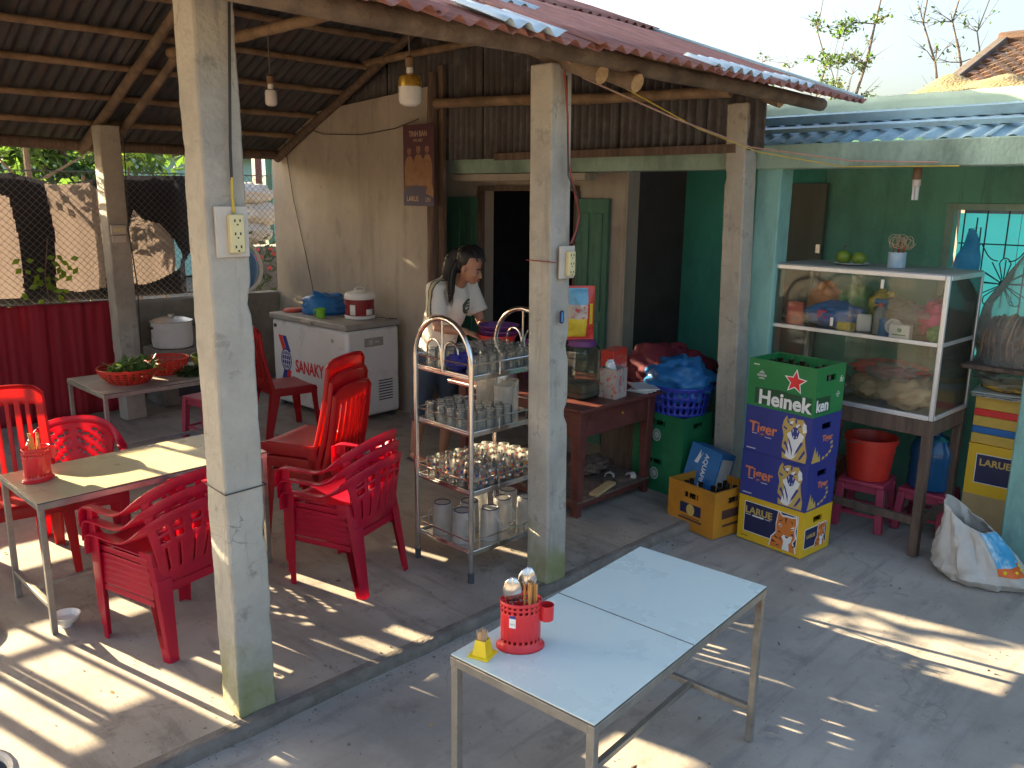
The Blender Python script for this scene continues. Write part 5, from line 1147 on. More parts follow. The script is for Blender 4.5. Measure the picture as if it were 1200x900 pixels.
# green crates stacked, blue basket, bag, cloth
# ------------------------------------------------------------------ beer crates
CW, CLn, CH = .295, .419, .27
def crate(label, loc, rz, m, handle=True, rot=None, dark=None, longhandle=False):
    """x short side, y long side; origin at the centre of the base"""
    t = thing('beer_crate', label, 'crate', loc, rz, rot=rot); w, l, h, q = CW / 2, CLn / 2, CH - .001, .011
    part('base', m, t, [((0, 0, .008), (CW - .01, CLn - .01, .014))])
    def wall_hole(axis, s):
        b = MB(); W = (CW if axis == 'y' else CLn - 2 * q); hw_ = .048 if axis == 'y' else .055; z0, z1 = h * .70, h * .83
        segs = [(-W / 2, W / 2, 0, z0), (-W / 2, W / 2, z1, h), (-W / 2, -hw_, z0, z1), (hw_, W / 2, z0, z1)]
        for a0, a1, c0, c1 in segs:
            d = (a1 - a0, q, c1 - c0); c = ((a0 + a1) / 2, s * (l - q / 2), (c0 + c1) / 2)
            if axis == 'x': d = (q, a1 - a0, c1 - c0); c = (s * (w - q / 2), (a0 + a1) / 2, (c0 + c1) / 2)
            b.box(c, d)
        return b.build('end_wall' if axis == 'y' else 'side_wall', m, t, smooth=False)
    for s in (-1, 1):
        if handle: wall_hole('y', s)
        else: part('end_wall', m, t, [((0, s * (l - q / 2), h / 2), (CW, q, h))])
        if longhandle: wall_hole('x', s)
        else: part('side_wall', m, t, [((s * (w - q / 2), 0, h / 2), (q, CLn - 2 * q, h))])
    rim = [((s * (w - q / 2), 0, h - .004), (q + .004, CLn + .003, .009)) for s in (-1, 1)] + [((0, s * (l - q / 2), h - .004), (CW - 2 * q, q + .004, .0088)) for s in (-1, 1)]
    part('rim', m, t, rim)
    d = MB()
    for k in range(1, 4): d.box((-w + k * CW / 4, 0, h * .36), (.004, CLn - .03, h * .55))
    for k in range(1, 6): d.box((0, -l + k * CLn / 6, h * .355), (CW - .03, .004, h * .54))
    d.build('dividers', dark or m, t, smooth=False)['kind'] = 'stuff'
    # half-round stiffening ribs inside the rim
    rb = MB()
    for s in (-1, 1):
        for k in range(6): rb.box((s * (w - q - .004), -l + (k + .5) * CLn / 6, h * .82), (.008, .008, h * .30))
    rb.build('ribs', m, t, smooth=False)['kind'] = 'stuff'
    return t
def bottle_proto():
    t = thing('beer_bottle', 'x', 'bottle')
    MB().lathe([(.028, 0), (.03, .004), (.03, .12), (.026, .145), (.014, .178), (.0125, .215), (.0138, .216), (.0138, .222)], 12).build('glass_body', 'bottle_glass', t)
    MB().lathe([(.0135, .212), (.0150, .216), (.0150, .228), (.011, .2285), (.0095, .22)], 10).build('lip', 'bottle_glass', t); return t
bp = bottle_proto()
def fill(loc, rz, n, label, group, zoff=.016, skip=0, seed=1, M=None):
    random.seed(seed)
    for i in range(4):
        for j in range(6):
            if rnd(0, 1) < skip: continue
            x = -CW / 2 + (i + .5) * CW / 4; y = -CLn / 2 + (j + .5) * CLn / 6
            p = Vector((x, y, zoff)); p = (M @ p) if M is not None else Vector((loc[0] + x * math.cos(rz) - y * math.sin(rz), loc[1] + x * math.sin(rz) + y * math.cos(rz), loc[2] + zoff))
            dup(bp, p, rnd(0, 6), label, group=group)
ST_RZ = R(-4.7); cx_, cy_ = CW / 2, CLn / 2
SX = 4.218 + cx_ * math.cos(ST_RZ) - cy_ * math.sin(ST_RZ); SY = 1.929 + cx_ * math.sin(ST_RZ) + cy_ * math.cos(ST_RZ)
c1 = crate('yellow beer crate with orange tiger head, bottom of the tall crate stack', (SX, SY, 0), ST_RZ, 'crate_yellow')
c2 = crate('blue beer crate with pale tiger, lower of two blue crates', (SX, SY + .002, CH), ST_RZ + .006, 'crate_blue')
c3 = crate('blue beer crate with pale tiger, directly below the green crate', (SX + .003, SY, 2 * CH), ST_RZ - .006, 'crate_blue')
c4 = crate('bright green beer crate with red star, top of the crate stack', (SX, SY, 3 * CH), ST_RZ, 'crate_green', dark='crate_green_dark')
fill((SX, SY, 3 * CH), ST_RZ, 24, 'dark empty beer bottle standing in the green star crate', 'bottles in the green star crate', skip=.15, seed=3)
# prints: long side faces -X (print right = -Y), short side faces -Y (print right = +X)
LUX, SUX, UZ = Vector((0, -1, 0)), Vector((1, 0, 0)), Vector((0, 0, 1))
LO = Vector((-CW / 2 - .0001, CLn / 2, 0)); SO = Vector((-CW / 2, -CLn / 2 - .0001, 0))
def sc_(P, w, h, x0=0., y0=0.): return [[(x0 + a * w, y0 + c * h) for a, c in p] for p in P]
def star(cx, cy, r, rot=0, inner=.42): return [(cx + (r if k % 2 == 0 else r * inner) * math.sin(rot + k * PI / 5), cy + (r if k % 2 == 0 else r * inner) * math.cos(rot + k * PI / 5)) for k in range(10)]
def ld(t, n, P, m, l=1): return decal(n, P, m, t, LO, LUX, UZ, l)
def sd_(t, n, P, m, l=1): return decal(n, P, m, t, SO, SUX, UZ, l)
# green crate
ld(c4, 'name_band', [[(.05, .018), (.405, .018), (.405, .105), (.30, .108), (.20, .115), (.05, .108)]], 'crate_green_dark')
text('Heinek', .114, fmat(LO + LUX * .235 + UZ * .055 + Vector((-.001, 0, 0)), LUX, UZ), 'ink_white', c4, bold=.0034, squash=.98)
ld(c4, 'star_edge', [star(.295, .178, .072, .06, .46)], 'ink_white'); ld(c4, 'star', [star(.295, .178, .060, .06, .44)], 'ink_red', 2)
ld(c4, 'crest', [[(.055, .175), (.115, .175), (.115, .187), (.055, .187)], [(.065, .192), (.105, .192), (.095, .203), (.085, .210), (.075, .203)], [(.065, .160), (.105, .160), (.1, .169), (.07, .169)]], 'ink_grey')
ld(c4, 'small_print', [[(.03 + .006 * k, .236), (.034 + .006 * k, .236), (.034 + .006 * k, .242), (.03 + .006 * k, .242)] for k in range(6)], 'ink_white')
sd_(c4, 'name_band', [[(.012, .018), (.16, .018), (.16, .105), (.012, .108)]], 'crate_green_dark'); text('ken', .092, fmat(SO + SUX * .080 + UZ * .056 + Vector((0, -.001, 0)), SUX, UZ), 'ink_white', c4, bold=.0026, squash=.95)
sd_(c4, 'crest', [[(.215, .10), (.255, .10), (.255, .108), (.215, .108)], [(.222, .112), (.248, .112), (.235, .124)], [(.222, .088), (.248, .088), (.24, .096), (.23, .096)]], 'ink_grey'); text('fu', .05, fmat(SO + SUX * .255 + UZ * .185 + Vector((0, -.001, 0)), SUX, UZ), 'ink_white', c4, shear=.3)
# blue crates with a roaring tiger
def roaring(t):
    X0, Y0, Wt, Ht = .235, .008, .165, .25
    body = [(.10, 0), (.06, .30), (.10, .52), (.02, .70), (.06, .86), (.16, .98), (.22, .90), (.40, .96), (.60, .94), (.76, .96), (.88, .86), (.94, .72), (.88, .58), (.92, .40), (1.0, .18), (.98, 0)]
    ld(t, 'tiger_yellow', sc_([body], Wt, Ht, X0, Y0), 'ink_gold', 1)
    white = [[(.20, .06), (.30, .40), (.22, .58), (.38, .66), (.52, .60), (.70, .66), (.86, .60), (.72, .34), (.60, .12), (.48, .02), (.34, .02)], [(.80, .66), (.93, .70), (.90, .86), (.80, .90), (.76, .80)], [(.30, .86), (.42, .90), (.42, .84), (.32, .80)], [(.52, .80), (.66, .86), (.64, .78), (.54, .74)]]
    ld(t, 'tiger_white', sc_(white, Wt, Ht, X0, Y0), 'ink_white', 2)
    dark = [[(.36, .66), (.46, .76), (.58, .76), (.68, .66), (.62, .52), (.50, .48), (.42, .54)], [(.12, .34), (.20, .30), (.34, .12), (.30, .26), (.18, .42)], [(.24, .52), (.40, .24), (.46, .10), (.46, .24), (.34, .44)], [(.84, .44), (.66, .22), (.54, .10), (.60, .24), (.76, .46)], [(.90, .30), (.74, .10), (.70, .02), (.80, .08), (.94, .24)], [(.06, .16), (.22, .10), (.22, .16), (.08, .24)], [(.20, .92), (.28, .84), (.26, .80), (.18, .88)], [(.48, .94), (.50, .84), (.54, .84), (.56, .94)], [(.08, .74), (.22, .70), (.20, .66), (.08, .70)], [(.30, .82), (.40, .80), (.40, .77), (.30, .79)], [(.62, .79), (.72, .82), (.72, .79), (.62, .76)]]
    ld(t, 'tiger_stripes', sc_(dark, Wt, Ht, X0, Y0), 'crate_blue', 3)
    ld(t, 'tiger_teeth', sc_([[(.42, .70), (.44, .62), (.46, .71)], [(.58, .71), (.60, .62), (.62, .70)], [(.46, .52), (.48, .58), (.50, .52)], [(.56, .52), (.58, .58), (.60, .53)]], Wt, Ht, X0, Y0), 'ink_white', 4)
    text('Tiger', .086, fmat(LO + LUX * .118 + UZ * .145 + Vector((-.001, 0, 0)), LUX, UZ), 'ink_orange', t, bold=.0018, squash=.98)
    ld(t, 'small_print', [[(.05 + .008 * k, .108), (.056 + .008 * k, .108), (.056 + .008 * k, .112), (.05 + .008 * k, .112)] for k in range(4)] + [[(.135 + .007 * k, .098), (.140 + .007 * k, .098), (.140 + .007 * k, .102), (.135 + .007 * k, .102)] for k in range(6)] + [[(.02 + .006 * k, .016), (.0245 + .006 * k, .016), (.0245 + .006 * k, .022), (.02 + .006 * k, .022)] for k in range(10)], 'ink_white')
    text('Tiger', .050, fmat(SO + SUX * .165 + UZ * .135 + Vector((0, -.001, 0)), SUX, UZ), 'ink_orange', t, bold=.001)
    sd_(t, 'paw_stripe', [[(.02, .008), (.05, .10), (.062, .05), (.075, .075), (.085, .03), (.10, .05), (.112, .008)]] + [[(x, y), (x + .022, y + .006), (x + .02, y + .02), (x - .002, y + .014)] for x, y in ((.13, .012), (.165, .022), (.195, .038), (.212, .062), (.205, .09))], 'ink_gold')
roaring(c2); roaring(c3)
# yellow crate: navy panel with an orange tiger's head
def tigerhead(dec, t, X0, Y0, Wt, Ht, L0=2):
    out = [(.04, 0), (.10, .26), (.26, .42), (.24, .62), (.28, .86), (.30, 1.0), (.46, .90), (.62, .92), (.80, .92), (.96, .96), (.98, .80), (.94, .58), (.98, .40), (.88, .26), (.98, .10), (1.0, 0)]
    dec(t, 'tiger_edge', sc_([[(.5 + (a - .5) * 1.10, c * 1.05) for a, c in out]], Wt, Ht, X0, Y0), 'ink_white', L0)
    dec(t, 'tiger_orange', sc_([out], Wt, Ht, X0, Y0), 'ink_deep_orange', L0 + 1)
    dec(t, 'tiger_white', sc_([[(.52, 0), (.56, .24), (.48, .34), (.54, .42), (.72, .40), (.88, .44), (.84, .28), (.76, .2), (.80, 0)], [(.34, .70), (.46, .66), (.46, .60), (.34, .62)], [(.80, .66), (.92, .72), (.92, .62), (.80, .60)]], Wt, Ht, X0, Y0), 'ink_white', L0 + 2)
    dec(t, 'tiger_stripes', sc_([[(.36, .78), (.48, .84), (.46, .80), (.36, .74)], [(.56, .90), (.60, .70), (.64, .90)], [(.86, .82), (.76, .84), (.88, .76)], [(.10, .20), (.30, .16), (.12, .12)], [(.20, .34), (.40, .26), (.22, .28)], [(.30, .06), (.46, .10), (.30, .10)], [(.86, .16), (.98, .2), (.98, .15)], [(.34, .50), (.46, .46), (.34, .44)], [(.90, .52), (.80, .48), (.92, .44)], [(.36, .66), (.46, .64), (.44, .62), (.36, .63)], [(.80, .64), (.90, .67), (.90, .64), (.80, .61)], [(.60, .40), (.74, .40), (.70, .35), (.64, .35)], [(.40, .30), (.50, .2), (.44, .34)]], Wt, Ht, X0, Y0), 'ink_brown', L0 + 3)
def larue(t, panel=True):
    ld(t, 'panel_edge', [[(.040, .052), (.388, .052), (.388, .238), (.040, .238)]], 'ink_white'); ld(t, 'panel', [[(.044, .056), (.384, .056), (.384, .234), (.044, .234)]], 'ink_navy', 2)
    text('LARUE', .056, fmat(LO + LUX * .135 + UZ * .186 + Vector((-.0016, 0, 0)), LUX, UZ), 'ink_gold', t, bold=.0016, squash=1.08)
    ld(t, 'small_print', [[(.05, .158), (.085, .158), (.085, .161), (.05, .161)], [(.095, .155), (.17, .155), (.17, .163), (.095, .163)], [(.18, .158), (.215, .158), (.215, .161), (.18, .161)]], 'ink_white', 3)
    tigerhead(ld, t, .215, .018, .165, .215, 3)
    ld(t, 'mark', [[(.03 + .009 * k, .022), (.036 + .009 * k, .022), (.036 + .009 * k, .027), (.03 + .009 * k, .027)] for k in range(5)], 'ink_brown')
    sd_(t, 'panel_edge', [[(.022, .045), (.252, .045), (.252, .165), (.022, .165)]], 'ink_white'); sd_(t, 'panel', [[(.026, .049), (.248, .049), (.248, .161), (.026, .161)]], 'ink_navy', 2)
    text('LARUE', .030, fmat(SO + SUX * .088 + UZ * .115 + Vector((0, -.0016, 0)), SUX, UZ), 'ink_gold', t, bold=.0008)
    tigerhead(sd_, t, .13, .035, .105, .14, 3)
larue(c1)
# tilted-looking orange crate of bottles with a carton pushed into it
OX, OY, OR = 4.285, 2.565, R(-9.5)
CWs, CLs = CW, CLn; CW, CLn, CH = .335, .365, .285
c5 = crate('faded orange crate full of empty brown bottles beside the cement post', (OX, OY, 0), OR, 'crate_orange', longhandle=True)
LO5 = Vector((-CW / 2 - .0001, CLn / 2, 0))
decal('crest', [[(.10, .10), (.265, .10), (.265, .165), (.10, .165)]], 'ink_navy', c5, LO5, LUX, UZ, 1); decal('crest_tiger', [circ(.183, .128, .032, .036)], 'ink_gold', c5, LO5, LUX, UZ, 2); decal('crest_band', [[(.09, .06), (.275, .06), (.275, .072), (.09, .072)], [(.11, .078), (.255, .078), (.255, .083), (.11, .083)]], 'ink_brown', c5, LO5, LUX, UZ, 1)
decal('crest', [[(.07, .11), (.26, .11), (.26, .165), (.07, .165)], [(.08, .06), (.25, .06), (.25, .075), (.08, .075)]], 'ink_brown', c5, (-CW / 2, -CLn / 2 - .0001, 0), SUX, UZ, 1)
random.seed(9)
for i in range(5):
    for j in range(5):
        x = -CW / 2 + (i + .5) * CW / 5; y = -CLn / 2 + (j + .5) * CLn / 5
        if (i > 2 and j > 2): continue
        dup(bp, (OX + x * math.cos(OR) - y * math.sin(OR), OY + x * math.sin(OR) + y * math.cos(OR), .018 + rnd(0, .012)), None, 'brown beer bottle in the faded orange crate', group='bottles in the orange crate', rot=(rnd(-.06, .06), rnd(-.06, .06), rnd(0, 6)))
CW, CLn, CH = CWs, CLs, .27
for ch in list(bp.children): bpy.data.objects.remove(ch)
bpy.data.objects.remove(bp)
t = thing('water_carton', 'blue printed water carton leaning in the orange crate', 'carton', (4.40, 2.70, .13), rot=(R(4), R(14), R(-12)))
part('carton', 'aqua_card', t, [((0, 0, .15), (.13, .26, .31))], bevel=.003)
text('AQUAFINA', .046, fmat((-.0665, -.02, .15), (0, 0, -1), (0, -1, 0)), 'ink_white', t, bold=.001)
decal('mountain_mark', [[(-.01, .02), (.02, .02), (.045, .10), (.03, .07), (.02, .11), (.005, .06)]], 'ink_white', t, (-.0655, .06, .17), (0, -1, 0), (0, 0, 1), 1)
decal('panel', [[(-.05, -.12), (.05, -.12), (.05, .12), (-.05, .12)]], 'paper', t, (0, -.1305, .15), (1, 0, 0), (0, 0, 1), 1)
# two old green crates
gx_, gy_, gr = 4.555, 2.975, R(-6)
for k in range(2):
    g = crate(('lower dark green bottle crate under the blue basket', 'upper dark green bottle crate carrying the blue basket')[k], (gx_ + .03, gy_ + .09 - .004 * k, .046 + .265 * k), gr + R(1) * k, 'crate_green_old', longhandle=True)
    decal('round_crest', ringpoly(.20, .12, .035, .042, .01) + [circ(.20, .12, .02, .024)], 'ink_grey', g, LO, LUX, UZ, 1)
bb = wparent(thing('oval_basket', 'dark blue slatted plastic basket on the green crates', 'basket', (4.60, 3.03, .046 + .53)))
b = MB(); n = 56; rows = 10; vs = []; fs = []; zb = .046 + .53
for j in range(rows + 1):
    r = .165 + .035 * j / rows
    for i in range(n): a = 2 * PI * i / n; vs.append(Vector((4.60 + r * 1.0 * math.cos(a), 3.03 + r * 1.08 * math.sin(a), zb + .001 + .185 * j / rows)))
for j in range(rows):
    for i in range(n):
        if j in (1, 2, 4, 5, 7, 8) and i % 2 == 0: continue
        fs.append((j * n + i, j * n + (i + 1) % n, (j + 1) * n + (i + 1) % n, (j + 1) * n + i))
fs.append(tuple(range(n))); b.add(vs, fs); b.build('bowl', 'blue_plastic', bb, solid=.003)
MB().tube([(4.60 + .203 * math.cos(2 * PI * i / n), 3.03 + .219 * math.sin(2 * PI * i / n), zb + .186) for i in range(n)], .008, 6, close=True).build('rim', 'blue_plastic', bb)
blob('plastic_bag', 'big crumpled blue plastic bag heaped in the blue basket', 'bag', (4.60, 3.03, zb + .06), (.20, .22, .145), 'blue_bag', 8, .32, f=2.6, seg=40)
blob('cloth_bundle', 'maroon cloth bundle behind the blue bag', 'cloth', (4.86, 3.30, zb + .0), (.22, .34, .19), 'maroon_cloth', 12, .25)
o = MB().box((0, 0, 0), (.5, .6, .5)).build('storage_box', 'old_wood', loc=(4.90, 3.42, .046 + .25)); tag(o, 'dark wooden storage box behind the green crates', 'box')

# ------------------------------------------------------------------ glass cabinet on its stand
CR = R(-1.8); CX, CY = 4.70, 1.485; KL, KD, Z0, Z1 = 1.03, .51, .79, 1.575
cab = thing('glass_cabinet', 'aluminium framed glass food cabinet crammed with bags', 'cabinet', (CX, CY, Z0), CR); KH = Z1 - Z0
def cb(name, m, boxes, **k): return part(name, m, cab, boxes, **k)
pw = .026
for x in (0, KD):
    for y in (0, KL): cb('corner_post', 'aluminium', [((x + (pw / 2 if x == 0 else -pw / 2), y + (pw / 2 if y == 0 else -pw / 2), KH / 2), (pw, pw, KH))], bevel=.005)
for z in (.013, KH - .013):
    for x in (pw / 2 - .002, KD - pw / 2 + .002): cb('rail', 'aluminium', [((x, KL / 2, z), (pw, KL - 2 * pw, pw))], bevel=.003)
    for y in (pw / 2 - .002, KL - pw / 2 + .002): cb('rail', 'aluminium', [((KD / 2, y, z), (KD - 2 * pw, pw, pw))], bevel=.003)
for x in (pw / 2, KD - pw / 2): cb('mid_rail', 'aluminium', [((x, KL / 2, KH * .53), (.018, KL - 2 * pw, .022))], bevel=.002)
for y in (pw / 2, KL - pw / 2): cb('mid_rail', 'aluminium', [((KD / 2, y, KH * .53), (KD - 2 * pw, .018, .022))], bevel=.002)
cb('top_board', 'lid_grey', [((KD / 2, KL / 2, KH + .001), (KD - .012, KL - .012, .010))], bevel=.003)
cb('floor_board', 'lid_grey', [((KD / 2, KL / 2, .004), (KD - .03, KL - .03, .006))])
cb('shelf', 'glass_dusty', [((KD / 2, KL / 2, KH * .53), (KD - .04, KL - .04, .005))])
gp = .004
for (za, zb2) in ((.027, KH * .53 - .012), (KH * .53 + .012, KH - .027)):
    zc, zh = (za + zb2) / 2, zb2 - za
    for (ya, yb, xo) in ((.026, KL / 2 + .01, .007), (KL / 2 - .01, KL - .026, .015)): cb('front_pane', 'glass_dusty', [((xo, (ya + yb) / 2, zc), (gp, yb - ya, zh))])
    cb('back_pane', 'glass_dusty', [((KD - .01, KL / 2, zc), (gp, KL - .052, zh))])
    for y in (.009, KL - .009): cb('side_pane', 'glass_dusty', [((KD / 2, y, zc), (KD - .052, gp, zh))])
for (y, z) in ((.62, KH * .53 + .06), (.35, KH * .53 + .30)): cb('pane_pull', 'aluminium', [((.002, y, z), (.008, .018, .05))], bevel=.002)
def cw(x, y, z): a = CR; return (CX + x * math.cos(a) - y * math.sin(a), CY + x * math.sin(a) + y * math.cos(a), Z0 + z)
zs = KH * .53 + .003; zf = .008
for k, (nm, lab, cat, x, y, z, r, m, sd0, am) in enumerate([
    ('plastic_bag', 'shiny blue packet bag with pink print inside the glass cabinet', 'bag', .20, .70, zs, (.12, .17, .075), 'blue_stuff', 1, .3),
    ('plastic_bag', 'clear bag of white goods in the cabinet corner', 'bag', .18, .92, zs, (.10, .08, .05), 'clear_bag', 2, .35),
    ('snack_bag', 'orange snack bag behind the blue packet in the cabinet', 'bag', .36, .84, zs, (.07, .11, .115), 'orange_stuff', 3, .3),
    ('snack_bag', 'green snack bag on the upper cabinet shelf', 'bag', .38, .66, zs, (.08, .10, .12), 'green_stuff', 4, .3),
    ('plastic_bag', 'hazy bag of cups in the middle of the cabinet', 'bag', .30, .36, zs, (.11, .13, .095), 'clear_bag', 5, .3),
    ('snack_bag', 'bright pink bundle at the end of the upper cabinet shelf', 'bag', .25, .13, zs, (.12, .09, .10), 'pink_stuff', 6, .3),
    ('snack_bag', 'green folded bag under the pink bundle', 'bag', .12, .075, zs, (.07, .05, .04), 'green_stuff', 7, .35),
    ('plastic_bag', 'pale clear bag leaning at the cabinet end', 'bag', .38, .12, zs, (.08, .08, .13), 'clear_bag', 8, .3),
    ('bread_bag', 'big cream bag of bread in the lower cabinet', 'bag', .20, .22, zf, (.14, .15, .095), 'bread_bag', 9, .35),
    ('bread_bag', 'second cream bag of bread further along the lower cabinet', 'bag', .27, .45, zf, (.14, .13, .085), 'bread_bag', 13, .35),
    ('snack_bag', 'red net bag heaped on the bread in the lower cabinet', 'bag', .25, .36, zf + .155, (.14, .20, .045), 'red_lid', 14, .45),
    ('plastic_bag', 'clear crumpled bag tucked over the bread bags', 'bag', .15, .30, zf + .15, (.10, .13, .05), 'clear_bag', 15, .45),
    ('plastic_bag', 'clear bag of small parcels on the upper cabinet shelf', 'bag', .17, .24, zs + .075, (.09, .10, .05), 'clear_bag', 16, .4),
    ('snack_bag', 'yellow snack bag at the back of the upper shelf', 'bag', .40, .50, zs, (.06, .10, .11), 'packet_yellow', 17, .3),
    ('plastic_bag', 'clear crumpled bag left of the bread in the lower cabinet', 'bag', .16, .62, zf, (.10, .10, .07), 'clear_bag', 10, .35),
    ('plastic_bag', 'brown paper parcel in the lower cabinet', 'bag', .30, .78, zf, (.12, .12, .06), 'cardboard', 11, .25),
    ('plastic_bag', 'green wrapped parcel at the far end of the lower cabinet', 'bag', .30, .94, zf, (.12, .06, .07), 'green_stuff', 12, .2)]):
    blob(nm, lab, cat, cw(x, y, z), r, m, sd0 * 3, am, f=2.5)
t = thing('spray_bottle', 'clear spray bottle with blue trigger in the cabinet', 'bottle', cw(.14, .40, zs)); MB().lathe([(.032, 0), (.036, .004), (.036, .12), (.015, .15), (.014, .165)], 18).build('body', 'frosted', t); part('trigger', 'blue_bag', t, [((0, 0, .185), (.03, .075, .03)), ((0, -.03, .16), (.015, .012, .04))], bevel=.006); MB().lathe([(.02, .158), (.02, .175), (.016, .178)], 14).build('collar', 'bucket_red', t)
t = thing('cup_stack', 'stack of white cups lying on its side in the cabinet', 'cups', cw(.13, .285, zs + .05)); Mr = Matrix.Rotation(R(-80), 4, 'Y')
for k in range(3): MB().lathe([(.028, 0), (.040, .06), (.042, .06), (.036, .02)], 18, (0, 0, .02 * k), M=Mr).build('cup', 'white_plastic', t)
t = thing('white_carton', 'small white carton with green mark in the cabinet', 'carton', cw(.06, .245, zs)); part('box', 'white_plastic', t, [((0, 0, .04), (.05, .11, .08))], bevel=.002); decal('mark', [circ(0, .05, .012, .012, 14), [(-.035, .02), (.035, .02), (.035, .026), (-.035, .026)]], 'green_stuff', t, (-.0255, 0, 0), (0, -1, 0), (0, 0, 1), 1)
o = MB().lathe([(.028, 0), (.03, .003), (.03, .09), (.026, .095), (.001, .096)], 18).build('blue_can', 'blue_bag', loc=cw(.10, .355, zs)); tag(o, 'small blue drink can beside the spray bottle', 'can')
for k, (lab, m, x, y, z, d3, rz3) in enumerate([('flat red snack packet leaning in the upper cabinet', 'packet_red', .09, .90, zs, (.02, .10, .14), .2), ('white paper packet standing by the spray bottle', 'white_plastic', .16, .50, zs, (.05, .08, .10), .4),
    ('pink printed label packet on the blue bag', 'pink_stuff', .075, .72, zs + .06, (.012, .06, .05), .1), ('yellow biscuit carton in the upper cabinet', 'yellow_plastic', .10, .58, zs, (.06, .09, .05), -.2), ('silver foil packet at the upper cabinet end', 'steel_dull', .30, .22, zs, (.05, .10, .16), .5),
    ('blue and white carton behind the pink bundle', 'packet_blue', .42, .20, zs, (.06, .12, .20), 0), ('orange noodle packet in the lower cabinet', 'orange_stuff', .08, .70, zf, (.03, .13, .10), .1), ('red noodle packet in the lower cabinet', 'packet_red', .10, .86, zf, (.03, .12, .12), -.2), ('yellow noodle packet on the brown parcel', 'packet_yellow', .28, .76, zf + .12, (.12, .10, .03), .3)]):
    b = MB(); b.box((0, 0, d3[2] / 2), d3); o = b.build('food_packet', m, loc=cw(x, y, z), bevel=.01); o.rotation_euler = (0, .08, rz3); tag(o, lab, 'packet')
# stand
sd2 = thing('cabinet_stand', 'old unpainted wooden stand under the glass cabinet', 'stand', (CX, CY, 0), CR)
for x in (.012, KD - .05):
    for y in (.005, KL - .05): part('leg', 'stand_wood', sd2, [((x + .024, y + .024, (Z0 - .09) / 2), (.05, .05, Z0 - .09))], bevel=.004)
part('top_rail', 'stand_wood', sd2, [((x, KL / 2, Z0 - .046), (.046, KL, .088)) for x in (.022, KD - .025)] + [((KD / 2, y, Z0 - .047), (KD - .1, .044, .084)) for y in (.025, KL - .025)], bevel=.004)
part('foot_rail', 'stand_wood', sd2, [((x, KL / 2, .20), (.03, KL - .1, .045)) for x in (.036, KD - .028)] + [((KD / 2, y, .20), (KD - .1, .03, .044)) for y in (.03, KL - .028)], bevel=.004)
# on top of the cabinet
t = thing('plate', 'small white plate under green citrus on the cabinet top', 'plate', cw(.22, .64, KH + .007)); MB().lathe([(.05, 0), (.06, .003), (.10, .012), (.098, .014), (.05, .006), (.001, .005)], 26).build('dish', 'white_enamel', t)
for k, (dx, dy, r) in enumerate(((.0, .05, .045), (.0, -.045, .042))):
    t = thing('citrus', ('green citrus fruit with dry stalk on the plate', 'green citrus fruit without stalk on the plate')[k], 'fruit', cw(.22 + dx, .64 + dy, KH + .013)); MB().ell((0, 0, r * .86), (r, r, r * .86), 20, 12).build('skin', 'citrus', t)
    if k == 0: MB().tube([(0, 0, r * 1.7), (.01, .01, r * 2.1), (.03, .0, r * 2.3)], .004, 5).build('stalk', 'twig', t)
t = thing('incense_pot', 'blue and white painted can of curled incense sticks', 'incense pot', cw(.24, .385, KH + .007)); MB().lathe([(.045, 0), (.048, .002), (.048, .088), (.045, .088), (.044, .05), (.001, .05)], 28).build('can', 'can_paint', t)
random.seed(6)
inc = MB(); incr = MB()
for k in range(16):
    a = rnd(0, 6.28); r = rnd(.005, .028); p0 = Vector((r * math.cos(a), r * math.sin(a), .055)); tp_ = p0 + Vector((rnd(-.03, .03), rnd(-.03, .03), rnd(.06, .10))); incr.tube([p0, tp_], .0022, 5)
    cdir = Vector((math.cos(a), math.sin(a), 0)); R0 = rnd(.018, .034); cc = tp_ + Vector((0, 0, R0)) * .6; pts = [tp_]
    for q in range(1, 20): an = -PI / 2 + q * .40; pts.append(cc + cdir * (R0 * math.cos(an) + .012) + Vector((0, 0, R0 * math.sin(an))) + Vector((-cdir.y, cdir.x, 0)) * .0015 * q)
    inc.tube(pts, .0017, 4)
inc.build('ash_curls', 'incense', t, smooth=False); incr.build('sticks', 'incense_red', t, smooth=False)
# under the cabinet
def bucket(label, loc, r, h, m, ridged=True):
    t = thing('bucket', label, 'bucket', loc); b = MB(); b.lathe([(r * .74, 0), (r * .78, .004), (r * .93, h * .86), (r * .99, h * .87), (r * 1.0, h), (r * .95, h), (r * .90, h * .84), (r * .74, .008), (.001, .007)], 40)
    b.build('shell', m, t); MB().tube([(r * math.cos(q), r * math.sin(q), h * .95 - abs(math.sin(q)) * .02) for q in [PI * i / 14 for i in range(15)]], .004, 6).build('bail', 'steel_dull', t); return t
stool('pink plastic stool carrying the red bucket', (5.02, 1.92, 0), .1, h=.30); bucket('bright red plastic bucket on a stool under the glass cabinet', (5.02, 1.92, .301), .155, .26, 'bucket_red')
stool('dull red plastic stool at the far end below the cabinet', (5.05, 2.26, 0), .0, 'terracotta_plastic', h=.36); bucket('terracotta coloured tub on a stool below the cabinet', (5.05, 2.26, .361), .15, .28, 'terracotta_plastic')
stool('pink plastic stool under the blue water jug', (5.22, 1.62, 0), .0, h=.26)
t = thing('water_jug', 'large blue water jug on a stool under the cabinet', 'jug', (5.22, 1.62, .261)); MB().lathe([(.11, 0), (.125, .01), (.13, .03), (.125, .09), (.13, .11), (.125, .17), (.13, .19), (.13, .25), (.10, .31), (.035, .33), (.033, .37), (.001, .37)], 32).build('body', 'blue_jug', t)
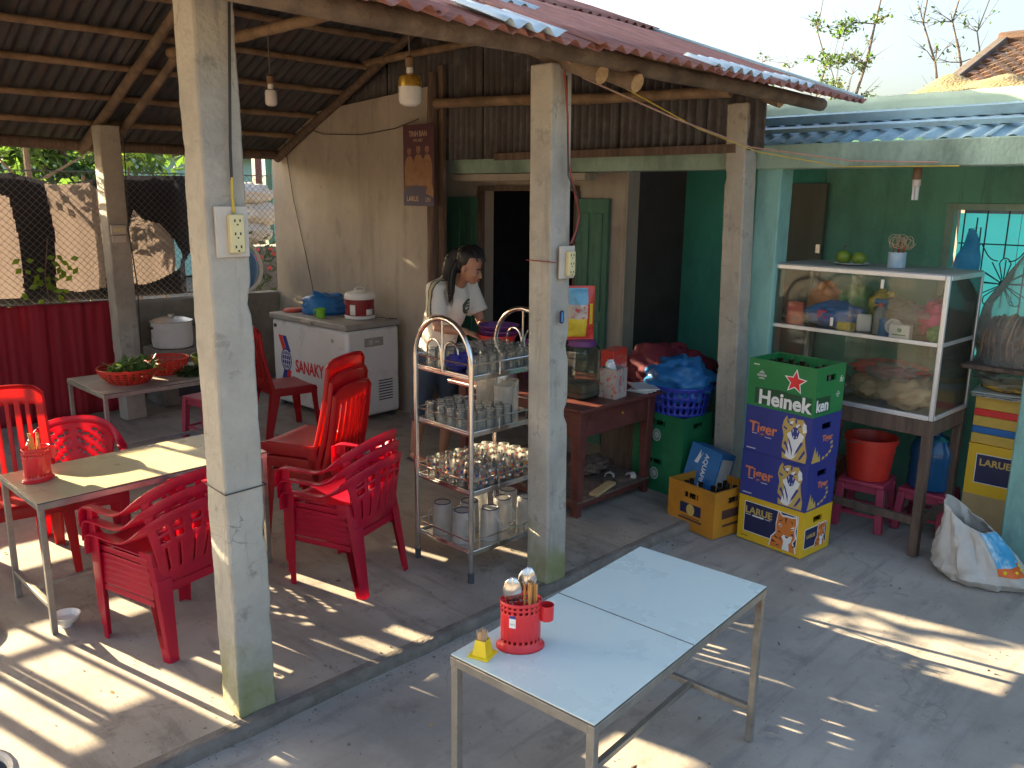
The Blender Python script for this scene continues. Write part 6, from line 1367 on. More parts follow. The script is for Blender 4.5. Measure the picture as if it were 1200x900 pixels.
# ------------------------------------------------------------------ right hand pile
CW, CLn, CH = .30, .36, .30
rb_ = crate('dull wooden coloured crate at the bottom of the pile beside the teal column', (5.32, 1.245, .0), R(2), 'cardboard')
rc_ = crate('yellow beer crate with tiger panel under the foam boxes', (5.32, 1.245, .30), R(2), 'crate_yellow', handle=False)
CWs2 = CW; LO = Vector((-CW / 2 - .0001, CLn / 2, 0))
ld(rc_, 'panel_edge', [[(.045, .07), (.335, .07), (.335, .245), (.045, .245)]], 'ink_white'); ld(rc_, 'panel', [[(.049, .074), (.331, .074), (.331, .241), (.049, .241)]], 'ink_navy', 2)
text('LARUE', .055, fmat(LO + LUX * .145 + UZ * .195 + Vector((-.0016, 0, 0)), LUX, UZ), 'ink_gold', rc_, bold=.0016, squash=1.0); tigerhead(ld, rc_, .225, .03, .13, .19, 3)
for k, (zz, hh2, m) in enumerate(((.60, .06, 'foam_yellow'), (.66, .042, 'ink_blue'), (.702, .06, 'foam_yellow'), (.762, .042, 'ink_red'), (.804, .072, 'foam_yellow'))):
    o = MB().box((0, 0, hh2 / 2), (.29, .352, hh2 - .001)).build('foam_slab', 'slab_blue' if m == 'ink_blue' else m, loc=(5.32 + .003 * (k % 2), 1.245, zz), bevel=.004)
    tag(o, ('lowest yellow slab directly on the yellow crate', 'blue striped slab in the yellow pile', 'yellow slab between the blue and red ones', 'red striped slab in the yellow pile', 'top yellow slab under the newspapers')[k], 'box')
for k in range(3):
    o = MB().grid(lambda u, v: Vector(((u - .5) * .33, (v - .5) * .40, .004 + .008 * k + .006 * noise.noise(Vector((u * 4, v * 4, k))))), 10, 10).build('newspaper', 'newsprint' if k < 2 else 'paper', loc=(5.30, 1.235 + .01 * k, .878 + .003 * k), solid=.004); o.rotation_euler = (0, 0, .06 * k)
    tag(o, ('bottom newspaper on the yellow pile', 'middle newspaper on the yellow pile', 'top paper sheet on the yellow pile')[k], 'newspaper')
blob('foam_block', 'yellow foam offcut wrapped in clear plastic', 'foam', (5.30, 1.28, .905), (.13, .15, .03), 'foam_yellow', 4, .2); blob('plastic_bag', 'clear plastic wrap over the papers on the yellow pile', 'bag', (5.30, 1.22, .907), (.17, .22, .065), 'clear_bag', 21, .35)
# shelf, round crackers in a clear bag, newspapers
o = MB().box2((5.05, .85, 1.045), (5.55, 1.50, 1.068)).build('plank_shelf', 'old_wood', bevel=.004); tag(o, 'dark plank shelf between cabinet and teal column', 'shelf')
for k in range(2): o2 = MB().box2((5.3 + .1 * k, 1.40, 0), (5.34 + .1 * k, 1.44, 1.044)).build('shelf_leg', 'old_wood', o)
random.seed(14)
for k in range(13):
    y = 1.41 - k * .026; b = MB(); rr_ = .135 + rnd(-.012, .012)
    b.lathe([(.001, -.004), (rr_ * .5, -.005 + rnd(-.004, .004)), (rr_, -.003 + rnd(-.006, .006)), (rr_, .003), (rr_ * .5, .005), (.001, .004)], 22, M=Matrix.Rotation(R(90), 4, 'X'))
    b.v = [(x * (1 + .05 * noise.noise(Vector((x * 20, z * 20, k)))), y_ + .010 * noise.noise(Vector((x * 14, z * 14, k * 3))), z * (1 + .05 * noise.noise(Vector((z * 20, x * 20, k))))) for x, y_, z in b.v]
    o = b.build('rice_cracker', 'cracker', loc=(5.25, y, 1.072 + rr_ * 1.04)); o.rotation_euler = (rnd(-.05, .05) + .05, 0, rnd(-.06, .06)); tag(o, 'round brown rice cracker standing in the clear bag on the plank shelf', 'cracker', 'rice crackers in the clear bag')
b = MB(); b.grid(lambda u, v: Vector((5.25 + (.155 * (1 - .82 * max(0, (v - .45) / .55)) * (1 + .12 * noise.noise(Vector((math.cos(u * 2 * PI) * 2, math.sin(u * 2 * PI) * 2, v * 5))))) * math.cos(2 * PI * u), 1.25 + (.22 * (1 - .85 * max(0, (v - .45) / .55)) * (1 + .12 * noise.noise(Vector((math.cos(u * 2 * PI) * 2, 4, v * 5))))) * math.sin(2 * PI * u) - .05 * v * v, 1.07 + .72 * v)), 40, 24); tag(b.build('clear_bag', 'clear_bag'), 'tall clear plastic bag round the rice crackers hung by the window', 'bag')
b = MB(); b.grid(lambda u, v: Vector((5.765 + (.006 + .035 * math.sin(PI * min(1, v * 1.1)) * (1 - v) ** .4) * math.sin(2 * PI * u), 1.735 + (.012 + .085 * (1 - v) ** .6 * (1 + .5 * noise.noise(Vector((math.cos(2 * PI * u) * 1.5, v * 4, 2))))) * math.cos(2 * PI * u) + .012 * math.sin(v * 6), 1.43 + .36 * v + .02 * noise.noise(Vector((u * 8, v, 0))) * (1 - v))), 34, 18); tag(b.build('hanging_bag', 'cyan_bag', angle=120), 'blue plastic bag hung from the window grille', 'bag')
for k in range(3):
    o = MB().box((0, 0, 0), (.03, .16, .20)).build('folded_newspaper', 'newsprint', loc=(5.45 + .035 * k, 1.47, 1.17), bevel=.003); o.rotation_euler = (R(-14), R(-12), .1 * k); tag(o, ('front folded newspaper leaning beside the crackers', 'middle folded newspaper leaning beside the crackers', 'rear folded newspaper leaning beside the crackers')[k], 'newspaper')
# white woven sack with printed side
t = thing('rice_sack', 'slumped white woven sack with blue and orange print on the yard floor', 'sack', (4.70, 1.15, 0), R(6))
b = MB(); n = 72; prof = [(.00, .02, 0), (.15, .19, .003), (.185, .225, .045), (.18, .205, .10), (.155, .17, .165), (.13, .145, .225), (.118, .125, .275), (.105, .115, .315)]
prof = [tuple(prof[int(q / 4)][c_] + (prof[min(int(q / 4) + 1, 7)][c_] - prof[int(q / 4)][c_]) * (q / 4 % 1) for c_ in range(3)) for q in range(29)]
rs = []
for k, (rx, ry, z) in enumerate(prof):
    k = k / 4
    ring = []
    for i in range(n):
        a = 2 * PI * i / n; w = 1 + .24 * noise.noise(Vector((math.cos(a) * 2.2, math.sin(a) * 2.2, z * 6))) + .17 * abs(noise.noise(Vector((math.cos(a) * 4 + z * 6, math.sin(a) * 5, z * 9)))) + .035 * noise.noise(Vector((math.cos(a) * 12, math.sin(a) * 12, z * 30)))
        x = rx * w * math.cos(a); y = ry * w * math.sin(a); zz = z + (.10 * max(0, math.sin(a)) - .05 * max(0, -math.sin(a))) * (k / 7) ** 2
        y += .10 * (k / 7) ** 1.5
        ring.append(Vector((x, y, max(0.0, zz))))
    rs.append(ring)
b.rings(rs, cap=False); b.build('sack', 'sack_white', t, solid=.003)
def sackpt(f, k):
    k = k * 4; i = min(int(k), 27); q = k - i; j = (f * 1.8) % n; j0 = int(j); e = j - j0
    p = rs[i][j0].lerp(rs[i][(j0 + 1) % n], e).lerp(rs[i + 1][j0].lerp(rs[i + 1][(j0 + 1) % n], e), q); c = Vector((0, .06, p.z)); d = (p - c); d.z = 0; return p + d.normalized() * .006 + Vector((0, 0, .002))
b = MB(); b.grid(lambda u, v: sackpt(24 + 7.5 * u, 3.6 + 3.3 * v), 14, 10); b.build('blue_print', 'sack_blue', t)
b = MB(); b.grid(lambda u, v: sackpt(24 + 7.5 * u, 2.9 + .7 * v), 14, 4); b.build('orange_print', 'sack_orange', t)
for k in range(4): b = MB(); p = sackpt(25 + 1.9 * k, 3.25); b.ell(p, (.007, .009, .011), 8, 5); b.build('yellow_spot', 'yellow_plastic', t)
CW, CLn, CH = .295, .419, .27
# ------------------------------------------------------------------ girl
girl = wparent(thing('person', 'girl with dark ponytail in white tee leaning over the wooden table', 'person', (3.76, 4.50, .046)))
def capsule(b, pts, rad, seg=12, flat=None): b.tube(pts, rad, seg, flat=flat)
gx0 = 3.76
b = MB()
hc = Vector((gx0, 4.165, 1.50)); hrot = Matrix.Rotation(R(18), 4, 'Z') @ Matrix.Rotation(R(22), 4, 'X')   # head pitched forward (faces -Y)
def H(x, y, z): return hc + (hrot.to_3x3() @ Vector((x, y, z)))
b.ell(H(0, .016, .026), (.070, .088, .088), 20, 14, M=hrot)                       # skull
b.ell(H(0, -.030, -.035), (.056, .058, .072), 18, 12, M=hrot)                               # face
b.ell(H(0, -.052, -.083), (.030, .030, .026), 12, 8)                                # chin
b.tube([H(0, -.086, -.010), H(0, -.103, -.040), H(0, -.090, -.048)], [.007, .011, .009], 8)   # nose
b.ell(H(0, -.080, -.066), (.017, .010, .009), 10, 6, M=hrot)                                # mouth
for s in (-1, 1):
    b.ell(H(s * .032, -.074, -.034), (.018, .012, .016), 10, 6, M=hrot)                     # cheeks
    b.ell(H(s * .070, .005, -.022), (.010, .018, .028), 10, 8, M=hrot)                      # ears
b.tube([(gx0, 4.30, 1.36), (gx0, 4.225, 1.43), H(0, .01, -.05)], [.052, .044, .045], 12)      # neck
b.tube([(gx0, 4.52, .90), (gx0, 4.46, 1.08), (gx0, 4.37, 1.27), (gx0, 4.31, 1.35)], [.11, .10, .115, .08], 14, flat=.75)  # trunk
for s in (-1, 1):
    hip = Vector((gx0 + s * .075, 4.53, .88)); kn = Vector((gx0 + s * .085, 4.50 + (.10 if s < 0 else -.02), .47)); an = Vector((gx0 + s * .085, 4.68 if s < 0 else 4.56, .115))
    b.tube([hip, hip.lerp(kn, .4), kn, kn.lerp(an, .35), an], [.085, .075, .052, .05, .033], 12)
    b.tube([an + Vector((0, .03, -.03)), an + Vector((0, -.02, -.04)), an + Vector((0, -.09, -.048)), an + Vector((0, -.15, -.052))], [.028, .034, .03, .02], 10)
    sh = Vector((gx0 + s * .155, 4.345, 1.335)); el = Vector((gx0 + s * .20, 4.27, 1.09)); wr_ = Vector((gx0 + s * .12, 4.06, 1.08))
    b.tube([sh + Vector((-s * .06, 0, .015)), sh, sh.lerp(el, .5), el, el.lerp(wr_, .4), wr_], [.055, .05, .04, .034, .034, .022], 12)
    d = Vector((-s * .25, -1, -.25)).normalized(); side = Vector((s, -.25 * 1, 0)).normalized(); pm = wr_ + d * .05
    b.tube([wr_, wr_ + d * .03, wr_ + d * .075], [.022, .030, .027], 10, flat=.55)
    for q, ln in enumerate((.060, .070, .066, .052)):       # four fingers curled over the rim
        r0 = wr_ + d * .07 + side * (.024 - .016 * q); k1 = r0 + d * ln * .5 + Vector((0, 0, -.004)); k2 = k1 + (d * .3 + Vector((0, 0, -1))).normalized() * ln * .45
        b.tube([r0 - d * .015, r0, k1, k2], [.0085, .0085, .0078, .0062], 8)
    t0 = wr_ + d * .025 - side * .024; b.tube([t0, t0 + d * .028 - side * .016, t0 + d * .055 - side * .014 + Vector((0, 0, -.012))], [.011, .0095, .0075], 8)   # thumb
body = b.build('body', 'skin', girl)
q = body.modifiers.new('remesh', 'REMESH'); q.mode = 'VOXEL'; q.voxel_size = .0055; q.use_smooth_shade = True
q = body.modifiers.new('smooth', 'SMOOTH'); q.iterations = 4; q.factor = .5
# face details
for s in (-1, 1):
    b = MB(); b.ell(H(s * .027, -.0835, -.012), (.012, .004, .004), 10, 6, M=hrot); b.build('eye', 'eye_dark', body)
    MB().tube([H(s * .012, -.090, .010), H(s * .028, -.086, .015), H(s * .043, -.073, .010)], [.003, .0036, .002], 6).build('eyebrow', 'hair', body)
MB().tube([H(-.018, -.0905, -.067), H(0, -.0955, -.065), H(.018, -.0905, -.067)], [.003, .005, .003], 6).build('lips', 'lip', body)
# hair: cap, fringe line, ponytail and a lock falling over the shoulder
hb = MB()
def hairfn(p):
    return 1.0 if (p.y > -.35 or p.z > .45) else .84
hb.ell(H(0, .024, .034), (.078, .092, .092), 26, 18, lambda p: hairfn(p) * (1 + .02 * noise.noise(p * 6)), M=hrot)
hb.ell(H(0, .058, -.015), (.066, .050, .066), 18, 12, M=hrot)
hb.tube([H(0, .088, .05), H(0, .125, .045), H(-.02, .145, -.02), H(-.035, .13, -.11), H(-.04, .11, -.19)], [.028, .035, .042, .036, .012], 12)
hb.tube([H(-.045, .085, .0), H(-.062, .082, -.06), H(-.074, .062, -.13), H(-.082, .03, -.20), H(-.083, .005, -.25)], [.020, .024, .024, .019, .006], 12, flat=.75)
hair = hb.build('hair', 'hair', girl)
q = hair.modifiers.new('remesh', 'REMESH'); q.mode = 'VOXEL'; q.voxel_size = .007; q.use_smooth_shade = True
q = hair.modifiers.new('smooth', 'SMOOTH'); q.iterations = 3
MB().tube([H(.0, .098, .05) + Vector((.03 * math.cos(a), 0, .03 * math.sin(a))) for a in [2 * PI * i / 12 for i in range(12)]], .006, 6, close=True).build('hair_tie', 'stripe_dark', hair)
# loose strands
random.seed(77)
st_ = MB()
for k in range(34):
    a = rnd(0, 6.28); o1 = Vector((.034 * math.cos(a), .034 * math.sin(a), 0)); w = rnd(.8, 1.15)
    st_.tube([H(-.045, .085, .02) + o1 * .6, H(-.062, .082, -.06) + o1 * w * .72, H(-.074, .062, -.13) + o1 * w * .75, H(-.082, .03, -.20) + o1 * w * .62, H(-.083 + rnd(-.012, .012), .005 + rnd(-.02, .02), -.25 - rnd(0, .05))], [.0022, .0022, .002, .0017, .0008], 4)
for k in range(30):
    x = rnd(-.062, .062); st_.tube([H(x, -.062 - .016 * math.cos(x * 20), .062), H(x * 1.15, -.02, .118), H(x * 1.1, .05, .128), H(x * .6, .11, .085)], [.0012, .0026, .0026, .002], 4)
st_.build('strands', 'hair', hair)['kind'] = 'stuff'
# clothes
sb = MB()
sb.tube([(gx0, 4.55, .80), (gx0, 4.53, .90), (gx0, 4.465, 1.08), (gx0, 4.375, 1.26), (gx0, 4.325, 1.345), (gx0, 4.285, 1.385)], [.165, .155, .150, .165, .135, .068], 22, flat=.74)
for s in (-1, 1):
    sh = Vector((gx0 + s * .15, 4.35, 1.335)); el = Vector((gx0 + s * .20, 4.27, 1.09))
    sb.tube([sh + Vector((-s * .09, 0, .02)), sh, sh.lerp(el, .35), sh.lerp(el, .72)], [.07, .073, .070, .078], 14)
tee = sb.build('tee_shirt', 'tee', girl)
q = tee.modifiers.new('remesh', 'REMESH'); q.mode = 'VOXEL'; q.voxel_size = .010; q.use_smooth_shade = True
q = tee.modifiers.new('smooth', 'SMOOTH'); q.iterations = 5; q.factor = .5
tx_ = bpy.data.textures.new('folds', 'CLOUDS'); tx_.noise_scale = .09
q = tee.modifiers.new('folds', 'DISPLACE'); q.texture = tx_; q.strength = .022; q.mid_level = .5; q.texture_coords = 'LOCAL'
def wrapd(o, off=.004):
    q = o.modifiers.new('wrap', 'SHRINKWRAP'); q.target = tee; q.wrap_method = 'NEAREST_SURFACEPOINT'; q.wrap_mode = 'OUTSIDE_SURFACE'; q.offset = off; return o
sp = [Vector((gx0 - .075, 4.29, 1.42)), Vector((gx0 - .15, 4.31, 1.42)), Vector((gx0 - .225, 4.32, 1.34)), Vector((gx0 - .26, 4.30, 1.25)), Vector((gx0 - .265, 4.28, 1.17))]
def along(P, f): k = f * (len(P) - 1); i = min(int(k), len(P) - 2); return P[i].lerp(P[i + 1], k - i)
for nm, m, w, off in (('sleeve_stripe', 'stripe_dark', .022, .004), ('sleeve_lettering', 'stripe_gold', .012, .007)):
    b = MB(); b.grid(lambda u, v: along(sp, u) + Vector((0, (v - .5) * 2 * w, 0)), 24, 2); wrapd(b.build(nm, m, tee), off)
ec = Vector((gx0 + .035, 4.25, 1.225)); ex = Vector((1, 0, 0)).normalized(); ez = Vector((0, -.3, 1)).normalized()
def disc(r0, r1, m, nm, off, a0=0, a1=2 * PI, bars=None):
    b = MB()
    if bars:
        for (x0, x1, z0, z1) in bars: b.grid(lambda u, v: ec + ex * (x0 + (x1 - x0) * u) + ez * (z0 + (z1 - z0) * v), 6, 2)
    else: b.grid(lambda u, v: ec + (ex * math.cos(a0 + (a1 - a0) * u) + ez * math.sin(a0 + (a1 - a0) * u)) * (r0 + (r1 - r0) * v), 24, 3)
    return wrapd(b.build(nm, m, tee), off)
disc(.036, .050, 'stripe_dark', 'chest_emblem_ring', .004); disc(0, 0, 'stripe_dark', 'chest_emblem_bars', .004, bars=[(-.030, .030, .014, .024), (-.034, .034, -.004, .004), (-.028, .028, -.026, -.016)])
pb = MB()
pb.tube([(gx0, 4.55, .93), (gx0, 4.545, .80)], [.135, .145], 16, flat=.8)
for s in (-1, 1):
    hip = Vector((gx0 + s * .075, 4.53, .88)); kn = Vector((gx0 + s * .085, 4.50 + (.10 if s < 0 else -.02), .47)); an = Vector((gx0 + s * .085, 4.68 if s < 0 else 4.56, .115))
    pb.tube([hip, hip.lerp(kn, .4), kn, kn.lerp(an, .30)], [.098, .090, .066, .062], 14)
pants = pb.build('jeans', 'jeans', girl); q = pants.modifiers.new('remesh', 'REMESH'); q.mode = 'VOXEL'; q.voxel_size = .010; q.use_smooth_shade = True
q = pants.modifiers.new('smooth', 'SMOOTH'); q.iterations = 3
for s in (-1, 1):
    y = 4.68 if s < 0 else 4.56; part('sandal', 'rubber', girl, [((gx0 + s * .085, y - .06, .052), (.075, .23, .012))], bevel=.004)

# ------------------------------------------------------------------ post, poster, lamps, wires, sockets
o = wparent(thing('wooden_post', 'rough dark timber post at the corner of the beige wall', 'post', (4.46, 5.40, .046)))
pole('trunk', [(4.46, 5.42, .046), (4.44, 5.38, 1.5), (4.47, 5.41, 2.9)], .055, 'old_wood', parent=o, seed=90, wob=.03)
part('board', 'old_wood', o, [((4.50, 5.33, 1.5), (.03, .07, 2.9))])
ps = thing('beer_poster', 'dark maroon beer poster with three figures on the timber post', 'poster', (4.385, 5.68, 1.87), R(3))
PWd, PHt = .37, .64; PU, PZ = Vector((0, -1, 0)), Vector((0, 0, 1)); PO = Vector((-.001, 0, 0))
part('sheet', 'poster_dark', ps, [((.001, -PWd / 2, PHt / 2), (.003, PWd, PHt))])
def pd(n, P, m, l): return decal(n, P, m, ps, PO, PU, PZ, l)
fig = lambda c, w, h: [(c - w, .16), (c - w * 1.15, .30), (c - w * .9, h - .11), (c - w * .4, h - .075), (c + w * .4, h - .075), (c + w * .9, h - .11), (c + w * 1.15, .30), (c + w, .16)]
pd('figures', [fig(.075, .052, .47), fig(.185, .058, .48), fig(.29, .052, .48)], 'poster_tan', 1)
pd('faces', [circ(.075, .435, .025, .034, 16), circ(.185, .448, .026, .036, 16), circ(.29, .448, .025, .034, 16)], 'poster_face', 2)
pd('hair', [circ(.075, .455, .026, .02, 12, 0, PI), circ(.185, .47, .027, .02, 12, 0, PI), circ(.29, .468, .026, .02, 12, 0, PI)], 'poster_dark', 3)
pd('arch', [[(0, 0), (PWd, 0), (PWd, .09), (.30, .15)] + [(.26 - .26 * k / 10, .11 + .055 * math.sin(PI * (k + 2) / 12)) for k in range(11)]], 'poster_purple', 3)
pd('small_figure', [[(.27, .10), (.30, .18), (.34, .20), (.365, .12), (.36, .07)]], 'poster_tan', 4)
text('TINH BAN', .062, fmat((-.0035, -.185, .565), PU, PZ), 'poster_text', ps, squash=.75, bold=.001); text('NAI NAY', .036, fmat((-.0035, -.185, .515), PU, PZ), 'poster_text', ps, squash=.8)
text('LARUE', .058, fmat((-.006, -.115, .055), PU, PZ), 'poster_text', ps, squash=.85, bold=.001); text('LEN', .05, fmat((-.006, -.30, .05), PU, PZ), 'poster_text', ps, squash=.7)
def lamp(label, p, r, h, capm, cord_top, gold=True):
    t = thing('hanging_bulb', label, 'light bulb', p)
    MB().tube([(0, 0, h + .065), (0, .004, (h + .065 + cord_top - p[2]) / 2), (.0, 0, cord_top - p[2])], .0035, 6).build('cord', 'wire_grey', t)
    MB().lathe([(.016, h + .03), (.022, h + .035), (.022, h + .075), (.008, h + .085)], 16).build('socket', 'socket_brown', t)
    MB().lathe([(.014, h - .002), (.018, h + .01), (.016, h + .033)], 16).build('screw_cap', 'bulb_white', t)
    MB().lathe([(r, h * .60), (r * 1.0, h * .78), (r * .92, h * .92), (r * .35, h + .002), (.01, h + .004)], 26).build('collar', capm, t)
    MB().lathe([(.001, 0), (r * .55, .002), (r * .86, h * .08), (r * .99, h * .2), (r * .985, h * .6)], 26).build('globe', 'bulb_white', t); return t
lamp('large gold collared white bulb hanging below the shed rafters', (2.75, 3.50, 2.388), .058, .155, 'brass', 2.93)
lamp('small white bulb hanging deeper in the shed', (2.75, 4.87, 2.475), .036, .10, 'bulb_white', 2.95)
t = thing('spiral_bulb', 'compact fluorescent bulb in brown socket under the green beam', 'light bulb', (4.78, 1.74, 1.955))
MB().lathe([(.02, .11), (.024, .115), (.024, .15), (.02, .178)], 14).build('socket', 'socket_brown', t); MB().lathe([(.018, .075), (.021, .08), (.021, .112)], 14).build('ballast', 'offwhite', t)
for k in range(4): a = PI / 4 + PI / 2 * k; MB().tube([(.012 * math.cos(a), .012 * math.sin(a), .08), (.012 * math.cos(a), .012 * math.sin(a), .005)], .006, 8).build('tube', 'bulb_white', t)
def wire(label, pts, r=.004, m='wire_black', sag=0):
    P = [Vector(p) for p in pts]
    if sag and len(P) == 2: P = [P[0].lerp(P[1], k / 14) - Vector((0, 0, 4 * sag * (k / 14) * (1 - k / 14))) for k in range(15)]
    return tag(MB().tube(P, r, 6).build('cable', m), label, 'cable')
wire('dark cable running down the front left cement post to its socket', [(1.36, 2.634, 2.58), (1.345, 2.636, 2.3), (1.335, 2.638, 2.1), (1.332, 2.637, 1.98)], .0045, 'wire_black')
wire('short yellow cable end above the socket on the front left post', [(1.333, 2.636, 2.0), (1.331, 2.636, 1.94), (1.331, 2.63, 1.885)], .005, 'wire_yellow')
wire('black and red cable hanging down the middle cement post', [(2.93, 2.625, 2.50), (2.945, 2.612, 2.3), (2.955, 2.61, 2.1), (2.99, 2.60, 1.98), (3.03, 2.60, 1.88), (3.01, 2.60, 1.80), (2.975, 2.60, 1.74)], .005, 'wire_red')
wire('second thin cable beside the red one on the middle post', [(2.94, 2.62, 2.48), (2.95, 2.605, 2.05), (3.005, 2.592, 1.95), (3.035, 2.592, 1.86), (3.0, 2.595, 1.75)], .0035, 'wire_black')
wire('pale twisted cable slung from middle post past the right post to the beam', [(2.85, 2.58, 2.56), (2.98, 2.56, 2.47), (3.6, 2.50, 2.34), (4.42, 2.53, 2.24), (4.66, 2.05, 2.165), (4.665, 1.6, 2.15)], .0042, 'wire_pink')
wire('thin yellow wire slung just below the pale twisted cable', [(3.3, 2.58, 2.46), (3.9, 2.55, 2.31), (4.45, 2.50, 2.215), (4.665, 2.1, 2.135), (4.668, 1.5, 2.13)], .003, 'wire_yellow')
wire('thin cable sagging across the beige wall to the poster', [(4.48, 7.55, 2.62), (4.475, 7.0, 2.50), (4.475, 6.4, 2.47), (4.47, 5.9, 2.50), (4.40, 5.5, 2.55)], .004)
wire('black cable hanging down the beige wall behind the freezer bag', [(4.485, 7.72, 2.45), (4.485, 7.6, 1.9), (4.48, 7.38, 1.3), (4.475, 7.25, .9)], .004)
wire('black cable running down the back cement post', [(2.72, 7.185, 2.4), (2.715, 7.185, 1.9), (2.70, 7.185, 1.65), (2.735, 7.19, 1.2), (2.72, 7.19, .6)], .005)
wire('thin wire bound round the front left post', [(1.245, 2.80, .93), (1.243, 2.645, .925), (1.40, 2.643, .93), (1.405, 2.8, .93)], .0025)
wire('thin wire bound round the middle post', [(2.865, 2.78, 1.66), (2.864, 2.628, 1.66), (2.90, 2.622, 1.655)], .0025, 'wire_red')
def sockets(label, loc, ux_, board, n, strip=(.05, .125)):
    t = thing('power_strip', label, 'socket', loc, math.atan2(ux_[1], ux_[0]))
    part('mount_board', 'offwhite', t, [((0, -.006, 0), (board[0], .012, board[1]))], bevel=.002)
    stp = part('strip', 'ivory_plastic', t, [((.006, -.024, -.005), (strip[0], .026, strip[1]))], bevel=.004)
    b = MB()
    for k in range(n):
        z = -.005 + strip[1] * (.34 - .68 * k / (n - 1))
        for dx in (-.009, .009): b.box((.006 + dx, -.0372, z), (.005, .0015, .009))
        b.box((.006, -.0372, z - .013), (.006, .0015, .005))
    b.build('socket_holes', 'wire_black', stp, smooth=False)['kind'] = 'stuff'; return t
sockets('ivory power strip on a white board on the front left post', (1.325, 2.648, 1.825), (1, 0), (.115, .165), 3)
sockets('ivory power strip on a white board on the middle post', (2.965, 2.620, 1.655), (1, 0), (.10, .15), 3, (.045, .115))
t = thing('switch_box', 'small white switch box on the back cement post', 'switch', (2.62, 7.195, 1.65)); part('plate', 'offwhite', t, [((0, -.012, 0), (.12, .024, .075))], bevel=.003); part('rockers', 'ivory_plastic', t, [((-.03, -.026, 0), (.025, .006, .03)), ((.0, -.026, 0), (.025, .006, .03)), ((.03, -.026, 0), (.025, .006, .03))])
part('mount', 'offwhite', t, [((0, -.008, -.075), (.11, .016, .055))])
o = MB().prism([(.013 * math.cos(a), .03 * (1 if math.sin(a) > 0 else -1) * .6 + .013 * math.sin(a)) for a in [2 * PI * i / 20 for i in range(20)]], (2.935, 2.612, 1.40), (1, 0, 0), (0, 0, 1), (0, -1, 0), .006).build('number_tag', 'ink_navy'); tag(o, 'small dark oval tag with pale zero on the middle post', 'tag')
MB().prism([(.006 * math.cos(a), .03 * (1 if math.sin(a) > 0 else -1) * .6 + .006 * math.sin(a)) for a in [2 * PI * i / 20 for i in range(20)]], (2.935, 2.606, 1.40), (1, 0, 0), (0, 0, 1), (0, -1, 0), .0015).build('tag_centre', 'blue_panel', o)
# curtain side things at the left frame edge: stand fan and cream handled basket
fan = wparent(thing('stand_fan', 'grey wire guarded stand fan beside the cream table', 'fan', (.62, 4.05, .046)))
fc = Vector((.70, 4.02, .60)); fb_ = MB()
for k in range(44):
    a = 2 * PI * k / 44; fb_.tube([fc + Vector((.0, .03 * math.cos(a), .03 * math.sin(a))) + Vector((.06, 0, 0)), fc + Vector((.05, .13 * math.cos(a), .13 * math.sin(a))), fc + Vector((0, .19 * math.cos(a), .19 * math.sin(a)))], .0016, 4)
fb_.build('guard_wires', 'wire_grey', fan, smooth=False); MB().tube([fc + Vector((0, .19 * math.cos(2 * PI * k / 30), .19 * math.sin(2 * PI * k / 30))) for k in range(30)], .005, 6, close=True).build('guard_rim', 'steel_dull', fan)
MB().lathe([(.001, 0), (.17, .01), (.17, .03), (.02, .045), (.015, .40)], 24, (.62, 4.05, .046)).build('base', 'rubber', fan); MB().ell((.64, 4.04, .60), (.08, .055, .055), 14, 10).build('motor', 'rubber', fan)
for k in range(3):
    a = 2 * PI * k / 3; bl = MB(); bl.grid(lambda u, v: fc + Vector((.01 + .03 * (v - .5), (.03 + .13 * u) * math.cos(a + (v - .5) * .9), (.03 + .13 * u) * math.sin(a + (v - .5) * .9))), 6, 6); bl.build('blade', 'blue_panel', fan, solid=.002)
t = thing('black_bin', 'black bin with rolled cream rim on the shed floor near the post', 'bin', (.375, 2.735, .046))
MB().lathe([(.12, 0), (.14, .01), (.15, .14), (.145, .14), (.13, .015), (.001, .012)], 30).build('shell', 'rubber', t)
MB().tube([(.155 * math.cos(2 * PI * k / 30), .155 * math.sin(2 * PI * k / 30), .145) for k in range(30)], .016, 8, close=True).build('rim', 'offwhite', t)
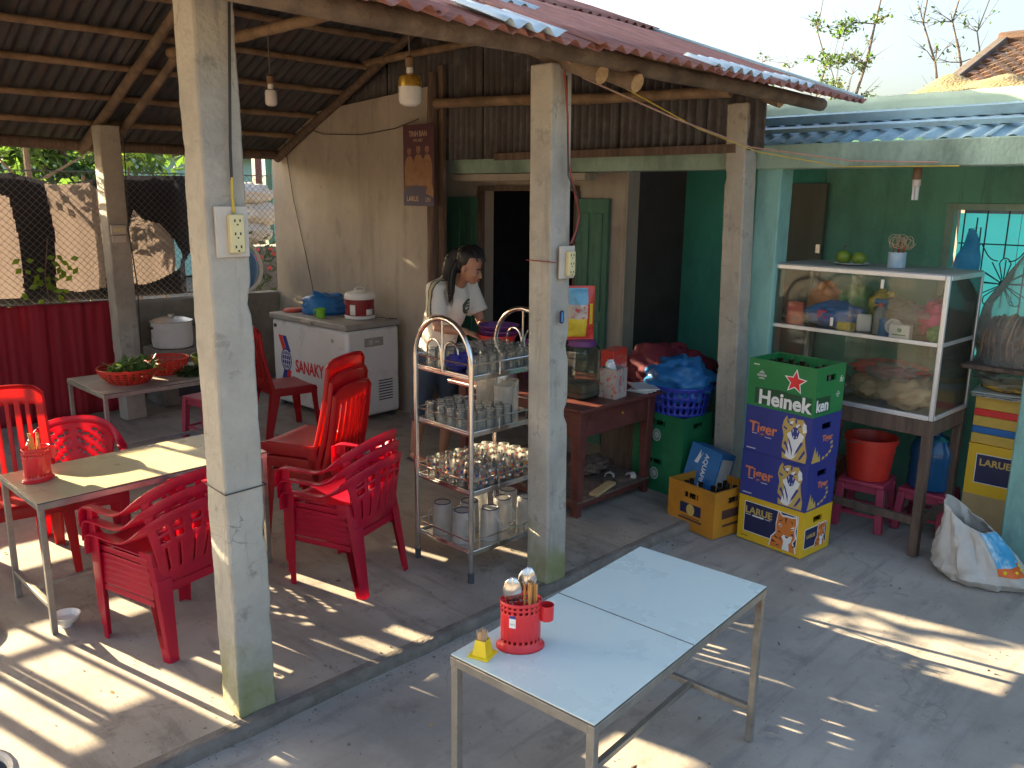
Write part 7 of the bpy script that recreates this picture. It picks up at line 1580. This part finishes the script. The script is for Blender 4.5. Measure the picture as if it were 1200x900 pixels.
# scraps on the floor
random.seed(41)
for k in range(26):
    on = k < 12
    x, y, z = (rnd(.9, 4.2), rnd(2.8, 5.2), .0475) if on else (rnd(1.6, 4.6), rnd(.6, 2.5), .0035)
    b = MB(); leaf(b, (0, 0, .002), (rnd(-1, 1), rnd(-1, 1), .15), (0, 0, 1), rnd(.02, .045), rnd(.005, .011)); o = b.build('dry_leaf', 'cardboard' if k % 3 else 'bark', smooth=False, loc=(x, y, z + .003)); tag(o, 'tiny dry leaf scrap on the shed floor' if on else 'tiny dry leaf scrap on the yard concrete', 'leaf', 'leaf scraps on the shed floor' if on else 'leaf scraps on the yard')
# grit swept against the step, post feet and legs
random.seed(55)
for nm, zz, cnt, fn in (('grit', .0475, 900, lambda: (rnd(.6, 4.4), 2.66 + abs(random.gauss(0, .10)) if rnd(0, 1) < .35 else rnd(2.7, 6.0))), ('grit', .001, 1300, lambda: (rnd(.9, 4.7), 2.585 - abs(random.gauss(0, .06)) if rnd(0, 1) < .4 else rnd(.4, 2.55)))):
    b = MB()
    for _ in range(cnt):
        x, y = fn(); q = rnd(.0012, .0045) * (1 if rnd(0, 1) < .93 else 2.2); a = rnd(0, 6)
        b.add([(x + q * math.cos(a + 2.1 * k), y + q * math.sin(a + 2.1 * k), zz) for k in range(3)] + [(x, y, zz + q * rnd(.6, 1.1))], [(0, 1, 3), (1, 2, 3), (2, 0, 3)])
    tag(b.build(nm, 'grit', smooth=False), 'fine grit scattered over the ' + ('shed floor' if zz > .02 else 'yard concrete'), 'grit', kind='stuff')
# kitchen glimpsed through the doorway
t = thing('kitchen_shelf', 'dark kitchen bench glimpsed through the doorway', 'bench', (6.3, 5.25, 0)); part('top', 'old_wood', t, [((0, 0, .80), (.6, 1.2, .04))]); part('leg', 'old_wood', t, [((x, y, .39), (.05, .05, .78)) for x in (-.26, .26) for y in (-.55, .55)])
for k, (y, r, h_) in enumerate(((5.05, .12, .18), (5.45, .10, .22))):
    t = thing('cooking_pot', ('wide steel pot on the dark kitchen bench', 'tall steel pot on the dark kitchen bench')[k], 'pot', (6.15, y, .821)); MB().lathe([(r, 0), (r * 1.02, .004), (r * 1.02, h_), (r * 1.08, h_ + .006), (r * .2, h_ + .04), (.001, h_ + .05)], 24).build('body', 'stainless', t); part('handle', 'white_plastic', t, [((-r * .2, s * r * 1.15, h_ * .8), (.03, .04, .02)) for s in (-1, 1)])
